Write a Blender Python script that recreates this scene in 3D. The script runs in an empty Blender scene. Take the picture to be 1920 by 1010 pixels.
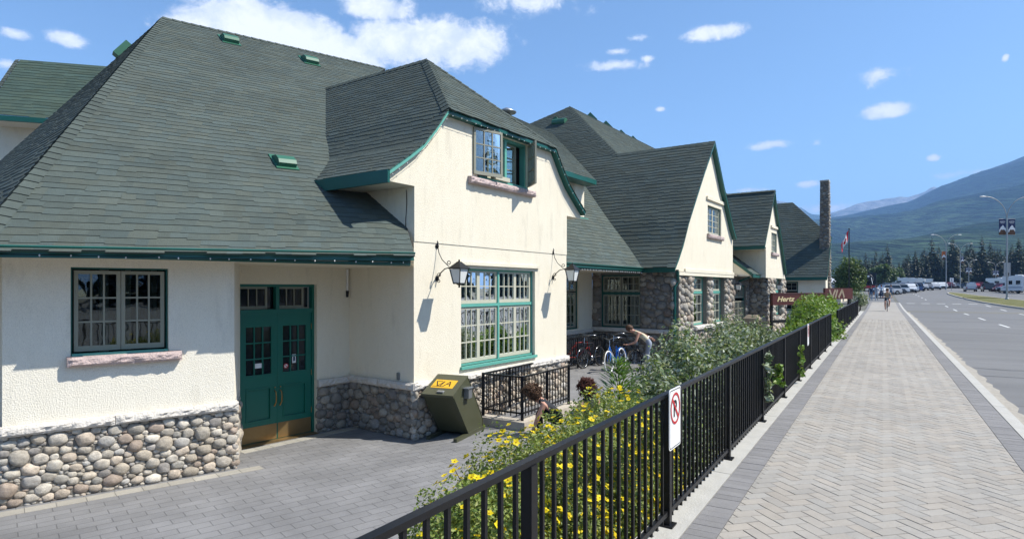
import bpy, bmesh, math, random
from mathutils import Vector, Matrix, Euler, noise
from mathutils.geometry import tessellate_polygon
R = math.radians
S = bpy.context.scene
C = S.collection
# ------------------------------------------------------------------ camera
F, EYE = 1150.0, 1.75
cam_d = bpy.data.cameras.new('camera'); cam = bpy.data.objects.new('camera', cam_d); C.objects.link(cam)
cam.location = (0, 0, EYE); cam.rotation_euler = (R(90), 0, 0)
cam_d.sensor_fit = 'HORIZONTAL'; cam_d.sensor_width = 36; cam_d.lens = 36*F/1920
cam_d.shift_y = 35/1920; cam_d.clip_start = .05; cam_d.clip_end = 40000
S.camera = cam
S.render.resolution_x, S.render.resolution_y = 1024, 538
# ------------------------------------------------------------------ light
SUN = Vector((.664, -.051, .8045)).normalized()
sun_d = bpy.data.lights.new('sun', 'SUN'); sun_o = bpy.data.objects.new('sun', sun_d); C.objects.link(sun_o)
sun_d.energy = 5.0; sun_d.angle = R(.5); sun_d.color = (1, .96, .89)
sun_o.rotation_euler = SUN.to_track_quat('Z', 'Y').to_euler(); sun_o.location = SUN*50
S.view_settings.view_transform = 'Standard'; S.view_settings.look = 'None'
S.view_settings.exposure = .60; S.view_settings.gamma = 1
S.cycles.max_bounces = 7; S.cycles.transparent_max_bounces = 24; S.cycles.volume_bounces = 1
S.cycles.use_denoising = True
W = bpy.data.worlds.new('World'); S.world = W; W.use_nodes = True

class NT:
    """small helper to wire node trees"""
    def __init__(s, tree): s.t = tree; tree.nodes.clear()
    def n(s, typ, **kw):
        nd = s.t.nodes.new('ShaderNode'+typ)
        ins = kw.pop('i', {})
        for k, v in kw.items(): setattr(nd, k, v)
        for k, v in ins.items(): s.set(nd, k, v)
        return nd
    def set(s, nd, k, v):
        sock = nd.inputs[k]
        if isinstance(v, bpy.types.NodeSocket): s.t.links.new(v, sock)
        elif isinstance(v, bpy.types.Node): s.t.links.new(v.outputs[0], sock)
        else: sock.default_value = v if not isinstance(v, tuple) or len(v) != 3 or sock.type != 'RGBA' else (*v, 1)
    def m(s, op, a, b=None, c=None, clamp=False):
        nd = s.n('Math', operation=op, use_clamp=clamp)
        s.set(nd, 0, a)
        if b is not None: s.set(nd, 1, b)
        if c is not None: s.set(nd, 2, c)
        return nd.outputs[0]
    def mix(s, f, a, b, blend='MIX'):
        nd = s.n('Mix', data_type='RGBA', blend_type=blend)
        s.set(nd, 0, f); s.set(nd, 6, a); s.set(nd, 7, b)
        return nd.outputs[2]
    def ramp(s, f, *stops):
        nd = s.n('ValToRGB'); s.set(nd, 0, f)
        e = nd.color_ramp.elements
        while len(e) < len(stops): e.new(.5)
        for el, (p, c) in zip(e, stops):
            el.position = p; el.color = (*c, 1) if isinstance(c, tuple) else (c, c, c, 1)
        return nd.outputs[0]
    def noise(s, scale, detail=3, rough=.55, vec=None, out=0, dist=0):
        nd = s.n('TexNoise', i={'Scale': scale, 'Detail': detail, 'Roughness': rough, 'Distortion': dist})
        if vec is not None: s.set(nd, 'Vector', vec)
        return nd.outputs[out]

def PXUV(px, py):
    return math.atan((px-960)/F), math.atan((540-py)/math.hypot(px-960, F))
def build_world():
    k = NT(W.node_tree)
    sky = k.n('TexSky', sky_type='NISHITA', sun_disc=False, sun_elevation=math.asin(SUN.z),
              sun_rotation=math.atan2(SUN.x, SUN.y), altitude=1100, air_density=1.15, dust_density=1.6, ozone_density=2.2)
    co = k.n('TexCoord').outputs['Generated']
    sp = k.n('SeparateXYZ', i={0: co}); x, y, z = sp.outputs
    az = k.m('ARCTAN2', x, y)
    el = k.m('ARCTAN2', z, k.m('POWER', k.m('ADD', k.m('MULTIPLY', x, x), k.m('MULTIPLY', y, y)), .5))
    cv = k.n('CombineXYZ', i={0: az, 1: k.m('MULTIPLY', el, 1.3), 2: .37}).outputs[0]
    n1 = k.noise(16, 9, .62, cv, dist=.5)
    n2 = k.noise(55, 6, .68, cv, dist=.3)
    nn = k.m('ADD', k.m('MULTIPLY', k.m('SUBTRACT', n1, .5), 3.0), k.m('MULTIPLY', k.m('SUBTRACT', n2, .5), 1.7))
    blobs = [(500, 70, 190, 80, 1.7), (610, 105, 130, 62, 1.6), (385, 48, 80, 30, 1.1), (840, 82, 150, 58, .95), (740, 80, 110, 60, 1.0), (705, 15, 90, 34, .9),
             (1000, 5, 120, 32, .5), (1345, 60, 72, 19, .75), (1150, 122, 70, 16, .6), (1160, 97, 34, 10, .6), (1212, 110, 18, 9, .5),
             (1660, 208, 66, 19, .85), (1655, 140, 66, 20, .42), (1440, 272, 56, 12, .75),
             (125, 75, 56, 20, .7), (25, 64, 44, 15, .7), (1885, 108, 9, 9, .6), (1238, 205, 12, 7, .6), (1750, 297, 18, 9, .65), (1515, 345, 26, 9, .6),
             (1555, 392, 70, 14, .5), (1800, 325, 100, 9, .34), (1530, 268, 18, 10, .35), (1190, 72, 26, 8, .35), (10, 120, 34, 14, .6), (1400, 357, 60, 6, .4)]
    best = None
    for (px, py, rx, ry, a) in blobs:
        u, v = PXUV(px, py); u2, v2 = PXUV(px+rx, py); u3, v3 = PXUV(px, py-ry)
        du = k.m('DIVIDE', k.m('SUBTRACT', az, u), abs(u2-u)); dv = k.m('DIVIDE', k.m('SUBTRACT', el, v), abs(v3-v))
        d = k.m('POWER', k.m('ADD', k.m('MULTIPLY', du, du), k.m('MULTIPLY', dv, dv)), .5)
        val = k.m('MULTIPLY', k.m('SUBTRACT', 1.0, d), a)
        best = val if best is None else k.m('MAXIMUM', best, val)
    raw = k.m('ADD', k.m('MAXIMUM', best, -1.6), k.m('MULTIPLY', nn, .36))
    alpha = k.n('MapRange', interpolation_type='SMOOTHSTEP', i={0: raw, 1: .02, 2: .46, 3: 0., 4: .98}).outputs[0]
    shade = k.n('MapRange', interpolation_type='SMOOTHSTEP', i={0: k.m('ADD', raw, k.m('MULTIPLY', nn, .5)), 1: .1, 2: 1.2}).outputs[0]
    ccol = k.mix(shade, (5.4, 5.8, 6.4), (7.6, 7.6, 7.5))
    tint = k.mix(1.0, sky.outputs[0], (.86, 1.0, 1.07), 'MULTIPLY')
    col = k.mix(alpha, tint, ccol)
    bg = k.n('Background', i={0: col, 1: .112})
    out = k.n('OutputWorld'); k.t.links.new(bg.outputs[0], out.inputs[0])
build_world()

# ------------------------------------------------------------------ materials
MATS = {}
def mat(name):
    def deco(fn):
        m = bpy.data.materials.new(name); m.use_nodes = True
        k = NT(m.node_tree)
        sh = fn(k)
        out = k.n('OutputMaterial'); k.t.links.new(sh.outputs[0], out.inputs[0])
        MATS[name] = m
        return fn
    return deco
def pbr(k, col, rough=.6, spec=.4, bump=None, metal=0, dist=.01, strength=1.0, **kw):
    p = k.n('BsdfPrincipled', i={'Base Color': col, 'Roughness': rough, 'Specular IOR Level': spec, 'Metallic': metal, **kw})
    if bump is not None:
        b = k.n('Bump', i={'Height': bump, 'Distance': dist, 'Strength': strength}); k.t.links.new(b.outputs[0], p.inputs['Normal'])
    return p
def OC(k): return k.n('TexCoord').outputs['Object']
def COL(k): return k.n('VertexColor', layer_name='Col').outputs[0]
def simple(name, col, rough=.5, spec=.4, metal=0, var=.12, vs=6.0, bump=0, bs=60):
    m = bpy.data.materials.new(name); m.use_nodes = True
    k = NT(m.node_tree); oc = OC(k)
    f = k.noise(vs, 5, .6, oc)
    c = k.mix(f, tuple(x*(1-var) for x in col), tuple(min(1, x*(1+var)) for x in col))
    sh = pbr(k, c, rough, spec, k.noise(bs, 3, .6, oc) if bump else None, metal, dist=bump)
    out = k.n('OutputMaterial'); k.t.links.new(sh.outputs[0], out.inputs[0])
    MATS[name] = m
def stucco(name, c1, c2):
    @mat(name)
    def _(k):
        oc = OC(k)
        big = k.noise(.9, 5, .65, oc); streak = k.noise(2.4, 4, .6, k.n('Mapping', i={0: oc, 3: (2, 2, .5)}).outputs[0])
        v1 = k.n('TexVoronoi', i={'Vector': oc, 'Scale': 62., 'Randomness': 1.}).outputs[0]
        n1 = k.noise(110, 4, .7, oc)
        h = k.m('ADD', k.m('MULTIPLY', k.m('POWER', k.m('SUBTRACT', 1., v1, clamp=True), 2.), .8), k.m('MULTIPLY', n1, .6))
        c = k.mix(k.ramp(k.m('MULTIPLY', k.m('ADD', big, streak), .5), (.22, 0.), (.75, 1.)), c2, c1)
        st = k.noise(1.7, 6, .7, k.n('Mapping', i={0: oc, 3: (2.2, 2.2, .5)}).outputs[0])
        c = k.mix(k.ramp(st, (.55, 0.), (.76, .48)), c, tuple(x*.62 for x in c2))
        c = k.mix(1., c, k.ramp(k.noise(120, 2, .6, oc), (.30, .80), (.52, 1.04)), 'MULTIPLY')
        return pbr(k, c, .92, .15, h, dist=.0048, strength=1.0)
stucco('stucco', (.79, .73, .59), (.72, .65, .505))
stucco('stucco_sunlit', (.82, .775, .66), (.755, .70, .575))  # paler copy of stucco for the left wing, sun glare put into the colour
simple('smooth_plaster', (.70, .625, .48), .85, .2, var=.08, bump=.003, bs=30)
simple('trim_green', (.006, .085, .066), .38, .45, var=.2, vs=3)
simple('trim_teal', (.11, .36, .29), .5, .4, var=.12, vs=8)
simple('door_green', (.004, .125, .088), .36, .5, var=.1, vs=2)
simple('sash_paint', (.28, .275, .21), .5, .4, var=.1)
simple('sash_light', (.49, .475, .37), .5, .4, var=.1)
simple('black_iron', (.0075, .0075, .0085), .42, .3, var=.3, vs=9, bump=.0006, bs=150)
simple('brass', (.42, .27, .10), .38, .5, 1, var=.2)
simple('brass_plate', (.28, .19, .085), .42, .5, .75, var=.25, vs=5)
simple('white_plastic', (.75, .75, .72), .35, .4, var=.05)
simple('lamp_glass', (.72, .73, .70), .25, .5, var=.03)
simple('sill_stone', (.47, .375, .35), .9, .2, var=.3, vs=14, bump=.02, bs=38)
simple('ledge_stone', (.60, .56, .50), .9, .2, var=.2, vs=9, bump=.022, bs=34)
simple('mortar', (.185, .17, .145), .95, .1, var=.25, vs=5, bump=.012, bs=70)
simple('vent_green', (.03, .13, .075), .5, .5, var=.12)
simple('metal_grey', (.30, .31, .32), .4, .5, .7, var=.15)
simple('pole_grey', (.33, .34, .345), .5, .4, .3, var=.12)
simple('interior', (.03, .028, .025), .9, .1, var=.4, vs=3)
simple('curtain', (.42, .40, .34), .9, .1, var=.2, vs=12)
simple('olive_paint', (.060, .063, .034), .42, .45, var=.15, vs=4, bump=.001, bs=50)
simple('olive_dark', (.02, .02, .014), .6, .3, var=.2)
simple('decal_yellow', (.72, .40, .015), .45, .4, var=.08)
simple('ink_black', (.012, .012, .012), .5, .3)
simple('ink_red', (.45, .02, .025), .5, .4)
simple('sign_white', (.76, .76, .74), .4, .4, var=.04)
simple('sign_brown', (.075, .017, .012), .5, .4, var=.15)
simple('sign_cream', (.60, .50, .28), .5, .3)
simple('concrete', (.42, .405, .365), .93, .2, var=.22, vs=5, bump=.006, bs=60)
simple('concrete_warm', (.45, .40, .33), .93, .2, var=.22, vs=5, bump=.006, bs=60)
simple('soil', (.06, .045, .03), .97, .1, var=.4, vs=9, bump=.03, bs=20)
simple('bark', (.10, .075, .055), .95, .1, var=.35, vs=9, bump=.02, bs=30)
simple('rubber', (.013, .013, .013), .8, .2)
simple('chrome', (.6, .6, .6), .18, .5, 1)
simple('skin', (.50, .27, .19), .55, .35, var=.1, vs=12)
simple('hair_brown', (.085, .045, .024), .7, .3, var=.45, vs=30)
simple('hair_auburn', (.075, .022, .014), .7, .3, var=.45, vs=30)
simple('cloth_charcoal', (.035, .037, .042), .9, .1, var=.2, bump=.002, bs=120)
simple('cloth_black', (.014, .014, .017), .9, .1, var=.2)
simple('cloth_cream', (.55, .50, .36), .9, .1, var=.1, bump=.002, bs=90)
simple('cloth_navy', (.03, .045, .09), .9, .1)
simple('cloth_grey', (.27, .30, .36), .9, .1)
simple('cloth_denim', (.10, .16, .24), .9, .1)
simple('cloth_pale', (.40, .46, .52), .9, .1)
simple('cloth_tan', (.28, .23, .17), .9, .1)
simple('paint_blue', (.02, .17, .62), .3, .5, var=.08)
simple('paint_red', (.42, .03, .02), .3, .5, var=.1)
simple('paint_dark', (.025, .02, .025), .4, .5)
simple('flag_red', (.62, .02, .03), .8, .2); simple('flag_white', (.78, .77, .75), .8, .2)
simple('banner_navy', (.012, .022, .085), .7, .3); simple('banner_brown', (.10, .045, .02), .7, .3); simple('banner_orange', (.45, .12, .03), .7, .3)
simple('locomotive_black', (.009, .009, .010), .45, .4, var=.3)
simple('headlight', (.75, .75, .72), .15, .6)
simple('tail_red', (.35, .01, .01), .2, .6)
simple('tin_roof', (.35, .36, .38), .5, .4, .3)
simple('gravel_dust', (.36, .33, .28), .95, .1, var=.4, vs=12, bump=.01, bs=60)
@mat('glass')
def _(k):
    fr = k.n('Fresnel', i={0: 1.5})
    f = k.m('MULTIPLY_ADD', fr.outputs[0], .95, .05, clamp=True)
    b = k.n('Bump', i={'Height': k.noise(3., 2, .5, OC(k)), 'Distance': .004, 'Strength': .4})
    g = k.n('BsdfGlossy', i={0: (.9, .95, .95), 1: .02}); k.t.links.new(b.outputs[0], g.inputs['Normal'])
    t = k.n('BsdfTransparent', i={0: (.62, .68, .66)})
    return k.n('MixShader', i={0: f, 1: t.outputs[0], 2: g.outputs[0]})
@mat('dark_glass')
def _(k): return pbr(k, (.012, .016, .02), .06, .6)
@mat('shingle')
def _(k):
    oc = OC(k)
    g = k.noise(260, 3, .8, oc); blot = k.noise(.8, 5, .65, oc); fine = k.noise(9, 4, .7, oc)
    c = k.mix(1., COL(k), k.ramp(g, (.3, .62), (.7, 1.3)), 'MULTIPLY')
    c = k.mix(1., c, k.ramp(k.m('ADD', k.m('MULTIPLY', blot, .6), k.m('MULTIPLY', fine, .4)), (.34, .84), (.68, 1.12)), 'MULTIPLY')
    mo = k.noise(2.2, 5, .7, oc); c = k.mix(k.ramp(mo, (.62, 0.), (.74, .35)), c, (.052, .068, .058))
    return pbr(k, c, .94, .12, k.m('ADD', k.m('MULTIPLY', g, .5), k.noise(60, 3, .6, oc)), dist=.006)
@mat('cobble')
def _(k):
    oc = OC(k)
    n = k.noise(18, 6, .7, oc); v = k.noise(95, 3, .7, oc)
    band = k.noise(7, 4, .6, k.n('Mapping', i={0: oc, 3: (1, 1, 4)}).outputs[0])
    c = k.mix(1., COL(k), k.ramp(k.m('ADD', k.m('MULTIPLY', n, .65), k.m('MULTIPLY', v, .35)), (.3, .55), (.7, 1.4)), 'MULTIPLY')
    c = k.mix(k.ramp(band, (.5, 0.), (.72, .45)), c, (.20, .17, .14))
    return pbr(k, c, .88, .22, k.m('ADD', n, k.m('MULTIPLY', v, .4)), dist=.014)
@mat('leaf')
def _(k):
    c = COL(k)
    p = pbr(k, c, .5, .35)
    t = k.n('BsdfTranslucent', i={0: k.mix(1., c, (1.25, 1.2, .6), 'MULTIPLY')})
    return k.n('MixShader', i={0: .28, 1: p.outputs[0], 2: t.outputs[0]})
@mat('petal')
def _(k):
    p = pbr(k, COL(k), .6, .25)
    t = k.n('BsdfTranslucent', i={0: COL(k)})
    return k.n('MixShader', i={0: .3, 1: p.outputs[0], 2: t.outputs[0]})
@mat('brick_paver')
def _(k):
    oc = OC(k)
    g = k.noise(170, 4, .75, oc); blot = k.noise(.55, 5, .65, oc); mid = k.noise(7, 5, .7, oc)
    c = k.mix(1., COL(k), k.ramp(g, (.3, .74), (.7, 1.24)), 'MULTIPLY')
    c = k.mix(1., c, k.ramp(k.m('ADD', k.m('MULTIPLY', blot, .6), k.m('MULTIPLY', mid, .4)), (.34, .84), (.66, 1.09)), 'MULTIPLY')
    st = k.noise(3.1, 2, .5, oc)
    c = k.mix(k.ramp(st, (.70, 0.), (.76, .28)), c, (.14, .13, .12))
    return pbr(k, c, .93, .2, g, dist=.003)
@mat('asphalt')
def _(k):
    oc = OC(k)
    g = k.noise(70, 4, .75, oc); blot = k.noise(.16, 5, .6, oc)
    lane = k.noise(.5, 4, .6, k.n('Mapping', i={0: oc, 3: (1.4, .05, 1)}).outputs[0])
    c = k.ramp(k.m('ADD', k.m('MULTIPLY', blot, .45), k.m('MULTIPLY', lane, .55)), (.34, (.135, .134, .132)), (.66, (.19, .188, .184)))
    c = k.mix(1., c, k.ramp(g, (.3, .78), (.7, 1.22)), 'MULTIPLY')
    cr = k.n('TexVoronoi', feature='DISTANCE_TO_EDGE', i={'Vector': k.n('Mapping', i={0: k.mix(.06, oc, k.noise(1.2, 4, .6, oc, out=1)), 3: (.25, .06, 1)}).outputs[0], 'Scale': 1.})
    c = k.mix(k.ramp(cr.outputs[0], (.0, .75), (.011, 0.)), c, (.06, .06, .06))
    return pbr(k, c, .9, .25, g, dist=.004)
@mat('paint_white_road')
def _(k):
    n = k.noise(30, 5, .75, OC(k))
    return pbr(k, k.ramp(n, (.3, (.30, .30, .29)), (.5, (.66, .66, .63))), .8, .2)
@mat('grass')
def _(k):
    oc = OC(k)
    c = k.ramp(k.m('ADD', k.m('MULTIPLY', k.noise(.6, 5, .7, oc), .6), k.m('MULTIPLY', k.noise(22, 4, .7, oc), .4)), (.35, (.155, .14, .065)), (.5, (.145, .15, .058)), (.65, (.24, .21, .11)))
    return pbr(k, c, .95, .1, k.noise(40, 4, .7, oc), dist=.05)
@mat('ground')
def _(k):
    oc = OC(k)
    c = k.ramp(k.noise(.05, 6, .6, oc), (.35, (.13, .13, .11)), (.65, (.19, .18, .15)))
    return pbr(k, c, .95, .1, k.noise(8, 4, .7, oc), dist=.02)
@mat('plaza')
def _(k):
    oc = OC(k)
    mp = k.n('Mapping', i={0: oc}).outputs[0]
    b = k.n('TexBrick', offset=.5, i={'Vector': mp, 'Color1': (.53, .53, .53), 'Color2': (.60, .60, .60), 'Mortar': (.40, .40, .40), 'Scale': 1., 'Mortar Size': .006, 'Mortar Smooth': .3, 'Bias': -.1, 'Brick Width': .33, 'Row Height': .165})
    g = k.noise(140, 4, .75, oc); blot = k.noise(.7, 6, .65, oc)
    c = k.mix(1., b.outputs[0], (.372, .366, .362), 'MULTIPLY')
    c = k.mix(1., c, k.ramp(g, (.3, .72), (.7, 1.28)), 'MULTIPLY')
    c = k.mix(1., c, k.ramp(blot, (.34, .78), (.68, 1.18)), 'MULTIPLY')
    sp = k.noise(26, 2, .5, oc); c = k.mix(k.ramp(sp, (.73, 0.), (.77, .6)), c, (.42, .40, .36))
    return pbr(k, c, .9, .22, k.m('ADD', k.m('MULTIPLY', b.outputs[1], -.8), k.m('MULTIPLY', g, .35)), dist=.008)
@mat('car_paint')
def _(k):
    oi = k.n('ObjectInfo').outputs['Color']
    return pbr(k, oi, .28, .5, **{'Coat Weight': .6, 'Coat Roughness': .08})
@mat('mountain_forest')
def _(k):
    g = k.n('NewGeometry'); pos = g.outputs['Position']
    z = k.n('SeparateXYZ', i={0: pos}).outputs[2]
    n1 = k.noise(.0042, 8, .66, k.n('Mapping', i={0: pos, 3: (1.2, .30, .5)}).outputs[0]); n2 = k.noise(.026, 6, .72, k.n('Mapping', i={0: pos, 3: (1.2, .2, .3)}).outputs[0]); n3 = k.noise(.085, 4, .75, k.n('Mapping', i={0: pos, 3: (1.2, .2, .25)}).outputs[0])
    conif = (.012, .028, .018); aspen = (.045, .074, .036)
    low = k.m('SUBTRACT', n1, k.m('DIVIDE', z, 2600.))
    c = k.mix(k.ramp(k.m('ADD', k.m('MULTIPLY', low, .62), k.m('MULTIPLY', n2, .40)), (.43, 0.), (.52, .85)), conif, aspen)
    c = k.mix(1., c, k.ramp(n3, (.38, .15), (.62, 2.3)), 'MULTIPLY')
    hi = k.m('ADD', k.m('DIVIDE', k.m('SUBTRACT', z, 560.), 300.), k.m('MULTIPLY', k.m('SUBTRACT', n1, .5), 2.2))
    c = k.mix(k.ramp(hi, (.3, 0.), (.9, .6)), c, (.13, .12, .10))
    return pbr(k, c, .95, .05, k.m('ADD', n3, k.m('MULTIPLY', n2, 2.5)), dist=30.)
@mat('mountain_rock')
def _(k):
    g = k.n('NewGeometry'); pos = g.outputs['Position']
    n1 = k.noise(.0022, 10, .68, k.n('Mapping', i={0: pos, 3: (1, 1, .45)}).outputs[0]); n2 = k.noise(.015, 8, .72, pos)
    z = k.n('SeparateXYZ', i={0: pos}).outputs[2]
    rock = k.mix(k.ramp(n2, (.35, 0.), (.65, 1.)), (.17, .16, .145), (.46, .445, .41))
    f = k.m('ADD', k.m('DIVIDE', k.m('SUBTRACT', z, 560.), 260.), k.m('MULTIPLY', k.m('SUBTRACT', n1, .5), 2.5))
    c = k.mix(k.ramp(f, (.2, 0.), (.7, 1.)), (.03, .06, .03), rock)
    return pbr(k, c, .95, .05, k.m('ADD', k.m('MULTIPLY', n1, 3.), n2), dist=60.)

# ------------------------------------------------------------------ object helpers
LOC = {}
def tag(o, label=None, cat=None, group=None, kind=None):
    if label: o['label'] = label
    if cat: o['category'] = cat
    if group: o['group'] = group
    if kind: o['kind'] = kind
    return o
def thing(name, label, cat, loc=(0, 0, 0), rotz=0, group=None):
    o = bpy.data.objects.new(name, None); C.objects.link(o)
    o.empty_display_size = .2
    o.location = loc; o.rotation_euler = (0, 0, rotz)
    LOC[o.name] = Matrix.Translation(Vector(loc)) @ Matrix.Rotation(rotz, 4, 'Z')
    return tag(o, label, cat, group)
def V(*a): return Vector(a)
class MB:
    """collects faces, then links them as one mesh object"""
    def __init__(s): s.v = []; s.f = []; s.c = []; s.mi = []; s.col = (1, 1, 1); s.m = 0; s.sm = []; s.smooth = False
    def face(s, pts, col=None):
        b = len(s.v); s.v.extend(Vector(p) for p in pts); s.f.append(tuple(range(b, b+len(pts))))
        s.c.append(col or s.col); s.mi.append(s.m); s.sm.append(s.smooth)
    def mesh(s, verts, faces, col=None, smooth=False):
        b = len(s.v); s.v.extend(verts)
        for f in faces:
            s.f.append(tuple(b+i for i in f)); s.c.append(col or s.col); s.mi.append(s.m); s.sm.append(smooth or s.smooth)
    def hexa(s, p, col=None):
        """8 points: bottom ring 0-3, top ring 4-7"""
        s.mesh([Vector(q) for q in p], [(0, 3, 2, 1), (4, 5, 6, 7), (0, 1, 5, 4), (1, 2, 6, 5), (2, 3, 7, 6), (3, 0, 4, 7)], col)
    def box(s, x0, x1, y0, y1, z0, z1, col=None):
        s.hexa([(x0, y0, z0), (x1, y0, z0), (x1, y1, z0), (x0, y1, z0), (x0, y0, z1), (x1, y0, z1), (x1, y1, z1), (x0, y1, z1)], col)
    def fbox(s, fr, a0, a1, q0, q1, z0, z1, col=None):
        s.hexa([fr.p(a0, q0, z0), fr.p(a1, q0, z0), fr.p(a1, q1, z0), fr.p(a0, q1, z0), fr.p(a0, q0, z1), fr.p(a1, q0, z1), fr.p(a1, q1, z1), fr.p(a0, q1, z1)], col)
    def tube(s, path, r, n=8, col=None, caps=True, smooth=True):
        path = [Vector(p) for p in path]; rs = r if isinstance(r, (list, tuple)) else [r]*len(path)
        rings = []; up = None
        for i, p in enumerate(path):
            t = (path[min(i+1, len(path)-1)]-path[max(i-1, 0)])
            if t.length < 1e-9: t = Vector((0, 0, 1))
            t.normalize()
            if up is None: up = Vector((0, 0, 1)) if abs(t.z) < .9 else Vector((1, 0, 0))
            x = up.cross(t)
            if x.length < 1e-6: x = t.orthogonal()
            x.normalize(); y = t.cross(x); up = y
            rings.append([p+(x*math.cos(2*math.pi*j/n)+y*math.sin(2*math.pi*j/n))*rs[i] for j in range(n)])
        vs = [v for rg in rings for v in rg]; fs = []
        for i in range(len(path)-1):
            for j in range(n): fs.append((i*n+j, i*n+(j+1) % n, (i+1)*n+(j+1) % n, (i+1)*n+j))
        s.mesh(vs, fs, col, smooth)
        if caps: s.mesh(list(rings[0]), [tuple(range(n))[::-1]], col); s.mesh(list(rings[-1]), [tuple(range(n))], col)
    def lathe(s, prof, at=(0, 0, 0), n=16, col=None, smooth=True, M=None):
        at = Vector(at); vs = []; fs = []
        for (r, z) in prof:
            for j in range(n):
                p = Vector((r*math.cos(2*math.pi*j/n), r*math.sin(2*math.pi*j/n), z)); vs.append((M @ p if M else p)+at)
        for i in range(len(prof)-1):
            for j in range(n): fs.append((i*n+j, i*n+(j+1) % n, (i+1)*n+(j+1) % n, (i+1)*n+j))
        s.mesh(vs, fs, col, smooth)
    def ico(s, c, r, sub=2, col=None, M=None, jit=0, rnd=random):
        vs, fs = ICO[sub]; c = Vector(c); o = rnd.random()*100
        out = []
        for v in vs:
            k = 1+(jit*noise.noise(v*1.3+Vector((o, o, o)))if jit else 0)
            p = Vector((v.x*r[0], v.y*r[1], v.z*r[2]))*k
            out.append((M @ p if M else p)+c)
        s.mesh(out, fs, col, True)
    def extrude(s, poly, d, col=None):
        """prism from polygon poly along vector d"""
        d = Vector(d); poly = [Vector(p) for p in poly]; n = len(poly)
        s.mesh(poly+[p+d for p in poly], [tuple(range(n))[::-1], tuple(range(n, 2*n))]+[(i, (i+1) % n, n+(i+1) % n, n+i) for i in range(n)], col)
    def build(s, name, m, parent=None, kind=None, world=True, rotz=None):
        me = bpy.data.meshes.new(name)
        vs = s.v
        if world and parent is not None: Mi = PM(parent).inverted(); vs = [Mi @ v for v in vs]
        origin = None
        if world and parent is None and rotz is not None:
            Mi = Matrix.Rotation(-rotz, 4, 'Z'); vs = [Mi @ v for v in vs]
        me.from_pydata([tuple(v) for v in vs], [], s.f)
        for x in (m if isinstance(m, (list, tuple)) else [m]): me.materials.append(MATS[x] if isinstance(x, str) else x)
        me.polygons.foreach_set('material_index', s.mi); me.polygons.foreach_set('use_smooth', s.sm)
        ca = me.color_attributes.new('Col', 'FLOAT_COLOR', 'CORNER')
        buf = []
        for f, c in zip(s.f, s.c): buf.extend((c[0], c[1], c[2], 1.)*len(f))
        ca.data.foreach_set('color', buf)
        me.update()
        o = bpy.data.objects.new(name, me); C.objects.link(o)
        if parent is not None: o.parent = parent
        elif rotz is not None: o.rotation_euler = (0, 0, rotz)
        LOC[o.name] = PM(parent) if parent is not None else Matrix.Rotation(rotz or 0, 4, 'Z')
        if kind: o['kind'] = kind
        return o
def PM(o): return LOC[o.name]
def recentre(o):
    """moves a single-mesh thing's origin to the middle of its base"""
    vs = o.data.vertices; c = Vector((sum(v.co.x for v in vs)/len(vs), sum(v.co.y for v in vs)/len(vs), min(v.co.z for v in vs)))
    o.data.transform(Matrix.Translation(-c)); o.location = o.matrix_basis @ c; LOC[o.name] = o.matrix_basis.copy()
    return o
def copy_tree(o, parent=None):
    c = o.copy(); C.objects.link(c); c.parent = parent
    for ch in list(o.children): copy_tree(ch, c)
    return c
def mk_ico(n):
    bm = bmesh.new(); bmesh.ops.create_icosphere(bm, subdivisions=n, radius=1)
    r = ([v.co.copy() for v in bm.verts], [tuple(v.index for v in f.verts) for f in bm.faces]); bm.free(); return r
ICO = {1: mk_ico(1), 2: mk_ico(2), 3: mk_ico(3)}

class Fr:
    """a vertical facade: origin, direction along it, outward normal towards the viewer"""
    def __init__(s, o, d):
        s.o = Vector((o[0], o[1], 0)); s.d = Vector((d[0], d[1], 0)).normalized(); s.n = Vector((s.d.y, -s.d.x, 0))
    def p(s, a, q, z): return s.o+s.d*a+s.n*q+Vector((0, 0, z))
    def hit(s, px, py=540, q=0):
        r = Vector(((px-960)/F, 1, (540-py)/F)); o = s.o+s.n*q
        t = o.dot(s.n)/r.dot(s.n); w = r*t
        return (w-o).dot(s.d), w.z+EYE
    @property
    def rot(s): return math.atan2(s.d.y, s.d.x)
    def child(s, a, q): return Fr(s.p(a, q, 0), s.d)
def px3(px, py, Y): return Vector(((px-960)/F*Y, Y, EYE+(540-py)/F*Y))
def gpt(px, py, z):
    Y = F*(EYE-z)/(py-540); return Vector(((px-960)/F*Y, Y, z))
def wallpoly(mb, fr, outer, holes=(), q=0., depth=.16, col=None):
    """flat wall with openings and their reveals; outer and holes in (a, z)"""
    rings = [[Vector((a, z, 0)) for a, z in outer]]+[[Vector((a, z, 0)) for a, z in h] for h in holes]
    flat = [p for r in rings for p in r]
    tris = tessellate_polygon(rings)
    vs = [fr.p(p.x, q, p.y) for p in flat]
    out = []
    for t in tris:
        a, b, c = (vs[i] for i in t)
        out.append(t if (b-a).cross(c-a).dot(fr.n) > 0 else t[::-1])
    mb.mesh(vs, out, col)
    for h in holes:
        n = len(h)
        for i in range(n):
            (a0, z0), (a1, z1) = h[i], h[(i+1) % n]
            mb.face([fr.p(a0, q, z0), fr.p(a1, q, z1), fr.p(a1, q-depth, z1), fr.p(a0, q-depth, z0)], col)
def rect(a0, a1, z0, z1): return [(a0, z0), (a1, z0), (a1, z1), (a0, z1)]

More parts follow.
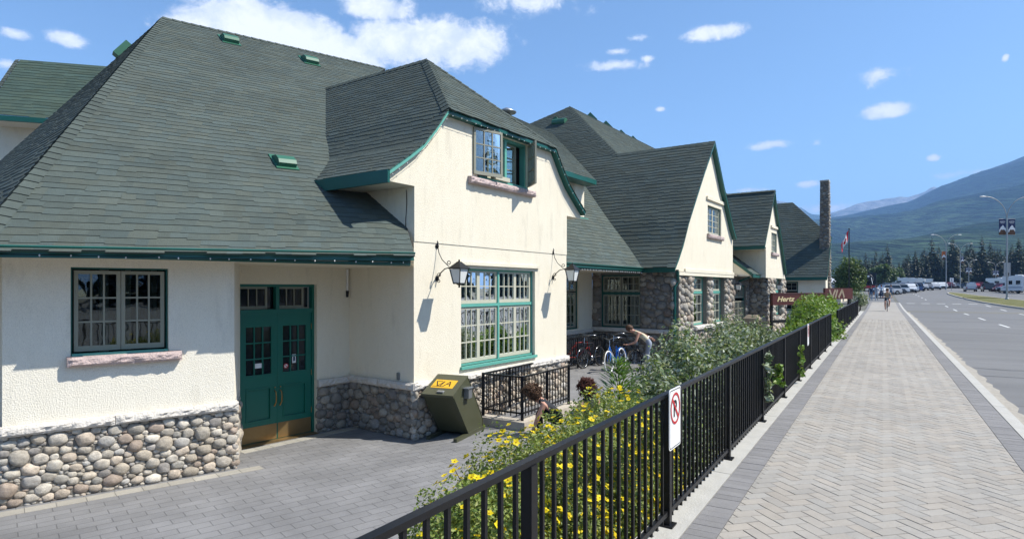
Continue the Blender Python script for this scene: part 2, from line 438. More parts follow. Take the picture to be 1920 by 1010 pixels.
def lerp_poly(pts, cum, t):
    for i in range(len(cum)-1):
        if t <= cum[i+1] or i == len(cum)-2:
            u = (t-cum[i])/max(1e-9, cum[i+1]-cum[i]); return pts[i].lerp(pts[i+1], u)
ROOF = (.087, .105, .093)
def shingles(mb, L, Rr, course=.2, tab=(.16, .42), lift=.016, seed=1, base=ROOF, var=.10):
    """rows of laminated shingles between the boundaries L and Rr, eave first"""
    rnd = random.Random(seed)
    L = [Vector(p) for p in L]; Rr = [Vector(p) for p in Rr]
    seg = [.5*((L[i+1]-L[i]).length+(Rr[i+1]-Rr[i]).length) for i in range(len(L)-1)]
    tot = sum(seg); cum = [0]
    for s_ in seg: cum.append(cum[-1]+s_/tot)
    n = max(1, round(tot/course))
    for i in range(n):
        v0, v1, v2 = i/n, (i+1)/n, min(1., (i+1.25)/n)
        l0, r0 = lerp_poly(L, cum, v0), lerp_poly(Rr, cum, v0); l2, r2 = lerp_poly(L, cum, v2), lerp_poly(Rr, cum, v2)
        ac = r0-l0; w = ac.length
        if w < .02: continue
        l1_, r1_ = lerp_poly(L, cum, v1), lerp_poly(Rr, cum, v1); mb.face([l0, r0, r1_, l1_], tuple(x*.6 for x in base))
        up = ((l2-l0)+(r2-r0)); nrm = ac.cross(up).normalized()
        u = -rnd.random()*tab[1]; row_c = rnd.uniform(.96, 1.04)
        sl = ((l2-l0)+(r2-r0)).normalized()
        prev = rnd.uniform(.0, .05)*course
        while u < w:
            tw = rnd.uniform(*tab); a, b = max(0, u)/w, min(w, u+tw)/w; u += tw
            if b <= a: continue
            dl = rnd.choice((0, 0, .16, .22))*course; d0, d1 = prev, dl
            g = row_c*(1+rnd.uniform(-var, var)); t = rnd.uniform(-.05, .05)
            col = (base[0]*g*(1+t), base[1]*g, base[2]*g*(1-t))
            dd = dl+rnd.uniform(-.02, .02)*course
            p0 = l0.lerp(r0, a)-sl*dd+nrm*lift; p1 = l0.lerp(r0, b)-sl*(dd+rnd.uniform(-.02, .02)*course)+nrm*lift
            p2 = l2.lerp(r2, b)+nrm*.001; p3 = l2.lerp(r2, a)+nrm*.001
            mb.face([p0, p1, p2, p3], col)
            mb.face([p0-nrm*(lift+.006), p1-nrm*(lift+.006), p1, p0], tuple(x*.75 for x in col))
            mb.face([p3, p3-nrm*.004, p0-nrm*lift, p0], col); mb.face([p1, p1-nrm*lift, p2-nrm*.004, p2], col)
            prev = dl
def caps(mb, path, w=.17, step=.2, seed=3, base=ROOF, n1=None, n2=None, lift=.03):
    """ridge or hip cap shingles along a path from low to high"""
    rnd = random.Random(seed)
    path = [Vector(p) for p in path]
    for i in range(len(path)-1):
        a, b = path[i], path[i+1]; d = (b-a); Ln = d.length; d.normalize(); k = max(1, int(Ln/step))
        s1 = n1.cross(d); s2 = d.cross(n2)
        if s1.z > 0 and abs(s1.z) > 1e-6: s1 = -s1
        if s2.z > 0 and abs(s2.z) > 1e-6: s2 = -s2
        for j in range(k):
            p = a+d*(Ln*j/k); e = a+d*(Ln*min(1., (j+1.3)/k)); g = rnd.uniform(.85, 1.1); col = tuple(x*g for x in base)
            up = (n1+n2).normalized(); t = up*lift; u0 = up*.014
            for sd, nn in ((s1, n1), (s2, n2)):
                q0 = p+sd*w+nn*.024; q1 = e+sd*w+nn*.008
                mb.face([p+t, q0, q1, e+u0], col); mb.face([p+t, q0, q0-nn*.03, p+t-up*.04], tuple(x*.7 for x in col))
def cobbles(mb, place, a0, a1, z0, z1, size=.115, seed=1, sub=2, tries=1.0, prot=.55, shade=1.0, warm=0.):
    """river stones packed on a surface; place(a, q, z) -> world"""
    rnd = random.Random(seed); stones = []; cell = size*2.2; grid = {}
    pal = [(.40, .36, .295), (.46, .415, .345), (.35, .315, .26), (.31, .29, .25), (.51, .465, .39), (.38, .33, .26), (.27, .25, .225), (.42, .355, .28), (.365, .345, .31), (.33, .265, .21)]
    area = (a1-a0)*(z1-z0)
    for fac, cnt in ((1.0, 14), (.8, 28), (.62, 60), (.45, 110), (.3, 160)):
        for _ in range(int(cnt*area/(size*size)*.12*tries)):
            rx = size*fac*rnd.uniform(.8, 1.18); rz = rx*rnd.uniform(.62, .92)
            if a1-a0 < 2.2*rx: rx = (a1-a0)/2.2
            if z1-z0 < 2*rz: continue
            a = rnd.uniform(a0+rx*.75, a1-rx*.75); z = rnd.uniform(z0+rz*.9, z1-rz*.9)
            ok = True; ci, cj = int(a//cell), int(z//cell)
            for ii in (ci-1, ci, ci+1):
                for jj in (cj-1, cj, cj+1):
                    for (b, y, sx, sz) in grid.get((ii, jj), ()):
                        if ((a-b)/(rx+sx))**2+((z-y)/(rz+sz))**2 < .92: ok = False; break
                    if not ok: break
                if not ok: break
            if ok:
                grid.setdefault((ci, cj), []).append((a, z, rx, rz)); stones.append((a, z, rx, rz))
    vs, fs = ICO[sub]
    for (a, z, rx, rz) in stones:
        c = rnd.choice(pal); g = rnd.uniform(.8, 1.18)*shade; col = (c[0]*g*(1+warm), c[1]*g, c[2]*g*(1-warm))  # shade paints light into the stones: sunlit fronts paler, shaded walls darker
        th = rnd.uniform(-.35, .35); ct, st = math.cos(th), math.sin(th); o = rnd.random()*50; dq = rnd.uniform(.75, 1.1)*prot*min(rx, rz)*1.25
        out = []
        for v in vs:
            k = 1.06+.22*noise.noise(v*1.1+Vector((o, 0, o)))
            sx = math.copysign(abs(v.x)**.86, v.x)*rx*k; sz = math.copysign(abs(v.z)**.86, v.z)*rz*k
            out.append(place(a+sx*ct-sz*st, v.y*dq*k, z+sx*st*.8+sz*ct))
        mb.mesh(out, fs, col, True)
def beam(mb, p, q, w, h, up=(0, 0, 1)):
    """rectangular bar from p to q"""
    p, q = Vector(p), Vector(q); d = (q-p).normalized(); up = Vector(up); x = d.cross(up)
    if x.length < 1e-6: x = d.orthogonal()
    x.normalize(); y = x.cross(d); x = x*(w/2); y = y*(h/2)
    mb.hexa([p-x-y, p+x-y, q+x-y, q-x-y, p-x+y, p+x+y, q+x+y, q-x+y])
def text_into(mb, body, place, width=None, height=None, thick=.004, shear=0, bold=0, spacing=1.):
    """lettering as solid shapes; place(x, y, h) -> world, x and y centred"""
    cu = bpy.data.curves.new('lettering', 'FONT'); cu.body = body; cu.align_x = 'CENTER'; cu.align_y = 'CENTER'; cu.shear = shear; cu.offset = bold; cu.space_character = spacing
    cu.resolution_u = 3; cu.fill_mode = 'FRONT'; cu.extrude = 0
    o = bpy.data.objects.new('lettering', cu); C.objects.link(o)
    dg = bpy.context.evaluated_depsgraph_get(); me = o.evaluated_get(dg).to_mesh()
    xs = [v.co.x for v in me.vertices]; ys = [v.co.y for v in me.vertices]
    w0, h0 = max(xs)-min(xs), max(ys)-min(ys); cx, cy = (max(xs)+min(xs))/2, (max(ys)+min(ys))/2
    sx = width/w0 if width else height/h0; sy = height/h0 if height else sx
    P = [((v.co.x-cx)*sx, (v.co.y-cy)*sy) for v in me.vertices]
    fs = [tuple(p.vertices) for p in me.polygons]
    mb.mesh([place(x, y, thick) for x, y in P], fs)
    ec = {}
    for f in fs:
        for i in range(len(f)):
            e = (f[i], f[(i+1) % len(f)]); key = tuple(sorted(e)); ec.setdefault(key, []).append(e)
    for key, es in ec.items():
        if len(es) == 1:
            a, b = es[0]; mb.mesh([place(*P[a], 0), place(*P[b], 0), place(*P[b], thick), place(*P[a], thick)], [(0, 1, 2, 3)])
    bpy.data.objects.remove(o, do_unlink=True); bpy.data.curves.remove(cu)
# ------------------------------------------------------------------ setting: ground, road, pavement
ST = Fr((0, 0), (.5173, .8558))          # street frame: a along the kerb, q towards the road
PL = -.85                                 # station forecourt level; pavement is 0
def gz(s): return 0 if s < 60 else (.013*(s-60) if s < 200 else 1.82)
def sheet(name, m, t0, t1, ss, dz, kind='structure', thick=None):
    mb = MB()
    for s0, s1 in zip(ss, ss[1:]):
        mb.face([ST.p(s0, t0, gz(s0)+dz), ST.p(s0, t1, gz(s0)+dz), ST.p(s1, t1, gz(s1)+dz), ST.p(s1, t0, gz(s1)+dz)])
        if thick:
            for t in (t0, t1): mb.face([ST.p(s0, t, gz(s0)+dz), ST.p(s1, t, gz(s1)+dz), ST.p(s1, t, gz(s1)+dz-thick), ST.p(s0, t, gz(s0)+dz-thick)])
    return mb.build(name, m, None, kind, rotz=ST.rot)
SS = [-40, 0, 30, 60, 80, 100, 130, 160, 200]
def build_ground():
    mb = MB(); far = SS+[500, 1500, 6000, 14000]
    def zl(s): return PL-.02 if s < 50 else (gz(s)-.17 if s > 62 else None)
    for s0, s1 in zip([-40, 0, 30, 50, 63, 80, 100, 130, 160, 200, 500, 1500, 6000, 14000], [0, 30, 50, 63, 80, 100, 130, 160, 200, 500, 1500, 6000, 14000]):
        za = PL-.02 if s0 <= 50 else gz(s0)-.17; zb = PL-.02 if s1 <= 50 else gz(s1)-.17
        for t0, t1 in ((-9000, -60), (-60, -1.46)): mb.face([ST.p(s0, t0, za), ST.p(s0, t1, za), ST.p(s1, t1, zb), ST.p(s1, t0, zb)])
        ya, yb = gz(s0)-.17, gz(s1)-.17
        mb.face([ST.p(s0, -1.46, za), ST.p(s0, -1.46, ya), ST.p(s1, -1.46, yb), ST.p(s1, -1.46, zb)])
        for t0, t1 in ((-1.46, 60), (60, 9000)): mb.face([ST.p(s0, t0, ya), ST.p(s0, t1, ya), ST.p(s1, t1, yb), ST.p(s1, t0, yb)])
    mb.build('ground', 'ground', None, 'structure', rotz=ST.rot)
build_ground()
sheet('road', 'asphalt', 1.53, 62, SS, -.145)
sheet('car_park', 'asphalt', -70, 1.20, [78, 100, 130, 160, 200], -.15)
def build_plaza():
    mb = MB(); mb.face([ST.p(-8, -46, PL), ST.p(-8, -2.75, PL), ST.p(52, -2.75, PL), ST.p(52, -46, PL)])
    o = mb.build('plaza_paving', 'plaza', None, 'structure', rotz=R(40))
    mb = MB(); mb.face([ST.p(-2, -2.72, PL+.004), ST.p(-2, -1.46, PL+.1), ST.p(50, -1.46, PL+.1), ST.p(50, -2.72, PL+.004)])
    mb.build('soil', 'soil', None, 'structure', rotz=ST.rot)
    mb = MB()
    for i in range(40): mb.fbox(ST, -2+i*1.3, -2+i*1.3+1.292, -2.86, -2.72, PL, PL+.09)
    mb.build('kerb', 'concrete', None, 'structure', rotz=ST.rot)
build_plaza()
def build_sidewalk():
    rnd = random.Random(5)
    # base under the paving
    sheet('sidewalk_base', 'gravel_dust', -1.22, 1.40, [-8, 20, 60, 78], -.0065, thick=.15)
    w = .112; g = .0032; bm = bmesh.new(); cl = bm.loops.layers.float_color.new('Col')
    c45 = math.cos(R(45)); pal = []
    def brick(cx, cy, lx, ly, s_lim):
        # rotate 45 degrees into (t, s)
        t = (cx-cy)*c45; s = (cx+cy)*c45
        if not (-1.15 < t < 1.30 and -1 < s < s_lim): return
        v = rnd.uniform(.94, 1.055); wv = rnd.uniform(-.02, .03); col = (.352*v*(1+wv), .325*v, .284*v*(1-wv), 1)
        dz = rnd.uniform(-.0012, .0012); tl = rnd.uniform(-.0012, .0012)
        vs = []
        for (hx, hy, z) in ((-1, -1, -.007), (1, -1, -.007), (1, 1, -.007), (-1, 1, -.007), (-1, -1, 0), (1, -1, 0), (1, 1, 0), (-1, 1, 0)):
            ins = g/2+(.003 if z == 0 else 0)
            x = cx+hx*(lx/2-ins); y = cy+hy*(ly/2-ins)
            T = (x-y)*c45; Sx = (x+y)*c45
            vs.append(bm.verts.new((T, Sx, z+(dz+tl*hx if z == 0 else 0))))
        for f in ((4, 5, 6, 7), (0, 1, 5, 4), (1, 2, 6, 5), (2, 3, 7, 6), (3, 0, 4, 7)):
            fc = bm.faces.new([vs[i] for i in f])
            for lp in fc.loops: lp[cl] = col
    N = int(46/w/c45)+20
    for x in range(-20, N):
        for y in range(-20, N):
            if abs((x-y)*w*c45) > 1.5: continue
            k = (x-y) % 4
            if k == 0: brick((x+1)*w, (y+.5)*w, 2*w, w, 40)
            elif k == 3: brick((x+.5)*w, (y+1)*w, w, 2*w, 40)
    for co, no in (((-.995, 0, 0), (-1, 0, 0)), ((1.145, 0, 0), (1, 0, 0)), ((0, 40, 0), (0, 1, 0))):
        bmesh.ops.bisect_plane(bm, geom=bm.verts[:]+bm.edges[:]+bm.faces[:], plane_co=co, plane_no=no, clear_outer=True, dist=1e-6)
    me = bpy.data.meshes.new('sidewalk'); bm.to_mesh(me); bm.free(); me.materials.append(MATS['brick_paver'])
    o = bpy.data.objects.new('sidewalk', me); C.objects.link(o); o['kind'] = 'structure'
    o.rotation_euler = (0, 0, ST.rot-R(90)); LOC[o.name] = Matrix.Rotation(ST.rot-R(90), 4, 'Z')
    # soldier course borders
    for nm, t0, t1 in (('pavement_border', -1.22, -.997), ('pavement_border', 1.147, 1.395)):
        mb = MB(); s = -1.
        while s < 40:
            v = rnd.uniform(.92, 1.07); mb.fbox(ST, s+.002, s+.108, t0+.003, t1-.003, -.01, .001+rnd.uniform(-.001, .0015), (.225*v, .217*v, .21*v)); s += .11
        mb.build(nm, 'brick_paver', None, 'structure', rotz=ST.rot)
    mb = MB(); mb.col = (.335, .31, .272)
    for s0, s1 in ((40, 60), (60, 78)):
        mb.face([ST.p(s0, -.997, gz(s0)), ST.p(s0, 1.147, gz(s0)), ST.p(s1, 1.147, gz(s1)), ST.p(s1, -.997, gz(s1))])
    mb.build('sidewalk', 'brick_paver', None, 'structure', rotz=ST.rot)
    mb = MB(); mb.col = (.225, .217, .21)
    for s0, s1 in ((40, 60), (60, 78)):
        for t0, t1 in ((-1.22, -.997), (1.147, 1.395)): mb.face([ST.p(s0, t0, gz(s0)), ST.p(s0, t1, gz(s0)), ST.p(s1, t1, gz(s1)), ST.p(s1, t0, gz(s1))])
    mb.build('pavement_border', 'brick_paver', None, 'structure', rotz=ST.rot)
    # kerb stones and gutter, fence footing
    mb = MB(); s = -6
    while s < 76:
        z = gz(s); mb.hexa([ST.p(s+.004, 1.397, z-.2), ST.p(s+2.494, 1.397, gz(s+2.5)-.2), ST.p(s+2.494, 1.575, gz(s+2.5)-.2), ST.p(s+.004, 1.575, z-.2), ST.p(s+.004, 1.40, z+.004), ST.p(s+2.494, 1.40, gz(s+2.5)+.004), ST.p(s+2.494, 1.55, gz(s+2.5)-.004), ST.p(s+.004, 1.55, z-.004)]); s += 2.5
    mb.build('kerb', 'concrete', None, 'structure', rotz=ST.rot)
    mb = MB(); rn = random.Random(2); ss = [-6+i*.4 for i in range(160)]; e = [1.80+rn.uniform(-.06, .07) for _ in ss]
    for i in range(len(ss)-1):
        mb.face([ST.p(ss[i], 1.56, gz(ss[i])-.137), ST.p(ss[i], e[i], gz(ss[i])-.141), ST.p(ss[i+1], e[i+1], gz(ss[i+1])-.141), ST.p(ss[i+1], 1.56, gz(ss[i+1])-.137)])
    mb.build('gutter_dust', 'gravel_dust', None, 'structure', rotz=ST.rot)
    mb = MB(); s = -6
    while s < 52:
        mb.hexa([ST.p(s+.005, -1.48, PL-.1), ST.p(s+2.995, -1.48, PL-.1), ST.p(s+2.995, -1.224, PL-.1), ST.p(s+.005, -1.224, PL-.1), ST.p(s+.005, -1.475, .012), ST.p(s+2.995, -1.475, .012), ST.p(s+2.995, -1.224, .003), ST.p(s+.005, -1.224, .003)]); s += 3.
    mb.build('footing', 'concrete', None, 'structure', rotz=ST.rot)
build_sidewalk()
def build_markings():
    mb = MB()
    def strip(s0, s1, t0, t1): mb.face([ST.p(s0, t0, gz(s0)-.140), ST.p(s0, t1, gz(s0)-.140), ST.p(s1, t1, gz(s1)-.140), ST.p(s1, t0, gz(s1)-.140)])
    s = 13.3
    while s < 76: strip(s, s+3, 5.15, 5.27); s += 8.1
    for s in (55, 63.5, 72): strip(s, s+3, 8.55, 8.67)
    for k in range(8): strip(78.6, 79.2, 2.2+k*1.35, 2.95+k*1.35)
    for k in range(5): strip(92+k*9, 95+k*9, 4.6, 4.72)
    mb.build('road_markings', 'paint_white_road', None, 'structure', rotz=ST.rot)
    # grass median with its kerb
    edge = [(52, 13.5), (58, 11.6), (64, 10.5), (72, 9.7), (82, 9.15), (95, 8.9), (110, 9.0), (125, 9.3), (134, 9.8), (138, 10.6)]
    back = [(52, 17.5), (64, 16.6), (82, 14.4), (110, 12.3), (130, 11.4), (138, 10.7)]
    def at_(tab, s):
        for (a, x), (b, y) in zip(tab, tab[1:]):
            if a <= s <= b: return x+(y-x)*(s-a)/(b-a)
        return tab[-1][1]
    g = MB(); kb = MB(); ss = [52+i*2. for i in range(44)]
    for s0, s1 in zip(ss, ss[1:]):
        if 96 < s0 < 99: continue
        e0, e1, b0, b1 = at_(edge, s0), at_(edge, s1), at_(back, s0), at_(back, s1)
        z0, z1 = gz(s0), gz(s1)
        g.face([ST.p(s0, e0+.2, z0-.01), ST.p(s0, b0-.2, z0-.01), ST.p(s1, b1-.2, z1-.01), ST.p(s1, e1+.2, z1-.01)])
        for sg, x0, x1 in ((1, e0, e1), (-1, b0, b1)):
            kb.hexa([ST.p(s0, x0, z0-.2), ST.p(s1, x1, z1-.2), ST.p(s1, x1+.2*sg, z1-.2), ST.p(s0, x0+.2*sg, z0-.2), ST.p(s0, x0+.03*sg, z0), ST.p(s1, x1+.03*sg, z1), ST.p(s1, x1+.2*sg, z1), ST.p(s0, x0+.2*sg, z0)])
    g.build('grass', 'grass', None, 'stuff', rotz=ST.rot)
    kb.build('kerb', 'concrete_warm', None, 'structure', rotz=ST.rot)
build_markings()

# ------------------------------------------------------------------ the station building
BAY = Fr((-1.6845, 10.528), (.5687, .8226))
LEFT = Fr((-6.0, 7.19), (.767, .642))
BACK = Fr((-4.368, 9.967), (.6266, .7793))
GUT = Fr((-5.583, 6.69), (.767, .642))
station = thing('railway_station', 'long cream stucco station with green shingle roofs, cobblestone base and stone chimney', 'building', (1.0, 14.0, PL))
def gz0(a): return EYE+.50+.022*a
SL = .69
def mainp(a, d): return GUT.p(a, -d, gz0(a)+SL*d)
def main_z(w):
    r = Vector((w.x, w.y, 0))-GUT.o; return gz0(r.dot(GUT.d))+SL*(-r.dot(GUT.n))
LB = .12                                   # top of the bay's stone ledge
def ledge(mb, fr, a0, a1, z0, z1, q, seed=1, step=.9):
    """rock faced stone course, as rough blocks butted end to end"""
    rnd = random.Random(seed); a = a0
    while a < a1-1e-4:
        b = min(a1, a+step*rnd.uniform(.8, 1.25))
        if a1-b < .25: b = a1
        nx = max(3, int((b-a)/.05)); nz = 4; vs = []; fs = []
        for i in range(nx+1):
            for j in range(nz+1):
                u, v = i/nx, j/nz; edge = min(u, 1-u, v, 1-v)
                bulge = (.016+rnd.uniform(0, .03)) if edge > 0 else rnd.uniform(.0, .006)
                vs.append(fr.p(a+.003+(b-a-.006)*u, q+bulge, z0+(z1-z0)*v))
        for i in range(nx):
            for j in range(nz): k = i*(nz+1)+j; fs.append((k, k+nz+1, k+nz+2, k+1))
        mb.mesh(vs, fs)
        mb.face([fr.p(a, q, z1), fr.p(b, q, z1), fr.p(b, q-.12, z1+.012), fr.p(a, q-.12, z1+.012)])
        mb.face([fr.p(a, q, z0), fr.p(b, q, z0), fr.p(b, q-.1, z0), fr.p(a, q-.1, z0)])
        for x in (a+.003, b-.003): mb.face([fr.p(x, q+.004, z0), fr.p(x, q+.004, z1), fr.p(x, q-.1, z1), fr.p(x, q-.1, z0)])
        a = b
def window(parent, fr, a0, a1, z0, z1, q, sashes, fm='trim_green', sm='sash_paint', fw=.05, bars=(), curt=0, sill=None, seed=1, room=.5, depth=.09):
    """framed window; sashes: (a0, a1, z0, z1, cols, rows) as fractions of the opening"""
    mb = MB()
    mb.fbox(fr, a0, a0+fw, q-depth, q, z0, z1); mb.fbox(fr, a1-fw, a1, q-depth, q, z0, z1)
    mb.fbox(fr, a0+fw, a1-fw, q-depth, q, z1-fw, z1); mb.fbox(fr, a0+fw, a1-fw, q-depth, q+.012, z0, z0+fw)
    for (u0, u1, v0, v1) in bars: mb.fbox(fr, a0+(a1-a0)*u0, a0+(a1-a0)*u1, q-depth, q+.006, z0+(z1-z0)*v0, z0+(z1-z0)*v1)
    w = mb.build('window', fm, parent)
    W_, H_ = a1-a0, z1-z0
    gl = MB(); 
    for (u0, u1, v0, v1, nc, nr) in sashes:
        s0, s1, t0, t1 = a0+W_*u0, a0+W_*u1, z0+H_*v0, z0+H_*v1
        sash(w, fr, s0, s1, t0, t1, q-.02, nc, nr, sm)
        gl.fbox(fr, s0+.02, s1-.02, q-.045, q-.041, t0+.02, t1-.02)
    gl.build('pane', 'glass', w)
    rm = MB(); b = q-room
    rm.face([fr.p(a0, b, z0), fr.p(a1, b, z0), fr.p(a1, b, z1), fr.p(a0, b, z1)])
    for x in (a0, a1): rm.face([fr.p(x, b, z0), fr.p(x, q-depth, z0), fr.p(x, q-depth, z1), fr.p(x, b, z1)])
    for z in (z0, z1): rm.face([fr.p(a0, b, z), fr.p(a1, b, z), fr.p(a1, q-depth, z), fr.p(a0, q-depth, z)])
    rm.build('room_interior', 'interior', w)
    if curt:
        rnd = random.Random(seed); cm = MB(); n = curt
        for i in range(n):
            c = a0+W_*(i+.5+rnd.uniform(-.2, .2))/n; hw = W_/n*rnd.uniform(.10, .3); pts = []
            for j in range(7): x = c-hw+2*hw*j/6; pts.append((x, q-.16-.018*math.sin(j*2.4)))
            zt = z1-.03; zb = z0+.03
            for (x, qq), (y, rr) in zip(pts, pts[1:]): cm.face([fr.p(x, qq, zb), fr.p(y, rr, zb), fr.p(y, rr, zt), fr.p(x, qq, zt)])
        cm.build('curtain', 'curtain', w)
    return w
def sash(parent, fr, s0, s1, t0, t1, q, nc, nr, sm, sw=.045, mw=.02, th=.04, name='sash'):
    mb = MB()
    mb.fbox(fr, s0, s0+sw, q-th, q, t0, t1); mb.fbox(fr, s1-sw, s1, q-th, q, t0, t1)
    mb.fbox(fr, s0+sw, s1-sw, q-th, q, t1-sw, t1); mb.fbox(fr, s0+sw, s1-sw, q-th, q, t0, t0+sw*1.5)
    gw, gh = (s1-s0-2*sw), (t1-t0-2.5*sw); tb = t0+1.5*sw
    for i in range(1, nc): c = s0+sw+gw*i/nc; mb.fbox(fr, c-mw/2, c+mw/2, q-th*.8, q-.004, tb, t1-sw)
    for j in range(1, nr):
        c = tb+gh*j/nr
        for i in range(nc):
            x0 = s0+sw+gw*i/nc+(mw/2 if i else 0); x1 = s0+sw+gw*(i+1)/nc-(mw/2 if i < nc-1 else 0)
            mb.fbox(fr, x0, x1, q-th*.8, q-.004, c-mw/2, c+mw/2)
    return mb.build(name, sm, parent)
def gutter(mb, path, out, w=.10, h=.11):
    """moulded eaves gutter swept along a path of points; out = horizontal outward direction"""
    prof = [(0, 0), (w, 0), (w+.012, -.012), (w+.004, -.03), (w-.02, -.06), (w-.035, -.085), (w-.03, -h), (0, -h)]
    path = [Vector(p) for p in path]; o = Vector(out).normalized(); rings = [[p+o*x+Vector((0, 0, z)) for x, z in prof] for p in path]; n = len(prof)
    vs = [v for r in rings for v in r]; fs = []
    for i in range(len(path)-1):
        for j in range(n): fs.append((i*n+j, i*n+(j+1) % n, (i+1)*n+(j+1) % n, (i+1)*n+j))
    fs += [tuple(range(n))[::-1], tuple((len(path)-1)*n+j for j in range(n))]
    mb.mesh(vs, fs)
BULB = {}
def bulbs(path, parent, step=.3, r=.013, seed=1):
    """a string of small white lights along a path: wire with one bulb part each"""
    rnd = random.Random(seed); path = [Vector(p) for p in path]; m = MB(); m.tube(path, .004, 4); wire = m.build('light_wire', 'black_iron', parent)
    if r not in BULB:
        q = MB(); q.ico((0, 0, 0), (r, r, r*1.5), 1); o = q.build('bulb', 'white_plastic', wire, world=False); BULB[r] = o.data; bpy.data.objects.remove(o, do_unlink=True)
    Mi = PM(wire).inverted()
    for a, b in zip(path, path[1:]):
        n = max(1, int((b-a).length/step))
        for i in range(n):
            o = bpy.data.objects.new('bulb', BULB[r]); C.objects.link(o); o.parent = wire; o.location = Mi @ (a.lerp(b, (i+.5+rnd.uniform(-.15, .15))/n)-V(0, 0, rnd.uniform(0, .012)))
# ---- left wing: wall, stone base, window
aw0 = LEFT.hit(4)[0]; aw1 = LEFT.hit(439)[0]
LZ = EYE+LEFT.hit(230, 776)[1]-EYE         # top of the ledge
zs = 2.12                                  # soffit height
def wl(px, py): return LEFT.hit(px, py)
win_a0, win_a1 = wl(132.5, 540)[0], wl(316, 540)[0]
wz1 = wl(224, 502)[1]; wz0 = .5*(wl(136, 672)[1]+wl(316, 654)[1])
mb = MB(); wallpoly(mb, LEFT, rect(aw0, aw1, LZ, zs+.03), [rect(win_a0, win_a1, wz0, wz1)], depth=.13)
bk_a = BACK.hit(449)[0]; pb = BACK.p(bk_a, 0, 0); rw = Fr(LEFT.p(aw1, 0, 0), pb-LEFT.p(aw1, 0, 0)); rl = (pb-LEFT.p(aw1, 0, 0)).length
mb.face([LEFT.p(aw1, 0, LZ), LEFT.p(aw1, 0, zs+.03), pb+V(0, 0, zs+.03), pb+V(0, 0, LZ)])
mb.face([LEFT.p(aw0, 0, LZ), LEFT.p(aw0, 0, zs+.03), LEFT.p(aw0, -3, zs+.03), LEFT.p(aw0, -3, LZ)])
mb.face([LEFT.p(aw0-4, -.6, PL), LEFT.p(aw0-4, -.6, zs), LEFT.p(aw0, -.6, zs), LEFT.p(aw0, -.6, PL)])
mb.build('wall', 'stucco_sunlit', station)
mb = MB(); ledge(mb, LEFT, aw0-.06, aw1+.05, LZ-.115, LZ, .055, 4, 1.3)
rq = Fr(LEFT.p(aw1+.05, .05, 0), rw.d)
mb.fbox(Fr(LEFT.p(aw1, 0, 0), -rw.d), -rl, 0, 0, .06, LZ-.115, LZ)
mb.build('stone_ledge', 'ledge_stone', station)
mb = MB(); mb.fbox(LEFT, aw0, aw1, -.4, .0, PL-.05, LZ-.116)
mb.build('wall_core', 'mortar', station)
mb = MB(); cobbles(mb, lambda a, q, z: LEFT.p(a, q+.0, z), aw0-.04, aw1+.06, PL-.01, LZ-.10, .086, 11, 3, 1.4, .62, 1.12)
fr2 = Fr(LEFT.p(aw1, 0, 0), -rw.d)
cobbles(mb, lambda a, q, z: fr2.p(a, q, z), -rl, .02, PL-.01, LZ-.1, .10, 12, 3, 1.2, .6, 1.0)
mb.build('cobble_base', 'cobble', station)
w = window(station, LEFT, win_a0, win_a1, wz0, wz1, -.05, [(.035, .497, .045, .965, 3, 3), (.503, .965, .045, .965, 3, 3)], curt=0, room=2.2, fw=.02)
rm = MB()      # the furnished room seen through the panes
for i, (a, wd) in enumerate(((.32, .10), (.62, .06), (.95, .07))): rm.fbox(LEFT, win_a0+a*(win_a1-win_a0), win_a0+a*(win_a1-win_a0)+wd, -.5-.2*i, -.42-.2*i, wz0, wz1)
rm.build('curtain', 'curtain', w)
mb = MB(); ledge(mb, LEFT, wl(124, 680)[0], wl(339, 680)[0], wz0-.125, wz0-.005, .085, 6, 9)
mb.build('window_sill', 'sill_stone', station)
mb = MB(); mb.fbox(LEFT, win_a0+.01, win_a1-.01, -.06, .02, wz0-.005, wz0+.03); mb.build('sill_board', 'trim_teal', station)
# ---- entrance recess
IN_A = 2.0706
inner = BACK.p(IN_A, 0, 0)
SIDE = Fr(inner, BAY.p(0, 0, 0)-inner); sl = (BAY.p(0, 0, 0)-inner).length
da0, da1 = BACK.hit(450)[0], BACK.hit(594)[0]; dz1 = BACK.hit(594, 533)[1]; BL = BACK.hit(625, 708)[1]
mb = MB(); wallpoly(mb, BACK, rect(da0-.35, IN_A, PL, zs+.03), [rect(da0, da1, PL+.001, dz1)], depth=.16)
mb.build('wall', 'stucco', station)
mb = MB(); wallpoly(mb, SIDE, rect(-2.2, sl, LB, 3.52)); 
mb.build('wall', 'stucco', station)
mb = MB(); ledge(mb, BACK, da1+.0, IN_A+.03, BL-.12, BL, .06, 8); ledge(mb, SIDE, -.05, sl+.06, LB-.12, LB, .06, 9)
mb.build('stone_ledge', 'ledge_stone', station)
mb = MB(); mb.fbox(BACK, da1+.005, IN_A, -.3, .0, PL-.05, BL-.121); mb.fbox(SIDE, 0, sl, -.3, .0, PL-.05, LB-.121)
mb.build('wall_core', 'mortar', station)
mb = MB(); cobbles(mb, lambda a, q, z: BACK.p(a, q, z), da1+.0, IN_A+.02, PL-.01, BL-.10, .11, 21, 3, 1.2, .6, .75); cobbles(mb, lambda a, q, z: SIDE.p(a, q, z), -.02, sl+.08, PL-.01, LB-.10, .105, 22, 3, 1.3, .62, .78)  # recess and bay side stones coloured dark for the shade they stand in
mb.build('cobble_base', 'cobble', station)
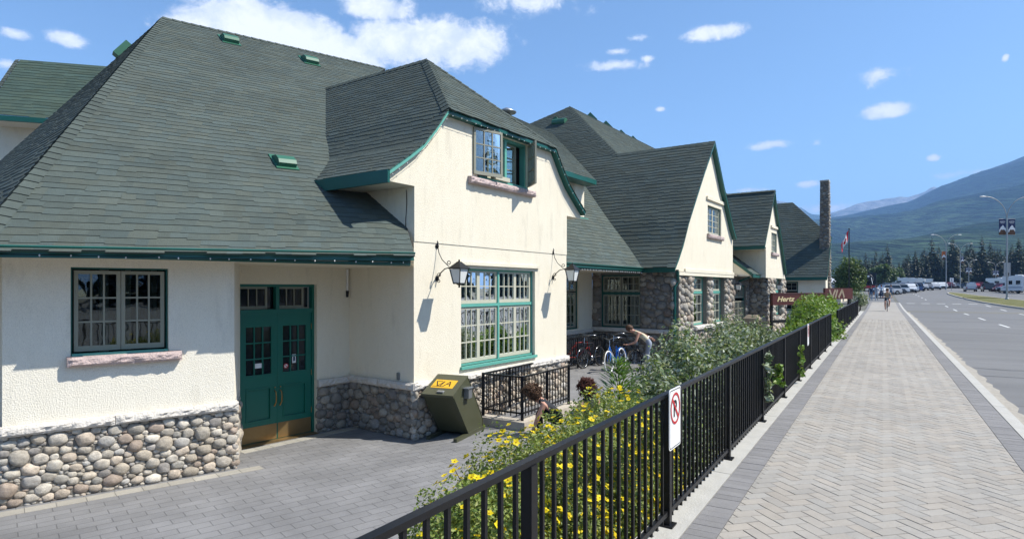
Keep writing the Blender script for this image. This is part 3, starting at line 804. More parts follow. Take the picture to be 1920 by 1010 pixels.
# soffit and gutter
mb = MB()
G0, G1 = -1.3, 5.13
ge = GUT.p(G1, -.02, 0)
mb.face([GUT.p(G0, -.02, zs), GUT.p(G1, -.02, zs), SIDE.p(sl, 0, zs), SIDE.p(0, 0, zs), BACK.p(-.6, -.2, zs), LEFT.p(aw0-2, -.4, zs)])
mb.build('soffit', 'smooth_plaster', station)
mb = MB(); fz = .165
mb.hexa([GUT.p(G0, -.03, zs-.015), GUT.p(G1, -.03, zs-.015), GUT.p(G1, 0, zs-.015+.02), GUT.p(G0, 0, zs-.015), GUT.p(G0, -.03, gz0(G0)-.06), GUT.p(G1, -.03, gz0(G1)-.06), GUT.p(G1, 0, gz0(G1)-.06), GUT.p(G0, 0, gz0(G0)-.06)])
mb.build('fascia', 'trim_green', station)
mb = MB(); gutter(mb, [GUT.p(G0, 0, gz0(G0)-.03), GUT.p(2, 0, gz0(2)-.034), GUT.p(G1+.02, 0, gz0(G1)-.03)], GUT.n, .105, .135)
mb.face([GUT.p(G1+.001, 0, zs), GUT.p(G1+.001, -.6, gz0(G1)+.3), GUT.p(G1+.001, 0, gz0(G1)-.03)])
mb.build('gutter', 'trim_green', station)
bulbs([GUT.p(G0, .075, zs-.015), GUT.p(G1, .075, zs+.045)], station, .29, .010)
# main roof
def hipa(d): return -.215+.3706*d
ds = [(-.125, 5.13), (.757, 5.47), (2.2, 5.35), (6.5, 7.1), (9.376, 9.7)]
mb = MB(); shingles(mb, [mainp(hipa(d), d) for d, _ in ds], [mainp(a, d) for d, a in ds], .175, (.13, .36), .012, 3)
PK = mainp(hipa(9.376), 9.376)
# end face of the hip
bk = px3(0, 325, 14.); e0 = mainp(hipa(-.125), -.125); ext = PK+(bk-PK)*1.6; ext.z = e0.z
shingles(mb, [ext, PK+(bk-PK)*.02], [e0, PK], .175, (.13, .36), .012, 4)
nm = (GUT.d.cross(GUT.p(0, -1, SL)-GUT.p(0, 0, 0))).normalized()
if nm.z < 0: nm = -nm
ne = (PK-e0).cross(ext-e0).normalized()
if ne.z < 0: ne = -ne
caps(mb, [e0, PK], .15, .19, 5, n1=ne, n2=nm)
RG = mainp(9.7, 9.376); nb = V(nm.x*-1, nm.y*-1, nm.z)
caps(mb, [PK, RG], .15, .22, 6, n1=nb, n2=nm)
mb.build('roof', 'shingle', station)
mb = MB(); mb.face([PK-V(0, 0, .03), RG-V(0, 0, .03), RG+V(-6, 7.2, -6), PK+V(-6, 7.2, -6)]); mb.face([e0-V(0, 0, .04), ext-V(0, 0, .04), PK-V(0, 0, .04)])
mb.face([mainp(hipa(0), 0)-V(0, 0, .02), mainp(5.13, 0)-V(0, 0, .02), mainp(5.47, .757)-V(0, 0, .02), mainp(9.7, 9.376)-V(0, 0, .02), PK-V(0, 0, .02)])
mb.build('roof_deck', 'ink_black', station)
# green vents on the main roof
def vent(px, py, on=None, w=.34):
    """low curved metal roof vent"""
    r = Vector(((px-960)/F, 1, (540-py)/F)); Y = 5.
    for _ in range(60): p = Vector((0, 0, EYE))+r*Y; Y += (p.z < main_z(p)) and -(main_z(p)-p.z)*.6 or (p.z-main_z(p))*.6
    p = r*Y+V(0, 0, EYE); r0 = Vector((p.x, p.y, 0))-GUT.o; a, d = r0.dot(GUT.d), -r0.dot(GUT.n)
    M = lambda u, v, h: mainp(a+u, d+v)+nm*h
    m = MB(); prof = [(-.20, .02), (-.20, .12), (-.13, .17), (.03, .16), (.22, .03)]
    k = w/.34; sec = [(v*k, h*k) for v, h in prof]
    L = [M(-.19*k, v, h) for v, h in sec]; Rr = [M(.19*k, v, h) for v, h in sec]
    for i in range(4): m.face([L[i], Rr[i], Rr[i+1], L[i+1]])
    m.face(L[::-1]); m.face(Rr); m.hexa([M(-.24*k, -.27*k, .01), M(.24*k, -.27*k, .01), M(.24*k, .28*k, .01), M(-.24*k, .28*k, .01), M(-.24*k, -.27*k, .026), M(.24*k, -.27*k, .026), M(.24*k, .28*k, .026), M(-.24*k, .28*k, .026)])
    m.build('roof_vent', 'vent_green', station)
for px, py, w in ((430, 77, .33), (580, 116, .33), (532, 306, .285)): vent(px, py, w=w)
m = MB(); c = PK+(ext-PK)*.14
M_ = Matrix(((GUT.d.x, GUT.n.x, 0), (GUT.d.y, GUT.n.y, 0), (0, 0, 1))); dn = (ext-PK).normalized()
beam(m, c+V(0, 0, .12)-GUT.n*.2, c+V(0, 0, .12)-GUT.n*.2+dn*.45, .3, .16); m.build('roof_vent', 'vent_green', station)

# ---- bay: walls, window openings
CR = 2.56; BW = 5.28
prof = [BAY.hit(px, py, .12) for px, py in ((728.3, 316.8), (738, 310), (748.8, 302.5), (770.2, 286.8), (793.9, 267.8), (817.7, 236.9), (839.2, 204.6))]
mid = BW/2
profR = [(2*mid-a, z) for a, z in prof]
zc = prof[-1][1]
def vz(a):
    p = prof if a < mid else [(2*mid-x, z) for x, z in prof]
    a2 = a if a < mid else a
    pts = sorted(p)
    for (x0, z0), (x1, z1) in zip(pts, pts[1:]):
        if x0 <= a2 <= x1: return z0+(z1-z0)*(a2-x0)/(x1-x0)
    return zc
uw = [BAY.hit(px, 300)[0] for px in (894, 989)]; uz1 = BAY.hit(940, 246)[1]; uz0 = BAY.hit(940, 345)[1]
lw = [BAY.hit(px, 540)[0] for px in (864.5, 1003)]; lz1 = .5*(BAY.hit(866, 505)[1]+BAY.hit(1002, 506)[1]); lz0 = .5*(BAY.hit(866, 690)[1]+BAY.hit(1002, 662)[1])
uz1 = min(uz1, zc-.10)
low = prof[0][0]+.03
outer = [(0, CR-.006), (BW, CR-.006), (BW, 3.5), (2*mid-low, 3.5)]+[(a, z-.03) for a, z in profR]+[(a, z-.03) for a, z in prof[::-1]]+[(low, 3.5), (0, 3.5)]
mb = MB(); wallpoly(mb, BAY, rect(0, BW, LB, CR+.006), [rect(lw[0], lw[1], lz0, lz1)], depth=.14)
wallpoly(mb, BAY, outer, [rect(uw[0], uw[1], uz0, uz1)], q=.012, depth=.2)
mb.fbox(BAY, .002, BW-.002, .0, .011, CR-.007, CR-.002)
for a0, a1 in ((low, 0), (BW, 2*mid-low)): mb.face([BAY.p(a0, .012, 3.5), BAY.p(a1, .012, 3.5), BAY.p(a1, -2.3, 3.5), BAY.p(a0, -2.3, 3.5)])
mb.face([BAY.p(BW, 0, LB), BAY.p(BW, 0, 3.6), BAY.p(BW, -3.2, 3.6), BAY.p(BW, -3.2, LB)])
mb.face([BAY.p(0, 0, CR), BAY.p(0, .012, CR), BAY.p(0, .012, 3.5), BAY.p(0, 0, 3.5)])
ll = [BAY.hit(px, 495)[0] for px in (872, 1014)]
mb.fbox(BAY, lw[0]-.12, lw[1]+.14, .0, .05, lz1+.06, lz1+.12)
mb.build('wall', 'stucco', station)
mb = MB(); ledge(mb, BAY, -.05, BW+.04, LB-.12, LB, .06, 14, 1.2); mb.build('stone_ledge', 'ledge_stone', station)
mb = MB(); mb.fbox(BAY, 0, BW, -.3, .0, PL-.05, LB-.121); mb.build('wall_core', 'mortar', station)
mb = MB(); cobbles(mb, lambda a, q, z: BAY.p(a, q, z), -.06, BW+.04, PL-.01, LB-.10, .092, 31, 3, 1.2, .62, 1.15, .02); mb.build('cobble_base', 'cobble', station)  # stones coloured paler to look sunlit
sa = []
for u0, u1 in ((.025, .25), (.25, .49), (.51, .745), (.745, .975)):
    sa += [(u0, u1, .025, .60, 3, 3), (u0, u1, .635, .985, 3, 2)]
w = window(station, BAY, lw[0], lw[1], lz0, lz1, -.07, sa, 'trim_teal', 'sash_light', .035, [(.49, .51, .02, .98), (.02, .49, .602, .633), (.51, .98, .602, .633)], curt=12, seed=4, room=.9)
mb = MB(); ledge(mb, BAY, BAY.hit(876, 345)[0], BAY.hit(998, 345)[0], uz0-.14, uz0-.01, .10, 7, 9); mb.build('window_sill', 'sill_stone', station)
mb = MB(); mb.fbox(BAY, lw[0]-.03, lw[1]+.03, -.08, .05, lz0-.055, lz0+.0); mb.build('sill_board', 'trim_teal', station)
# upper casement window, its two leaves standing open
mb = MB(); ua, ub = uw; UH = uz1-uz0
mb.fbox(BAY, ua, ua+.05, -.18, -.05, uz0, uz1); mb.fbox(BAY, ub-.05, ub, -.18, -.05, uz0, uz1); mb.fbox(BAY, ua+.05, ub-.05, -.18, -.05, uz1-.05, uz1); mb.fbox(BAY, ua+.05, ub-.05, -.18, .03, uz0, uz0+.05)
um = ua+(ub-ua)*.56; mb.fbox(BAY, um-.035, um+.035, -.16, -.02, uz0+.05, uz1-.05)
w = mb.build('window', 'trim_teal', station)
sash(w, BAY, ua+(um-ua)*.42, um-.036, uz0+.05, uz1-.05, -.06, 2, 3, 'sash_light')
sash(w, BAY, um+.036, um+(ub-um)*.7, uz0+.06, uz1-.06, -.14, 1, 3, 'sash_paint')
gl = MB(); gl.fbox(BAY, ua+(um-ua)*.44, um-.04, -.085, -.082, uz0+.1, uz1-.1); gl.fbox(BAY, um+.04, um+(ub-um)*.68, -.165, -.162, uz0+.1, uz1-.1)
rm = MB(); rm.face([BAY.p(ua, -1.3, uz0), BAY.p(ub, -1.3, uz0), BAY.p(ub, -1.3, uz1), BAY.p(ua, -1.3, uz1)])
for x in (ua, ub): rm.face([BAY.p(x, -1.3, uz0), BAY.p(x, -.2, uz0), BAY.p(x, -.2, uz1), BAY.p(x, -1.3, uz1)])
for z in (uz0, uz1): rm.face([BAY.p(ua, -1.3, z), BAY.p(ub, -1.3, z), BAY.p(ub, -.2, z), BAY.p(ua, -.2, z)])
rm.build('room_interior', 'interior', w)
mb = MB(); mb.fbox(BAY, ua+.1, um-.05, -.5, -.47, uz0+.02, uz1-.2); mb.build('curtain', 'curtain', w)
mb = MB(); mb.fbox(BAY, ua+(um-ua)*.45, um+.0, .0, .09, uz0+.05, uz0+.13); mb.build('vent_strip', 'sash_light', w)
def leaf_(hinge_a, ang, width, sgn):
    d = (BAY.d*math.cos(ang)*sgn+BAY.n*math.sin(ang)); fr = Fr(BAY.p(hinge_a, .03, 0), d if sgn > 0 else -d)
    s0, s1 = (0, width) if sgn > 0 else (-width, 0)
    sash(w, fr, s0, s1, uz0+.06, uz1-.02, .02, 3, 3, 'sash_paint', name='casement')
    gl.fbox(fr, s0+.03, s1-.03, -.002, .002, uz0+.1, uz1-.06)
lwid = .72
leaf_(ua-.14, R(14), lwid, 1); leaf_(ub, R(131), .55, 1)
gl.build('pane', 'glass', w)
# bay roof
PEAK = BAY.p(2.62, -2.111, EYE+5.167)
def on_main(a, z):
    f = lambda q: main_z(BAY.p(a, q, 0))-z
    f0, f1 = f(0), f(-1); return f0/(f0-f1)*-1 if abs(f0-f1) > 1e-9 else -2
FRT = [BAY.p(a, .16, z) for a, z in prof]; BK = [BAY.p(a, on_main(a, z)-.12, z) for a, z in prof]
Lc = FRT[-1]; Rc = BAY.p(2*mid-prof[-1][0], .16, zc); Vt = BAY.p(2.62, on_main(2.62, PEAK.z)-.1, PEAK.z)
mb = MB(); shingles(mb, BK+[Vt], FRT+[PEAK], .155, (.13, .36), .012, 8)
FR2 = [BAY.p(2*mid-a, .16, z) for a, z in prof]; BK2 = [BAY.p(2*mid-a, -6.5, z) for a, z in prof]
shingles(mb, FR2+[PEAK], BK2+[BAY.p(2.62, -6.5, PEAK.z)], .2, (.2, .5), .016, 9)
shingles(mb, [Lc-BAY.n*-.02, PEAK], [Rc, PEAK], .155, (.13, .36), .012, 10)
n1 = (PEAK-Lc).cross(BK[-1]-Lc); n1 = n1 if n1.z > 0 else -n1; n1.normalize()
n2 = (Rc-Lc).cross(PEAK-Lc); n2 = n2 if n2.z > 0 else -n2; n2.normalize(); n3 = (PEAK-Rc).cross(BAY.n); n3 = n3 if n3.z > 0 else -n3; n3.normalize()
caps(mb, [Lc, PEAK], .14, .18, 11, n1=n1, n2=n2); caps(mb, [Rc, PEAK], .14, .18, 12, n1=n2, n2=n3); caps(mb, [PEAK, Vt], .14, .2, 13, n1=n1, n2=n3)
mb.build('roof', 'shingle', station)
mb = MB()
for Lr, Rr_ in ((BK+[Vt], FRT+[PEAK]), (FR2+[PEAK], BK2+[BAY.p(2.62, -6.5, PEAK.z)])):
    for i in range(len(Lr)-1): mb.face([Lr[i]-V(0, 0, .02), Rr_[i]-V(0, 0, .02), Rr_[i+1]-V(0, 0, .02), Lr[i+1]-V(0, 0, .02)])
mb.face([Lc-V(0, 0, .02), Rc-V(0, 0, .02), PEAK-V(0, 0, .02)])
mb.build('roof_deck', 'ink_black', station)
def verge(mb, pts, fr, q0=.0, q1=.15, h=.11):
    for (a, z), (b, y) in zip(pts, pts[1:]):
        mb.hexa([fr.p(a, q0, z-h), fr.p(b, q0, y-h), fr.p(b, q1, y-h), fr.p(a, q1, z-h), fr.p(a, q0, z-.004), fr.p(b, q0, y-.004), fr.p(b, q1, y-.004), fr.p(a, q1, z-.004)])
mb = MB(); verge(mb, prof, BAY, h=.085); mb.build('verge_board', 'trim_teal', station)  # same green paint as the right verge; fading and sunlight both in the teal
mb = MB(); verge(mb, [prof[-1], profR[-1]], BAY, h=.09); verge(mb, profR[::-1], BAY, h=.095)
e0_, e1_ = BAY.p(prof[0][0], .15, 0), BK[0].copy(); e1_.z = 0; hz = prof[0][1]
beam(mb, BAY.p(prof[0][0]-.02, .15, hz-.115), V(BK[0].x, BK[0].y, hz-.115)-BAY.d*.02, .05, .21)
mb.build('verge_board', 'trim_green', station)
bulbs([BAY.p(a, .17, z-.10) for a, z in prof]+[BAY.p(a, .17, z-.11) for a, z in profR[::-1]], station, .2, .0095)
cable = [BAY.p(.02, .03, 3.45-.9*i/7) for i in range(8)]
mb = MB(); mb.tube([SIDE.p(sl-.18+.015*math.sin(i), .012, 3.45-.13*i) for i in range(8)], .006, 5); mb.build('cable', 'ink_black', station)
# flue cap behind the bay roof
m = MB(); c = px3(950, 206, 18.5); m.lathe([(.10, -.9), (.10, -.13), (.0, -.13)], c, 14); m.lathe([(.0, -.10), (.28, -.10), (.30, -.07), (.06, .05), (0, .06)], c, 18)
for k in range(3): m.tube([c+V(.09*math.cos(k*2.1), .09*math.sin(k*2.1), -.14), c+V(.09*math.cos(k*2.1), .09*math.sin(k*2.1), -.08)], .012, 5)
m.build('flue', 'metal_grey', station)
# pipe stub on the recess corner
m = MB(); c = inner+SIDE.n*.06+BACK.n*.02; m.tube([c+V(0, 0, 2.1), c+V(0, 0, 1.66)], .022, 8); m.build('conduit', 'white_plastic', station)
m = MB(); m.tube([c+V(0, 0, 1.7), c+V(.0, -.01, 1.58)], [.03, .02], 8); m.build('conduit_end', 'black_iron', station)
m = MB(); b = SIDE.hit(748, 702)[0]; m.fbox(SIDE, b-.03, b+.03, .0, .03, LB+.03, LB+.15); m.build('socket_box', 'metal_grey', station)

# ---- door
def make_door():
    m = MB(); q = -.10; W_ = da1-da0; top = dz1; tz = BACK.hit(520, 583)[1]; fw = .045
    m.fbox(BACK, da0, da0+fw, q-.08, q+.02, PL, top); m.fbox(BACK, da1-fw, da1, q-.08, q+.02, PL, top)
    m.fbox(BACK, da0+fw, da1-fw, q-.08, q+.02, top-fw, top); m.fbox(BACK, da0+fw, da1-fw, q-.08, q+.03, tz-.04, tz+.03)
    am = (da0+da1)/2; m.fbox(BACK, am-.03, am+.03, q-.08, q+.015, tz+.03, top-fw)
    d = m.build('door', 'door_green', station)
    gl = MB()
    for x0, x1 in ((da0+fw, am-.03), (am+.03, da1-fw)):
        sash(d, BACK, x0, x1-.16*(x1-x0)-.02, tz+.035, top-fw, q-.06, 3, 1, 'sash_paint', .035, .016, name='transom')
        gl.fbox(BACK, x0+.02, x1-.03, q-.09, q-.085, tz+.05, top-fw-.01)
    zb = PL+.02; zt = tz-.042
    for k, (x0, x1) in enumerate(((da0+fw+.003, am-.002), (am+.002, da1-fw-.003))):
        lf = MB(); w_ = x1-x0; st = .105; th = .045; y0, y1 = q-.05, q-.005
        g0, g1 = x0+st, x1-st; gz1 = zt-.22; gz0_ = zt-1.02; p1 = gz0_-.22; p0 = zb+.34
        lf.fbox(BACK, x0, g0, y0, y1, zb, zt); lf.fbox(BACK, g1, x1, y0, y1, zb, zt)
        for a, b in ((gz1, zt), (p1, gz0_), (zb, p0)): lf.fbox(BACK, g0, g1, y0, y1, a, b)
        lf.fbox(BACK, g0, g1, y0+.005, y1-.022, p0, p1)
        for a0, a1, b0, b1 in ((g0, g0+.025, p0, p1), (g1-.025, g1, p0, p1), (g0+.025, g1-.025, p0, p0+.025), (g0+.025, g1-.025, p1-.025, p1)): lf.fbox(BACK, a0, a1, y1-.022, y1+.012, b0, b1)
        for i in (1, 2):
            c = g0+(g1-g0)*i/3; lf.fbox(BACK, c-.011, c+.011, y0+.01, y1-.006, gz0_, gz1)
            z = gz0_+(gz1-gz0_)*i/3
            for j in range(3): lf.fbox(BACK, g0+(g1-g0)*j/3+(.011 if j else 0), g0+(g1-g0)*(j+1)/3-(.011 if j < 2 else 0), y0+.01, y1-.007, z-.011, z+.011)
        o = lf.build('door_leaf', 'door_green', d)
        gl.fbox(BACK, g0+.002, g1-.002, y0+.014, y0+.018, gz0_+.002, gz1-.002)
        kp = MB(); kp.fbox(BACK, x0+.01, x1-.01, y1+.0015, y1+.006, zb+.01, zb+.27); kp.build('kick_plate', 'brass_plate', d)
        h = MB(); hx = x1-.05 if k == 0 else x0+.05; hz_ = p1-.22
        h.tube([BACK.p(hx, y1, hz_+.15), BACK.p(hx, y1+.05, hz_+.12), BACK.p(hx, y1+.065, hz_+.04), BACK.p(hx+.006, y1+.05, hz_-.05), BACK.p(hx, y1, hz_-.12)], [.008, .011, .011, .010, .014], 8)
        h.ico(BACK.p(hx, y1+.02, hz_+.2), (.014, .014, .014), 1); h.build('handle', 'brass', d)
        for z in (zt-.25, (zt+zb)/2, zb+.4):
            hg = MB(); xx = (x0-.002 if k == 0 else x1+.002); hg.tube([BACK.p(xx, y1+.008, z-.05), BACK.p(xx, y1+.008, z+.05)], .009, 6); hg.build('hinge', 'brass_plate', d)
        sx = g0+(g1-g0)*(.5)
        if k == 0:
            s = MB(); s.fbox(BACK, sx-.06, sx+.06, y1-.02, y1-.016, gz0_+.11, gz0_+.19); s.build('notice', 'sign_white', d)
        else:
            s = MB(); s.fbox(BACK, sx-.035, sx+.035, y1-.02, y1-.016, gz0_+.14, gz0_+.29); s.build('notice', 'sign_white', d)
            s = MB(); s.fbox(BACK, sx-.018, sx+.018, y1-.0155, y1-.014, gz0_+.17, gz0_+.25); s.ico(BACK.p(sx, y1-.0148, gz0_+.265), (.012, .003, .012), 1); s.build('notice_figure', 'cloth_navy', d)
            sx2 = g0+(g1-g0)*.15; s = MB(); Mr = Matrix.Rotation(R(90), 4, 'X'); Mz = Matrix.Rotation(BACK.rot, 4, 'Z')
            s.lathe([(0, .001), (.045, .001), (.045, 0)], BACK.p(sx2, y1-.014, gz0_+.10), 18, M=Mz @ Mr); s.build('notice', 'sign_white', d)
            s = MB(); s.lathe([(.033, .002), (.045, .002)], BACK.p(sx2, y1-.014, gz0_+.10), 18, M=Mz @ Mr); beam(s, BACK.p(sx2-.026, y1-.012, gz0_+.126), BACK.p(sx2+.026, y1-.012, gz0_+.074), .004, .01); s.build('notice_ring', 'ink_red', d)
    gl.build('pane', 'dark_glass', d)
    m = MB(); m.fbox(BACK, da0, da1, -.14, .05, PL, PL+.018); m.build('threshold', 'brass_plate', d)
    m = MB(); m.fbox(BACK, da0, da1, -.7, -.68, PL, top); m.build('room_interior', 'interior', d)
make_door()
# light paver strips at the foot of the walls
m = MB(); rnd = random.Random(3); a = aw0-.1
while a < aw1+.3:
    v = rnd.uniform(.9, 1.1); m.fbox(LEFT, a+.003, a+.297, .10, .30, PL-.01, PL+.006, (.37*v, .345*v, .295*v)); a += .3
a = da0-.1
while a < IN_A-.1: v = rnd.uniform(.9, 1.1); m.fbox(BACK, a+.003, a+.247, .12, .32, PL-.01, PL+.006, (.36*v, .34*v, .29*v)); a += .25
m.build('paving_edge', 'brick_paver', None, 'structure', rotz=LEFT.rot)
# ---- rear wing seen past the hip
RW = Fr(px3(38, 112, 22.), px3(190, 125, 22.6)-px3(38, 112, 22.))
r0, r1 = px3(38, 112, 22.), px3(230, 128.5, 22.8); r1.z = r0.z
ev0 = px3(-30, 213, 19.2); ev1 = px3(130, 225, 19.9); ev1.z = ev0.z; evm = ev0.lerp(ev1, .2)
mb = MB(); shingles(mb, [ev0, r0], [ev1, r1], .2, (.2, .5), .016, 15, (.060, .088, .071))
shingles(mb, [ev0+V(-3.5, 4, 0), r0+V(-.02, .02, 0)], [ev0, r0], .2, (.2, .5), .016, 16, (.060, .088, .071))
caps(mb, [ev0, r0], .15, .2, 7, n1=V(-.5, -.3, .8).normalized(), n2=V(0, -.6, .8).normalized()); mb.build('roof', 'shingle', station)
mb = MB(); beam(mb, ev0-V(0, 0, .1), ev1-V(0, 0, .1), .1, .16); mb.build('fascia', 'trim_green', station)
mb = MB(); wv0, wv1 = ev0+V(-.3, .9, 0), ev1+V(0, .9, 0)
mb.face([wv0-V(0, 0, 3.2), wv1-V(0, 0, 3.2), wv1-V(0, 0, .16), wv0-V(0, 0, .16)]); mb.face([ev0-V(0, 0, .17), ev1-V(0, 0, .17), wv1-V(0, 0, .17), wv0-V(0, 0, .17)])
mb.build('wall', 'stucco', station)
# ------------------------------------------------------------------ station, beyond the bay
EV = EYE+.735                              # eaves level of the far wings
def SP(a, q, z): return BAY.p(a, q, z)
AX, QE = 12.3, -1.0                        # second gable: eave line; wing eave
# wing between bay and second gable
lowL = lambda a, d: SP(a, QE-d, EV+.94*d)
vtop = SP(18.7, -8.28, EYE+7.56)
mb = MB(); shingles(mb, [lowL(5.35, -.05), lowL(10.5, 6.6)], [SP(AX+.1, QE+.05, EV-.04), vtop], .2, (.2, .5), .016, 21)
mb.build('roof', 'shingle', station)
mb = MB(); wallpoly(mb, Fr(SP(5.28, -3.16, 0), BAY.d), rect(0, 7.5, .24, EV+.05), [rect(4.2, 6.45, .3, 2.2)]); mb.build('wall', 'stucco', station)
W2 = Fr(SP(5.28, -3.16, 0), BAY.d)
window(station, W2, 4.2, 6.45, .3, 2.2, -.06, [(.03, .5, .03, .68, 3, 3), (.5, .97, .03, .68, 3, 3), (.03, .97, .7, .97, 6, 1)], fw=.05, curt=3)
mb = MB(); ledge(mb, W2, 0, 7.5, .12, .24, .05, 31, 1.2); mb.build('stone_ledge', 'ledge_stone', station)
mb = MB(); mb.fbox(W2, 0, 7.5, -.3, 0, PL-.05, .12); mb.build('wall_core', 'mortar', station)
mb = MB(); cobbles(mb, lambda a, q, z: W2.p(a, q, z), 0, 7.5, PL, .12, .13, 32, 2, .8, .55, .75); mb.build('cobblestone_base', 'cobble', station)
mb = MB(); mb.face([SP(5.3, QE, EV-.17), SP(AX+.4, QE, EV-.17), SP(AX+.4, -3.2, EV-.17), SP(5.3, -3.2, EV-.17)]); mb.build('soffit', 'smooth_plaster', station)
mb = MB(); gutter(mb, [SP(5.4, QE, EV-.03), SP(AX, QE, EV-.03)], BAY.n); mb.fbox(BAY, 5.4, AX, QE-.03, QE, EV-.2, EV-.03); mb.build('gutter', 'trim_green', station)
bulbs([SP(5.4, QE+.03, EV-.2), SP(AX, QE+.03, EV-.2)], station, .17, .018)
# upper dormer beside the bay
da, dq = 11.6, -2.87; dzb, dzt = EYE+2.45, EYE+3.6
DR = Fr(SP(0, dq, 0), BAY.d)
dw0, dw1 = DR.hit(1056)[0], DR.hit(1078)[0]; dzw0, dzw1 = DR.hit(1068, 385)[1], DR.hit(1068, 339)[1]
mb = MB(); wallpoly(mb, DR, rect(5.3, da, dzb-.4, dzt), [rect(dw0, dw1, dzw0, dzw1)]); mb.face([SP(da, dq, dzb-.4), SP(da, dq, dzt), SP(da, dq-1.2, dzt), SP(da, dq-1.2, dzb-.4)]); mb.build('wall', 'stucco', station)
window(station, DR, dw0, dw1, dzw0, dzw1, -.05, [(.04, .96, .04, .96, 3, 3)], fw=.04)
e1 = DR.hit(1117, 338, .45); tip = SP(e1[0], dq+.45, e1[1]); e0_ = SP(5.0, dq+.45, e1[1]); tp = px3(1036, 251, 30.5)
mb = MB(); shingles(mb, [e0_, SP(11.0, -8.0, tp.z)], [tip, tp], .2, (.2, .5), .016, 23); mb.build('roof', 'shingle', station)
mb = MB(); beam(mb, e0_-V(0, 0, .08), tip-V(0, 0, .08), .06, .16); mb.face([e0_-V(0, 0, .17), tip-V(0, 0, .17), SP(da, dq, dzt), SP(5.3, dq, dzt)]); mb.build('fascia', 'trim_green', station)
mb = MB(); beam(mb, DR.p(5.3, .04, dzb-.02), DR.p(da+.2, .04, dzb-.02), .06, .07); mb.build('flashing', 'trim_teal', station)
# second gable
vl = [BAY.hit(px, py, .2) for px, py in ((1265, 500), (1272.4, 480.6), (1281, 454.5), (1292, 411), (1305, 369.5), (1322.5, 315), (1340, 265))]
vr = [BAY.hit(px, py, .2) for px, py in ((1380.5, 443.5), (1374.8, 424), (1366, 384.7), (1357.4, 350), (1348.6, 306.3), (1340, 265))]
g2a, g2b = BAY.hit(1270)[0], BAY.hit(1372.6)[0]; g2z = EYE+.59
w2 = [BAY.hit(px, 420)[0] for px in (1325.5, 1351)]; w2z = [.5*(BAY.hit(1325, 439)[1]+BAY.hit(1351, 444)[1]), .5*(BAY.hit(1325, 385)[1]+BAY.hit(1351, 392)[1])]
outer = [(g2a, g2z), (g2b, g2z), (g2b, vr[0][1]-.1)]+[(a, z-.04) for a, z in vr[:-1]]+[(vl[-1][0], vl[-1][1]-.04)]+[(a, z-.04) for a, z in vl[::-1][1:]]
mb = MB(); wallpoly(mb, BAY, outer, [rect(*w2, *w2z)], q=.03)
mb.fbox(BAY, g2a+.6, g2b, .03, .09, g2z-.02, g2z+.10); mb.fbox(BAY, g2a, g2b, .0, .075, g2z-.14, g2z-.02)
mb.fbox(BAY, w2[0]-.2, w2[1]+.2, .03, .10, w2z[1]+.2, w2z[1]+.32)
mb.face([SP(g2b, .03, g2z-.1), SP(g2b, .03, vr[0][1]), SP(g2b, -6, vr[0][1]), SP(g2b, -6, g2z-.1)])
mb.build('wall', 'stucco', station)
window(station, BAY, *w2, *w2z, -.04, [(.04, .5, .04, .96, 2, 4), (.5, .96, .04, .96, 2, 4)], sm='sash_light', fw=.05, curt=2)
mb = MB(); ledge(mb, BAY, w2[0]-.1, w2[1]+.1, w2z[0]-.16, w2z[0], .12, 33, 9); mb.build('window_sill', 'sill_stone', station)
ridge_f = SP(vl[-1][0], .22, vl[-1][1])
def a_of_z(z):
    for (a0, z0), (a1, z1) in zip(vl, vl[1:]):
        if z0 <= z <= z1: return a0+(a1-a0)*(z-z0)/(z1-z0)
    return vl[-1][0]+(z-vl[-1][1])*.8
Lb = []; Rb = []
for a, z in vl:
    t = (z-vl[0][1])/(vtop.z-vl[0][1]); q = QE+(-8.28-QE)*max(0, t)
    Lb.append(SP(a, q-.15, z)); Rb.append(SP(a, .22, z))
zr = vl[-1][1]; ar = vl[-1][0]; YH = (zr-EYE)*F/261; hb = px3(1132, 279, YH); qh = (hb-BAY.o).dot(BAY.n)
pk = px3(1068, 200, 32.2); aw_ = (pk-BAY.o).dot(BAY.d); qw_ = (pk-BAY.o).dot(BAY.n)
mb = MB(); shingles(mb, Lb, Rb, .21, (.2, .5), .018, 24, tuple(x*.93 for x in ROOF))  # left slopes darker than the other roofs, their shade put into the colour
shingles(mb, [SP(ar, qh-14, zr), pk], [SP(ar, qh, zr), pk], .21, (.2, .5), .018, 25, tuple(x*.93 for x in ROOF))
# slope facing the street above the gable
shingles(mb, [SP(ar, qh, zr), pk], [SP(ar+22, qh, zr), SP(aw_+20, qw_, pk.z)], .21, (.2, .5), .016, 26)
bR = [SP(a, .22, z) for a, z in vr]; bR2 = [SP(a, -7, z) for a, z in vr]
shingles(mb, bR, bR2, .21, (.2, .5), .016, 27)
gn = (Rb[-1]-Rb[-2]).cross(BAY.n); gn = gn if gn.z > 0 else -gn; gn.normalize(); gm = (bR[-1]-bR[-2]).cross(BAY.n); gm = gm if gm.z > 0 else -gm; gm.normalize()
caps(mb, [SP(ar, qh, zr), ridge_f], .16, .24, 28, n1=gn, n2=gm)
hn = (SP(ar+22, qh, zr)-pk).cross(hb-pk); hn = hn if hn.z > 0 else -hn; hn.normalize()
caps(mb, [SP(ar, qh, zr), pk], .2, .24, 29, n1=gn, n2=hn); caps(mb, [pk, SP(aw_+20, qw_, pk.z)], .16, .24, 30, n1=-BAY.n*.6+V(0, 0, .8), n2=hn)
mb.build('roof', 'shingle', station)
m = MB(); q = px3(1050, 229, 32.2); m.tube([q+BAY.d*-.5+V(0, 0, .0), q+BAY.d*.1+V(0, 0, .05)], .16, 10); m.tube([px3(1037, 230, 31.5), px3(1061, 227, 31.0)], .16, 10) ; m.build('roof_vent', 'vent_green', station)
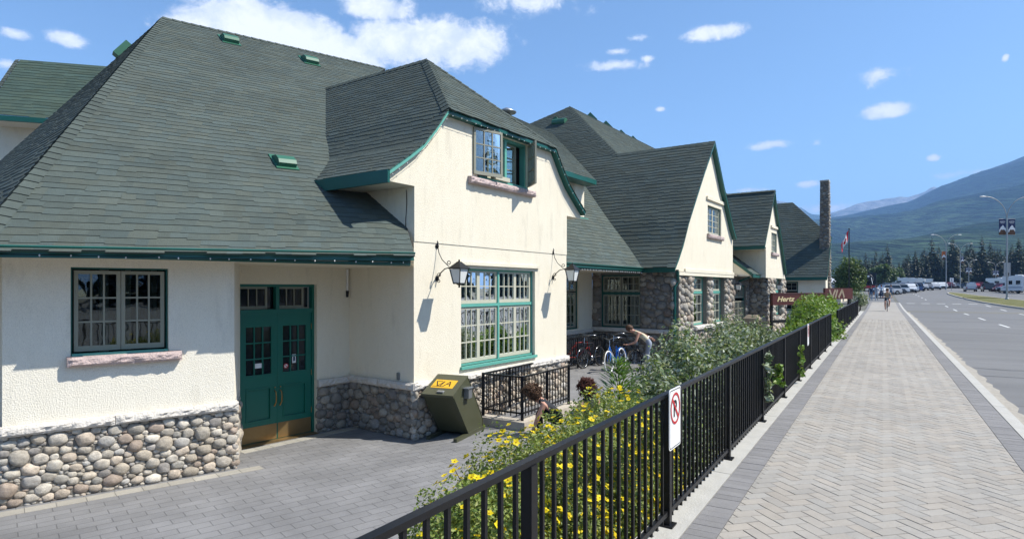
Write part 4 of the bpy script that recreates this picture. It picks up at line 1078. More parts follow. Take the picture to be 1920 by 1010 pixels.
for px, py in ((1110, 223), (1139, 238), (1167, 254), (1189, 265)):
    m = MB(); Yv = 32.2+(px-1068)*.062; q = px3(px, py, Yv); d1 = (px3(px+10, py+10, Yv)-q).normalized()
    beam(m, q-d1*.28+V(0, 0, .05), q+d1*.28+V(0, 0, .05), .4, .22); m.build('roof_vent', 'vent_green', station)
mb = MB(); verge(mb, vl, BAY, .03, .21, .14); verge(mb, vr, BAY, .03, .21, .14)
mb.hexa([SP(AX+.02, QE, EV-.2), SP(AX+.06, QE, EV-.2), SP(vl[0][0]+.04, .2, EV-.2), SP(vl[0][0], .2, EV-.2), SP(AX+.02, QE, EV), SP(AX+.06, QE, EV), SP(vl[0][0]+.04, .2, EV), SP(vl[0][0], .2, EV)])
mb.build('verge_board', 'trim_green', station)
# stone side wall of the second gable with its big window
GS = Fr(SP(12.77, -3.16, 0), SP(12.77, 0, 0)-SP(12.77, -3.16, 0))
ga0, ga1 = GS.hit(1126)[0], GS.hit(1200)[0]; gw0, gw1 = GS.hit(1160, 614)[1], GS.hit(1160, 515)[1]
mb = MB(); wallpoly(mb, GS, rect(0, 3.3, PL, EV-.1), [rect(ga0, ga1, gw0, gw1)], q=-.02, depth=.2); mb.build('wall', 'mortar', station)
mb = MB()
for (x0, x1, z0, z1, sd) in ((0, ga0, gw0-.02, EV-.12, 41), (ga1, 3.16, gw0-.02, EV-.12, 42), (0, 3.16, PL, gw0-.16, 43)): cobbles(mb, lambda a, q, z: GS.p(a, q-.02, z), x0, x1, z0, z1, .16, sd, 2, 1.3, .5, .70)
mb.build('cobble_cladding', 'cobble', station)
mb = MB(); ledge(mb, GS, 0, 3.16, gw0-.15, gw0-.01, .06, 44, 1.5); mb.build('stone_ledge', 'ledge_stone', station)
window(station, GS, ga0, ga1, gw0, gw1, -.1, [(.03, .49, .03, .62, 4, 3), (.51, .97, .03, .62, 4, 3), (.03, .49, .68, .97, 3, 2), (.51, .97, .68, .97, 3, 2)], fm='trim_green', sm='sash_paint', bars=[(.03, .97, .625, .675)], curt=6, seed=8)
m = MB(); z = EV-.15; m.tube([SP(12.72, .12, z), SP(12.72, .12, z-.1), SP(12.85, .1, z-.35), SP(12.72, .02, z-.55), SP(12.72, .02, PL)], .05, 8); m.build('downpipe', 'trim_green', station)
# stone front with two windows
fw_ = [BAY.hit(px)[0] for px in (1302.5, 1328, 1338.5, 1360.5)]
fz1 = g2z-.14; fz0 = EYE+BAY.hit(1315, 609)[1]-EYE; fz0b = fz0
mb = MB(); wallpoly(mb, BAY, rect(12.72, g2b, PL, g2z-.1), [rect(fw_[0], fw_[1], fz0, fz1), rect(fw_[2], fw_[3], fz0, fz1)], q=-.06, depth=.3); mb.face([SP(g2b, -.06, PL), SP(g2b, -.06, g2z), SP(g2b, -5, g2z), SP(g2b, -5, PL)]); mb.build('wall', 'mortar', station)
mb = MB()
for (x0, x1, z0, z1, sd) in ((12.66, fw_[0], PL, g2z-.12, 51), (fw_[1], fw_[2], fz0, g2z-.12, 52), (fw_[3], g2b+.08, PL, g2z-.12, 53), (fw_[0], fw_[3], PL, fz0-.16, 54)): cobbles(mb, lambda a, q, z: SP(a, q-.05, z), x0, x1, z0, z1, .17, sd, 2, 1.3, .6, 1.0)
g2r = Fr(SP(g2b, 0, 0), BAY.n)
mb.build('cobble_cladding', 'cobble', station)
mb = MB(); ledge(mb, BAY, fw_[0]-.1, fw_[3]+.1, fz0-.15, fz0-.01, .1, 55, 1.5); mb.build('window_sill', 'ledge_stone', station)
for k in (0, 2): window(station, BAY, fw_[k], fw_[k+1], fz0, fz1, -.22, [(.05, .95, .03, .64, 3, 3), (.05, .95, .70, .97, 3, 2)], fm='trim_teal', sm='sash_light', bars=[(.03, .97, .645, .695)], curt=4, seed=k)
# porch between second and third gable
pe = (24.9, -.3)
psl = .78
P_ = lambda a, d: SP(a, pe[1]-d, EV+psl*d)
mb = MB(); shingles(mb, [P_(24.9, -.03), P_(24.9, 1.0), P_(20.3, 1.25), P_(20.3, 4.2)], [P_(30.4, -.03), P_(30.4, 1.), P_(30.4, 1.25), P_(30.4, 4.2)], .21, (.2, .5), .016, 61)
mb.build('roof', 'shingle', station)
mb = MB(); mb.face([SP(24.93, pe[1]-.02, EV-.12), SP(24.93, -3.2, EV-.12), P_(24.93, 2.0)-V(0, 0, .1), P_(24.93, 0)-V(0, 0, .1)]); mb.face([SP(20.2, -1.6, EV-.14), SP(24.95, pe[1]-.03, EV-.14), SP(30.3, pe[1]-.03, EV-.14), SP(30.3, -4, EV-.14), SP(20.2, -4, EV-.14)])
mb.face([SP(20.2, -1.55, EV-.14), SP(24.94, -1.35, EV-.14), P_(24.94, 1.05)-V(0, 0, .08), P_(20.2, 1.25)-V(0, 0, .08)])
mb.build('wall', 'stucco', station)
mb = MB(); beam(mb, P_(24.9, 0)-V(0, 0, .1), P_(30.4, 0)-V(0, 0, .1), .06, .2); beam(mb, P_(24.9, 0)-V(0, 0, .06), P_(24.9, 1.1)-V(0, 0, .06), .05, .14)
beam(mb, SP(25.0, pe[1]-.15, EV-.16), SP(24.9, -2.6, EV-1.1), .1, .1); mb.build('fascia', 'trim_green', station)
mb = MB(); beam(mb, SP(29.9, pe[1]-.05, EV-.3), SP(28.2, pe[1]-.8, EV-1.15), .09, .09); mb.build('porch_brace', 'ink_black', station)
m = MB(); c = SP(27.6, pe[1]+.04, EV-.42); mm = Fr(c, BAY.d); m.fbox(mm, -.6, .6, -.02, .02, EV-.62, EV-.22); s_ = m.build('porch_sign', 'sign_white', station)
m = MB()
for i in range(3): m.fbox(mm, -.5, .5-.2*i, .021, .028, EV-.35-.1*i, EV-.30-.1*i)
m.build('lettering', 'ink_red', s_)
# recessed porch walls in stone, its door and piers
PW = Fr(SP(20.2, -1.0, 0), BAY.d)
mb = MB(); wallpoly(mb, PW, rect(0, 6.85, PL, EV-.05), [rect(3.9, 6.2, PL+.02, 1.9)], depth=.15); mb.build('wall', 'mortar', station)
for (x0, x1, z0, z1, sd) in ((0, 3.9, PL, EV-.15, 71), (6.2, 6.8, PL, EV-.15, 72)):
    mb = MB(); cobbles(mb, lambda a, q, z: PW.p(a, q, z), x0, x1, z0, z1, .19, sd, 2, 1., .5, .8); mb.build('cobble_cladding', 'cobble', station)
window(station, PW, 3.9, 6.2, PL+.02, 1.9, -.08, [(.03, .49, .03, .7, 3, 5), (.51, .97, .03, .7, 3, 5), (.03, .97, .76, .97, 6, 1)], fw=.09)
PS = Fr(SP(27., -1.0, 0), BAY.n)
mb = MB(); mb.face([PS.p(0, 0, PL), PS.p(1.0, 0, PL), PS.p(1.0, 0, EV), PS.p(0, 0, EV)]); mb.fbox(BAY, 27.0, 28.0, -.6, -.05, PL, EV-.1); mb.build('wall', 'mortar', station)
mb = MB(); cobbles(mb, lambda a, q, z: PS.p(a, q, z), 0, .98, PL, EV-.12, .17, 73, 2, 1.3, .5, .75); mb.build('cobble_cladding', 'cobble', station)  # wall faces left, its shade is in the stone colour
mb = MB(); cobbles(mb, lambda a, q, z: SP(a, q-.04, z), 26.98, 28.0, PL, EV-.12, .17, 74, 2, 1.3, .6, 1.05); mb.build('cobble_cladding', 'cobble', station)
# third gable
vl3 = [BAY.hit(px, py, .15) for px, py in ((1434, 459.4), (1438, 437), (1443, 412), (1449, 380), (1453.4, 356.4))]
vr3 = [BAY.hit(px, py, .15) for px, py in ((1474.7, 510), (1466.7, 453), (1460.4, 412), (1455.6, 380), (1453.4, 356.4))]
g3a, g3b = BAY.hit(1436)[0], BAY.hit(1472.5)[0]; z3 = EYE+.55
w3 = [BAY.hit(px)[0] for px in (1446.5, 1456.5)]; w3z = [BAY.hit(1451, 474)[1], BAY.hit(1451, 437)[1]]
mb = MB(); wallpoly(mb, BAY, [(g3a, z3), (g3b, z3)]+[(a, z-.05) for a, z in vr3[:-1]]+[(vl3[-1][0], vl3[-1][1]-.05)]+[(a, z-.05) for a, z in vl3[::-1][1:]]+[(g3a, vl3[0][1]-.05)], [rect(*w3, *w3z)], q=.0)
mb.face([SP(g3a, 0, z3), SP(g3a, 0, vl3[0][1]-.1), SP(g3a, -5, vl3[0][1]-.1), SP(g3a, -5, z3)]); mb.fbox(BAY, w3[0]-.2, w3[1]+.2, .0, .08, w3z[1]+.25, w3z[1]+.38)
mb.build('wall', 'stucco', station)
window(station, BAY, *w3, *w3z, -.05, [(.05, .5, .04, .96, 2, 3), (.5, .95, .04, .96, 2, 3)], sm='sash_light', fw=.06)
mb = MB(); ledge(mb, BAY, w3[0]-.1, w3[1]+.1, w3z[0]-.18, w3z[0], .1, 77, 9); mb.build('window_sill', 'sill_stone', station)
mb = MB(); shingles(mb, [SP(a-(.0 if i else .1), -7.5, z) for i, (a, z) in enumerate(vl3)], [SP(a-(.0 if i else .1), .17, z) for i, (a, z) in enumerate(vl3)], .22, (.2, .5), .02, 78, tuple(x*.95 for x in ROOF))  # left slope coloured darker for its shade
shingles(mb, [SP(a, .17, z) for a, z in vr3], [SP(a, -7.5, z) for a, z in vr3], .22, (.2, .5), .02, 79)
caps(mb, [SP(vl3[-1][0], -7, vl3[-1][1]), SP(vl3[-1][0], .17, vl3[-1][1])], .16, .25, 80, n1=V(-.5, -.3, .8).normalized(), n2=V(.5, .5, .7).normalized()); mb.build('roof', 'shingle', station)
mb = MB(); verge(mb, vl3, BAY, .0, .16, .16); verge(mb, vr3, BAY, .0, .16, .16); beam(mb, SP(vl3[0][0]-.08, .15, vl3[0][1]-.1), SP(vl3[0][0]-.08, -6, vl3[0][1]-.1), .06, .22); mb.build('verge_board', 'trim_green', station)
mb = MB(); mb.face([SP(vl3[0][0]-.1, .1, vl3[0][1]-.21), SP(g3a, .0, vl3[0][1]-.21), SP(g3a, -5, vl3[0][1]-.21), SP(vl3[0][0]-.1, -5, vl3[0][1]-.21)]); mb.build('soffit', 'smooth_plaster', station)
# piers and windows under the third gable
mb = MB(); pr = [BAY.hit(px)[0] for px in (1449, 1455, 1466, 1474)]
mb.fbox(BAY, pr[0], pr[1], -.5, -.06, PL, z3); mb.fbox(BAY, pr[2], pr[3], -.5, -.06, PL, z3); mb.fbox(BAY, pr[1], pr[2], -.5, -.1, PL, .2); mb.build('pier_core', 'mortar', station)
mb = MB()
for x0, x1, z0, z1, sd in ((pr[0], pr[1], PL, z3, 81), (pr[2], pr[3], PL, z3, 82), (pr[1], pr[2], PL, .15, 83)): cobbles(mb, lambda a, q, z: SP(a, q-.05, z), x0, x1, z0, z1, .2, sd, 2, 1.3, .6, 1.1)
mb.build('cobble_cladding', 'cobble', station)
window(station, BAY, pr[1], pr[2], .25, z3, -.2, [(.05, .95, .03, .6, 3, 3), (.05, .95, .68, .97, 3, 2)], sm='sash_light', fm='trim_teal', fw=.07, bars=[(.03, .97, .61, .67)], curt=3)
# fourth gable with the chimney
A4 = 38.0
F4 = Fr(SP(A4, -4, 0), BAY.n)
mb = MB(); wallpoly(mb, F4, rect(0, 5.3, PL, EV+.05), [rect(1.3, 3.6, .2, 2.2)]); mb.face([SP(A4, 1.3, PL), SP(A4+2.1, 1.3, PL), SP(A4+2.1, 1.3, EV+2.75), SP(A4+1.5, 1.3, EV+2.6), SP(A4+.1, 1.3, EV+.65), SP(A4, 1.3, EV)]); mb.face([SP(A4+2.1, 1.3, PL), SP(A4+2.1, 1.3, EV+2.75), SP(A4+2.1, -8, EV+2.75), SP(A4+2.1, -8, PL)]); mb.build('wall', 'stucco', station)
window(station, F4, 1.3, 3.6, .2, 2.2, -.08, [(.03, .49, .03, .62, 3, 3), (.51, .97, .03, .62, 3, 3), (.03, .49, .68, .97, 3, 2), (.51, .97, .68, .97, 3, 2)], fw=.07, sm='sash_paint')
mb = MB(); lv = [(A4-.5, EV), (A4+.1, EV+.75), (A4+1.6, EV+2.8), (A4+3.9, EYE+6.4)]
fq = [1.45, 1.45, 1.4, -1.45]
shingles(mb, [SP(a, -9, z) for a, z in lv], [SP(a, q, z) for (a, z), q in zip(lv, fq)], .23, (.2, .5), .02, 85, tuple(x*.93 for x in ROOF))  # shade of this left slope painted in as a darker roof colour
shingles(mb, [SP(A4+1.6, 1.4, EV+2.8), SP(A4+3.9, -1.45, EYE+6.4)], [SP(A4+2.15, 1.4, EV+2.8), SP(A4+3.95, -1.45, EYE+6.4)], .23, (.2, .5), .02, 86)
mb.build('roof', 'shingle', station)
mb = MB(); beam(mb, SP(A4-.52, -9, EV-.1), SP(A4-.52, 1.45, EV-.1), .06, .22); verge(mb, lv[:3], Fr(SP(0, 1.3, 0), BAY.d), .0, .16, .16); mb.build('verge_board', 'trim_green', station)
m = MB(); c4 = SP(39.3, 1.08, 0); cf = Fr(c4, BAY.d); H0, H1 = PL, EYE+7.3
def chim(a, q, z): k = 1.18-.30*(z-H0)/(H1-H0); return cf.p(a*k, q*k, z)
b0, b1 = .30, .30
m.hexa([chim(-b0, -b1, H0), chim(b0, -b1, H0), chim(b0, b1, H0), chim(-b0, b1, H0), chim(-b0, -b1, H1), chim(b0, -b1, H1), chim(b0, b1, H1), chim(-b0, b1, H1)]); ch = m.build('chimney', 'mortar', station)
m = MB(); cobbles(m, lambda a, q, z: chim(a, b1+q, z), -b0, b0, H0, H1, .13, 91, 1, 1.3, .55, .85)
cobbles(m, lambda a, q, z: chim(-b0-q, a, z), -b1, b1, H0, H1, .13, 92, 1, 1.3, .55, .6); m.build('chimney_stones', 'cobble', ch)  # left face stones darkened, the shaded side painted in
m = MB(); m.hexa([chim(-b0*1.1, -b1*1.1, H1), chim(b0*1.1, -b1*1.1, H1), chim(b0*1.1, b1*1.1, H1), chim(-b0*1.1, b1*1.1, H1)]+[chim(x*1.05, y*1.05, H1+.1) for x, y in ((-b0, -b1), (b0, -b1), (b0, b1), (-b0, b1))]); m.build('chimney_cap', 'concrete_warm', ch)
# ------------------------------------------------------------------ wall lanterns
def lantern(px_wall, py_mount, py_lamp, label):
    a, z = BAY.hit(px_wall, py_mount); a0 = a
    t = thing('wall_lantern', label, 'lantern', BAY.p(a, 0, z), BAY.rot, 'wall lanterns on scroll brackets')
    # local axes: x along the wall, -y out of the wall
    m = MB(); out = .52
    m.lathe([(0, 0), (.045, 0), (.05, .012), (.03, .02), (0, .02)], (0, 0, 0), 10, M=Matrix.Rotation(R(90), 3, 'X')); m.lathe([(0, 0), (.04, 0), (.045, .012), (0, .018)], (0, 0, .58), 10, M=Matrix.Rotation(R(90), 3, 'X'))
    m.tube([(0, -.02, 0), (0, -.08, .09), (0, -.19, .17), (0, -.34, .20), (0, -.46, .25), (0, -out, .31)], .010, 6)
    m.tube([(0, -.02, .60), (0, -.05, .46), (0, -.13, .33), (0, -.27, .22)], .008, 6)
    def spiral(c, r, a0, turns, sg):
        return [(0, c[0]+r*(1-.75*i/16)*math.cos(a0+sg*turns*2*math.pi*i/16), c[1]+r*(1-.75*i/16)*math.sin(a0+sg*turns*2*math.pi*i/16)) for i in range(17)]
    m.tube(spiral((-.29, .27), .055, -1.6, 1.2, 1), .007, 5); m.tube(spiral((-.40, .15), .045, 1.6, 1.2, 1), .007, 5); m.tube(spiral((-.06, .06), .05, -1., 1.2, 1), .007, 5); m.tube(spiral((-.05, -.04), .04, 1., 1.2, -1), .007, 5)
    m.tube([(0, 0, .58), (0, -.03, .64), (0, -.015, .68)], [.012, .010, .004], 5); m.tube([(0, -out, .33), (0, -out, .27)], .012, 6)
    m.build('bracket', 'black_iron', t, world=False)
    def ring(h, z, s=1): return [(-h, -out-h, z+.24), (h, -out-h, z+.24), (h, -out+h, z+.24), (-h, -out+h, z+.24)]
    m = MB(); r = [ring(.135, -.06), ring(.14, -.075), ring(.045, .03), ring(.03, .05)]
    for lo, hi in ((r[1], r[0]), (r[0], r[2]), (r[2], r[3])):
        for i in range(4): m.face([lo[i], lo[(i+1) % 4], hi[(i+1) % 4], hi[i]])
    m.face(r[3]); m.face(r[1]); bt, tp = ring(.072, -.33), ring(.118, -.076)
    for i in range(4): m.tube([bt[i], tp[i]], .009, 5)
    for i in range(4): m.tube([bt[i], bt[(i+1) % 4]], .011, 5)
    m.lathe([(.0, -.41), (.02, -.39), (.012, -.37), (.05, -.345), (.07, -.335), (.07, -.325), (0, -.325)], (0, -out, .24), 8); m.ico((0, -out, .305), (.02, .02, .024), 1)
    ln = m.build('lantern_cage', 'black_iron', t, world=False)
    m = MB(); b2, t2 = ring(.068, -.322), ring(.112, -.08)
    for i in range(4): m.face([b2[i], b2[(i+1) % 4], t2[(i+1) % 4], t2[i]])
    m.build('lantern_pane', 'lamp_glass', ln, world=False)
    m = MB(); m.face([b2[0], b2[1], b2[2], b2[3]]); m.build('lantern_base', 'black_iron', ln, world=False)
    return t
L1 = lantern(819, 522, 0, 'black iron lantern on a scroll bracket, close above the olive bin')
L2 = copy_tree(L1); a, z = BAY.hit(1036.5, 520); L2.location = BAY.p(a, 0, z); L2['label'] = 'black iron lantern at the far edge of the cream bay, past the big window'
for (pa, pq, pz, lb) in ((22.9, -1.0, 1.75, 'small lantern on the porch stone wall nearer the glazed doors'), (27.4, -.03, 1.75, 'small lantern hung on the stone pier between the porch and the third gable')):
    o = copy_tree(L1); o.location = SP(pa, pq, pz); o['label'] = lb
# ------------------------------------------------------------------ fence on the pavement edge
TF = -1.36
def fence(name, s0, s1, posts, label, signs=()):
    base = ST.p(s0, TF, 0); t = thing('metal_fence', label, 'fence', base, ST.rot, 'black railings along the pavement')
    H = .985
    m = MB(); m.fbox(ST, s0, s1, TF-.021, TF+.021, H-.026, H);  m.build('top_rail', 'black_iron', t)
    m = MB(); m.fbox(ST, s0, s1, TF-.016, TF+.016, .085, .12); m.build('bottom_rail', 'black_iron', t)
    for p in posts:
        m = MB(); m.fbox(ST, p-.028, p+.028, TF-.028, TF+.028, .012, H-.027); m.fbox(ST, p-.06, p+.06, TF-.055, TF+.055, .004, .018); m.build('post', 'black_iron', t)
    pp = sorted(posts); rnd = random.Random(7)
    for a, b in zip(pp, pp[1:]):
        n = round((b-a)/.121); m = MB()
        for i in range(1, n):
            s = a+(b-a)*i/n; m.fbox(ST, s-.0095, s+.0095, TF-.0095, TF+.0095, .045, H-.027)
        m.build('slat_panel', 'black_iron', t)
    return t
step = 2.06; p0 = 4.46
posts1 = [p0+step*k for k in range(-3, 9)]
fence('metal_fence', posts1[0]-.3, posts1[-1]+.05, posts1, 'long black metal railing in front of the yellow flowers, up to the gap')
posts2 = [24.3+2.3*k for k in range(0, 10)]
fence('metal_fence', posts2[0]-.05, posts2[-1]+.05, posts2, 'far black metal railing past the gap, in green bushes by the pedestrians')
# no parking sign on the near fence
def sign_plate(label, s, zc, w, h, nopark=True):
    base = ST.p(s, TF+.045, zc); t = thing('parking_sign', label, 'sign', base, ST.rot)
    fr = Fr(ST.p(s, TF+.05, 0), ST.d)
    def rr(w, h, r, n=5):
        out = []
        for cx, cz, a0 in ((w/2-r, h/2-r, 0), (-w/2+r, h/2-r, 90), (-w/2+r, -h/2+r, 180), (w/2-r, -h/2+r, 270)):
            for i in range(n+1): a = R(a0+90*i/n); out.append((cx+r*math.cos(a), cz+r*math.sin(a)))
        return out
    m = MB(); m.extrude([fr.p(a, 0, zc+z) for a, z in rr(w, h, .03)], fr.n*.004); m.build('sign_plate', 'sign_white', t)
    m = MB(); o, i_ = rr(w-.02, h-.02, .025), rr(w-.032, h-.032, .02)
    for k in range(len(o)): j = (k+1) % len(o); m.face([fr.p(o[k][0], .0052, zc+o[k][1]), fr.p(o[j][0], .0052, zc+o[j][1]), fr.p(i_[j][0], .0052, zc+i_[j][1]), fr.p(i_[k][0], .0052, zc+i_[k][1])])
    m.build('sign_border', 'ink_black', t)
    m = MB(); text_into(m, 'P', lambda x, y, hh: fr.p(x, .005+hh*.3, zc+h*.16+y), height=w*.42, bold=.03); m.build('lettering', 'ink_black', t)
    m = MB(); ro, ri = w*.40, w*.335; n = 32; cz = zc+h*.16
    for k in range(n):
        a, b = 2*math.pi*k/n, 2*math.pi*(k+1)/n
        m.face([fr.p(ro*math.cos(a), .0075, cz+ro*math.sin(a)), fr.p(ro*math.cos(b), .0075, cz+ro*math.sin(b)), fr.p(ri*math.cos(b), .0075, cz+ri*math.sin(b)), fr.p(ri*math.cos(a), .0075, cz+ri*math.sin(a))])
    d = .035*w*.8; u = ri*.7071+.003
    m.face([fr.p(-u-d, .0078, cz+u-d), fr.p(-u+d, .0078, cz+u+d), fr.p(u+d, .0078, cz-u+d), fr.p(u-d, .0078, cz-u-d)])
    m.build('prohibition_ring', 'ink_red', t)
sa = ST.p(0, 0, 0)
sg_s = p0+.02
sign_plate('white no parking sign with red circle, on the nearest fence', sg_s, .80, .29, .44)
sign_plate('small white no parking sign seen edge on, far along the near fence', 13.9, .80, .29, .44)

# ------------------------------------------------------------------ foliage
def leafy(name, mname, parent, blobs, n, size, cols, seed, lean=.6, long=1.7, hole=.0, surf=.55):
    """leaf faces spread through lumpy volumes; blobs: (x, y, z, rx, ry, rz)"""
    rnd = random.Random(seed); m = MB(); tot = sum(b[3]*b[4]*b[5] for b in blobs)
    verts = []; faces = []; cc = []
    for b in blobs:
        k = int(n*b[3]*b[4]*b[5]/tot); off = Vector((rnd.random()*40, rnd.random()*40, 0)); tone = rnd.uniform(.85, 1.15)
        made = 0; guard = 0
        while made < k and guard < k*8:
            guard += 1
            d = Vector((rnd.gauss(0, 1), rnd.gauss(0, 1), rnd.gauss(0, 1))).normalized(); r = rnd.random()**surf
            dens = noise.noise(d*2.3+off)+.5*noise.noise(d*5.1+off)
            r *= 1+.28*dens
            if dens < hole and rnd.random() < .75: continue
            p = Vector((b[0]+d.x*b[3]*r, b[1]+d.y*b[4]*r, b[2]+d.z*b[5]*r)); made += 1
            s = size*rnd.uniform(.6, 1.3)
            nrm = (d*lean+Vector((rnd.gauss(0, .6), rnd.gauss(0, .6), rnd.gauss(.35, .6)))).normalized()
            t = nrm.orthogonal().normalized(); t = Matrix.Rotation(rnd.random()*6.28, 3, nrm) @ t; w = nrm.cross(t)
            c = rnd.choice(cols); g = rnd.uniform(.75, 1.25)*tone; c = (c[0]*g, c[1]*g, c[2]*g)
            bi = len(verts)
            verts += [p-t*s*long*.5, p+w*s*.5+nrm*s*.12, p+t*s*long*.5-nrm*s*.12, p-w*s*.5+nrm*s*.12]; faces.append((bi, bi+1, bi+2, bi+3)); cc.append(c)
    m.v = verts; m.f = faces; m.c = cc; m.mi = [0]*len(faces); m.sm = [False]*len(faces)
    return m.build(name, mname, parent, world=False)
def stems(parent, blobs, n, seed, z0=0., r=.006):
    rnd = random.Random(seed); m = MB()
    for i in range(n):
        b = rnd.choice(blobs); bx = b[0]*.45+rnd.uniform(-.1, .1)*b[3]; by = b[1]*.45+rnd.uniform(-.1, .1)*b[4]
        p = Vector((b[0]+rnd.uniform(-.7, .7)*b[3], b[1]+rnd.uniform(-.7, .7)*b[4], b[2]+rnd.uniform(-.1, .8)*b[5]))
        q = Vector((bx, by, z0)); mid_ = q.lerp(p, .5)+Vector((0, 0, (p.z-z0)*.12)); m.tube([q, mid_, p], [r*1.6, r, r*.5], 4, caps=False)
    return m.build('stem', 'bark', parent, world=False)
def flowers(parent, blobs, n, size, seed):
    rnd = random.Random(seed); m = MB()
    for i in range(n):
        b = rnd.choice(blobs); d = Vector((rnd.gauss(0, 1), rnd.gauss(0, 1), abs(rnd.gauss(.7, .7)))).normalized(); r = rnd.uniform(.96, 1.13)
        p = Vector((b[0]+d.x*b[3]*r, b[1]+d.y*b[4]*r, b[2]+d.z*b[5]*r)); nrm = (d+Vector((rnd.gauss(0, .4), rnd.gauss(0, .4), .5+rnd.gauss(0, .3)))).normalized()
        t = nrm.orthogonal().normalized(); w = nrm.cross(t); s = size*rnd.uniform(.75, 1.2); a0 = rnd.random()*6; g = rnd.uniform(.85, 1.1)
        col = (.86*g, .66*g, .012)
        for k in range(5):
            a = a0+k*2*math.pi/5; u = t*math.cos(a)+w*math.sin(a); v = nrm.cross(u); cup = rnd.uniform(.1, .35)
            m.face([p, p+u*s*.6-v*s*.42+nrm*s*cup*.6, p+u*s+nrm*s*cup, p+u*s*.6+v*s*.42+nrm*s*cup*.6], col)
        m.ico(p+nrm*s*.08, (s*.2, s*.2, s*.2), 1, (.62, .36, .02))
    return m.build('blossom', 'petal', parent, world=False)
GREEN = [(.18, .24, .05), (.235, .29, .065), (.12, .18, .04), (.31, .34, .10)]
SILVER = [(.18, .235, .14), (.27, .315, .225), (.12, .175, .085), (.39, .42, .335), (.09, .14, .05)]
FRESH = [(.13, .235, .03), (.17, .27, .04), (.09, .17, .03), (.20, .27, .06)]
def shrub(name, label, cat, s, t, z, blobs, n, size, cols, seed, group=None, fl=0, **kw):
    o = thing(name, label, cat, ST.p(s, t, z), ST.rot, group)   # local x along the street, y to the left
    leafy('foliage', 'leaf', o, blobs, n, size, cols, seed, **kw)
    stems(o, blobs, 26, seed)
    if fl: flowers(o, blobs, fl, .025, seed)
    return o
zb = PL+.1
YB = [(0, 0, .62, .62, .55, .66), (.35, .25, .5, .5, .45, .5), (-.35, -.1, .5, .5, .45, .52), (.1, -.3, .45, .5, .32, .5)]
for (s, t, sc, zf, lb, sd) in ((3.0, -2.04, .92, 1.05, 'yellow flowering shrub at the lower end of the near fence, beside the open paving', 1), (3.6, -2.10, 1.0, 1.03, 'yellow flowering shrub just before the nearest no parking sign', 2), (4.3, -2.08, 1.0, 1.03, 'yellow flowering shrub level with the olive bin, behind the no parking sign', 3), (5.2, -2.1, 1.0, 1.07, 'yellow flowering shrub beside the two crouching people, last of the yellow ones', 4)):
    bl = [tuple(v*sc for v in b) for b in YB]
    o = shrub('flowering_shrub', lb, 'shrub', s, t, zb, [(x, y, z*1.14*zf, a, b, c*1.12*zf) for x, y, z, a, b, c in bl], 60000, .0165, GREEN, sd, 'yellow flowering shrubs', 620, long=1.9, hole=-.5, surf=.26)
SB = [(0, 0, .85, .6, .55, .75), (.4, .2, .7, .5, .5, .6), (-.4, .1, .65, .5, .45, .55), (.05, -.35, .6, .5, .35, .55), (.1, .1, 1.35, .3, .3, .45), (-.3, -.1, 1.2, .25, .25, .4)]
for (s, t, sc, lb, sd) in ((7.0, -2.25, .95, 'silvery leaved shrub nearest the blue bicycle', 5), (8.4, -2.3, 1.15, 'tall silvery leaved shrub before the stone gable corner', 6), (10.1, -2.15, 1.1, 'silvery leaved shrub below the first gable window', 7), (12.0, -2.35, 1.16, 'silvery leaved shrub in front of the two gable windows', 8), (13.9, -2.2, 1.05, 'silvery leaved shrub furthest along, before the porch', 9)):
    shrub('silver_shrub', lb, 'shrub', s, t, zb, [tuple(v*sc for v in b) for b in SB], 15000, .036, SILVER+SILVER+GREEN[:1], sd, 'silver leaved shrubs along the fence', long=2.0, hole=-.3, surf=.36)
# feathery young conifer among them
def feather(name, label, s, t, h, seed):
    o = thing(name, label, 'shrub', ST.p(s, t, zb), ST.rot); rnd = random.Random(seed); m = MB()
    for i in range(1500):
        z = h*rnd.uniform(.08, 1)**.9; rr = .36*h*(1-z/h)**.7*rnd.uniform(.3, 1.05); a = rnd.random()*6.283; d = Vector((math.cos(a), math.sin(a), .55)); p = Vector((math.cos(a)*rr, math.sin(a)*rr, z)); w = d.cross(Vector((0, 0, 1))).normalized()
        L_ = rnd.uniform(.06, .13); g = rnd.uniform(.7, 1.3); m.face([p, p+d*L_*.5+w*.012, p+d*L_, p+d*L_*.5-w*.012], (.10*g, .18*g, .035*g))
    m.build('foliage', 'leaf', o, world=False); m = MB(); m.tube([(0, 0, 0), (0, 0, h*.9)], [.02, .006], 5); m.build('stem', 'bark', o, world=False)
feather('feathery_shrub', 'bright green feathery conifer shrub between yellow and silvery shrubs', 6.05, -2.35, 1.75, 3)
GB = [(0, 0, 1.0, .9, .8, .95), (.6, .2, .8, .7, .6, .7), (-.6, -.1, .8, .7, .6, .75), (.1, -.5, .7, .7, .5, .7), (.2, .1, 1.6, .5, .5, .45)]
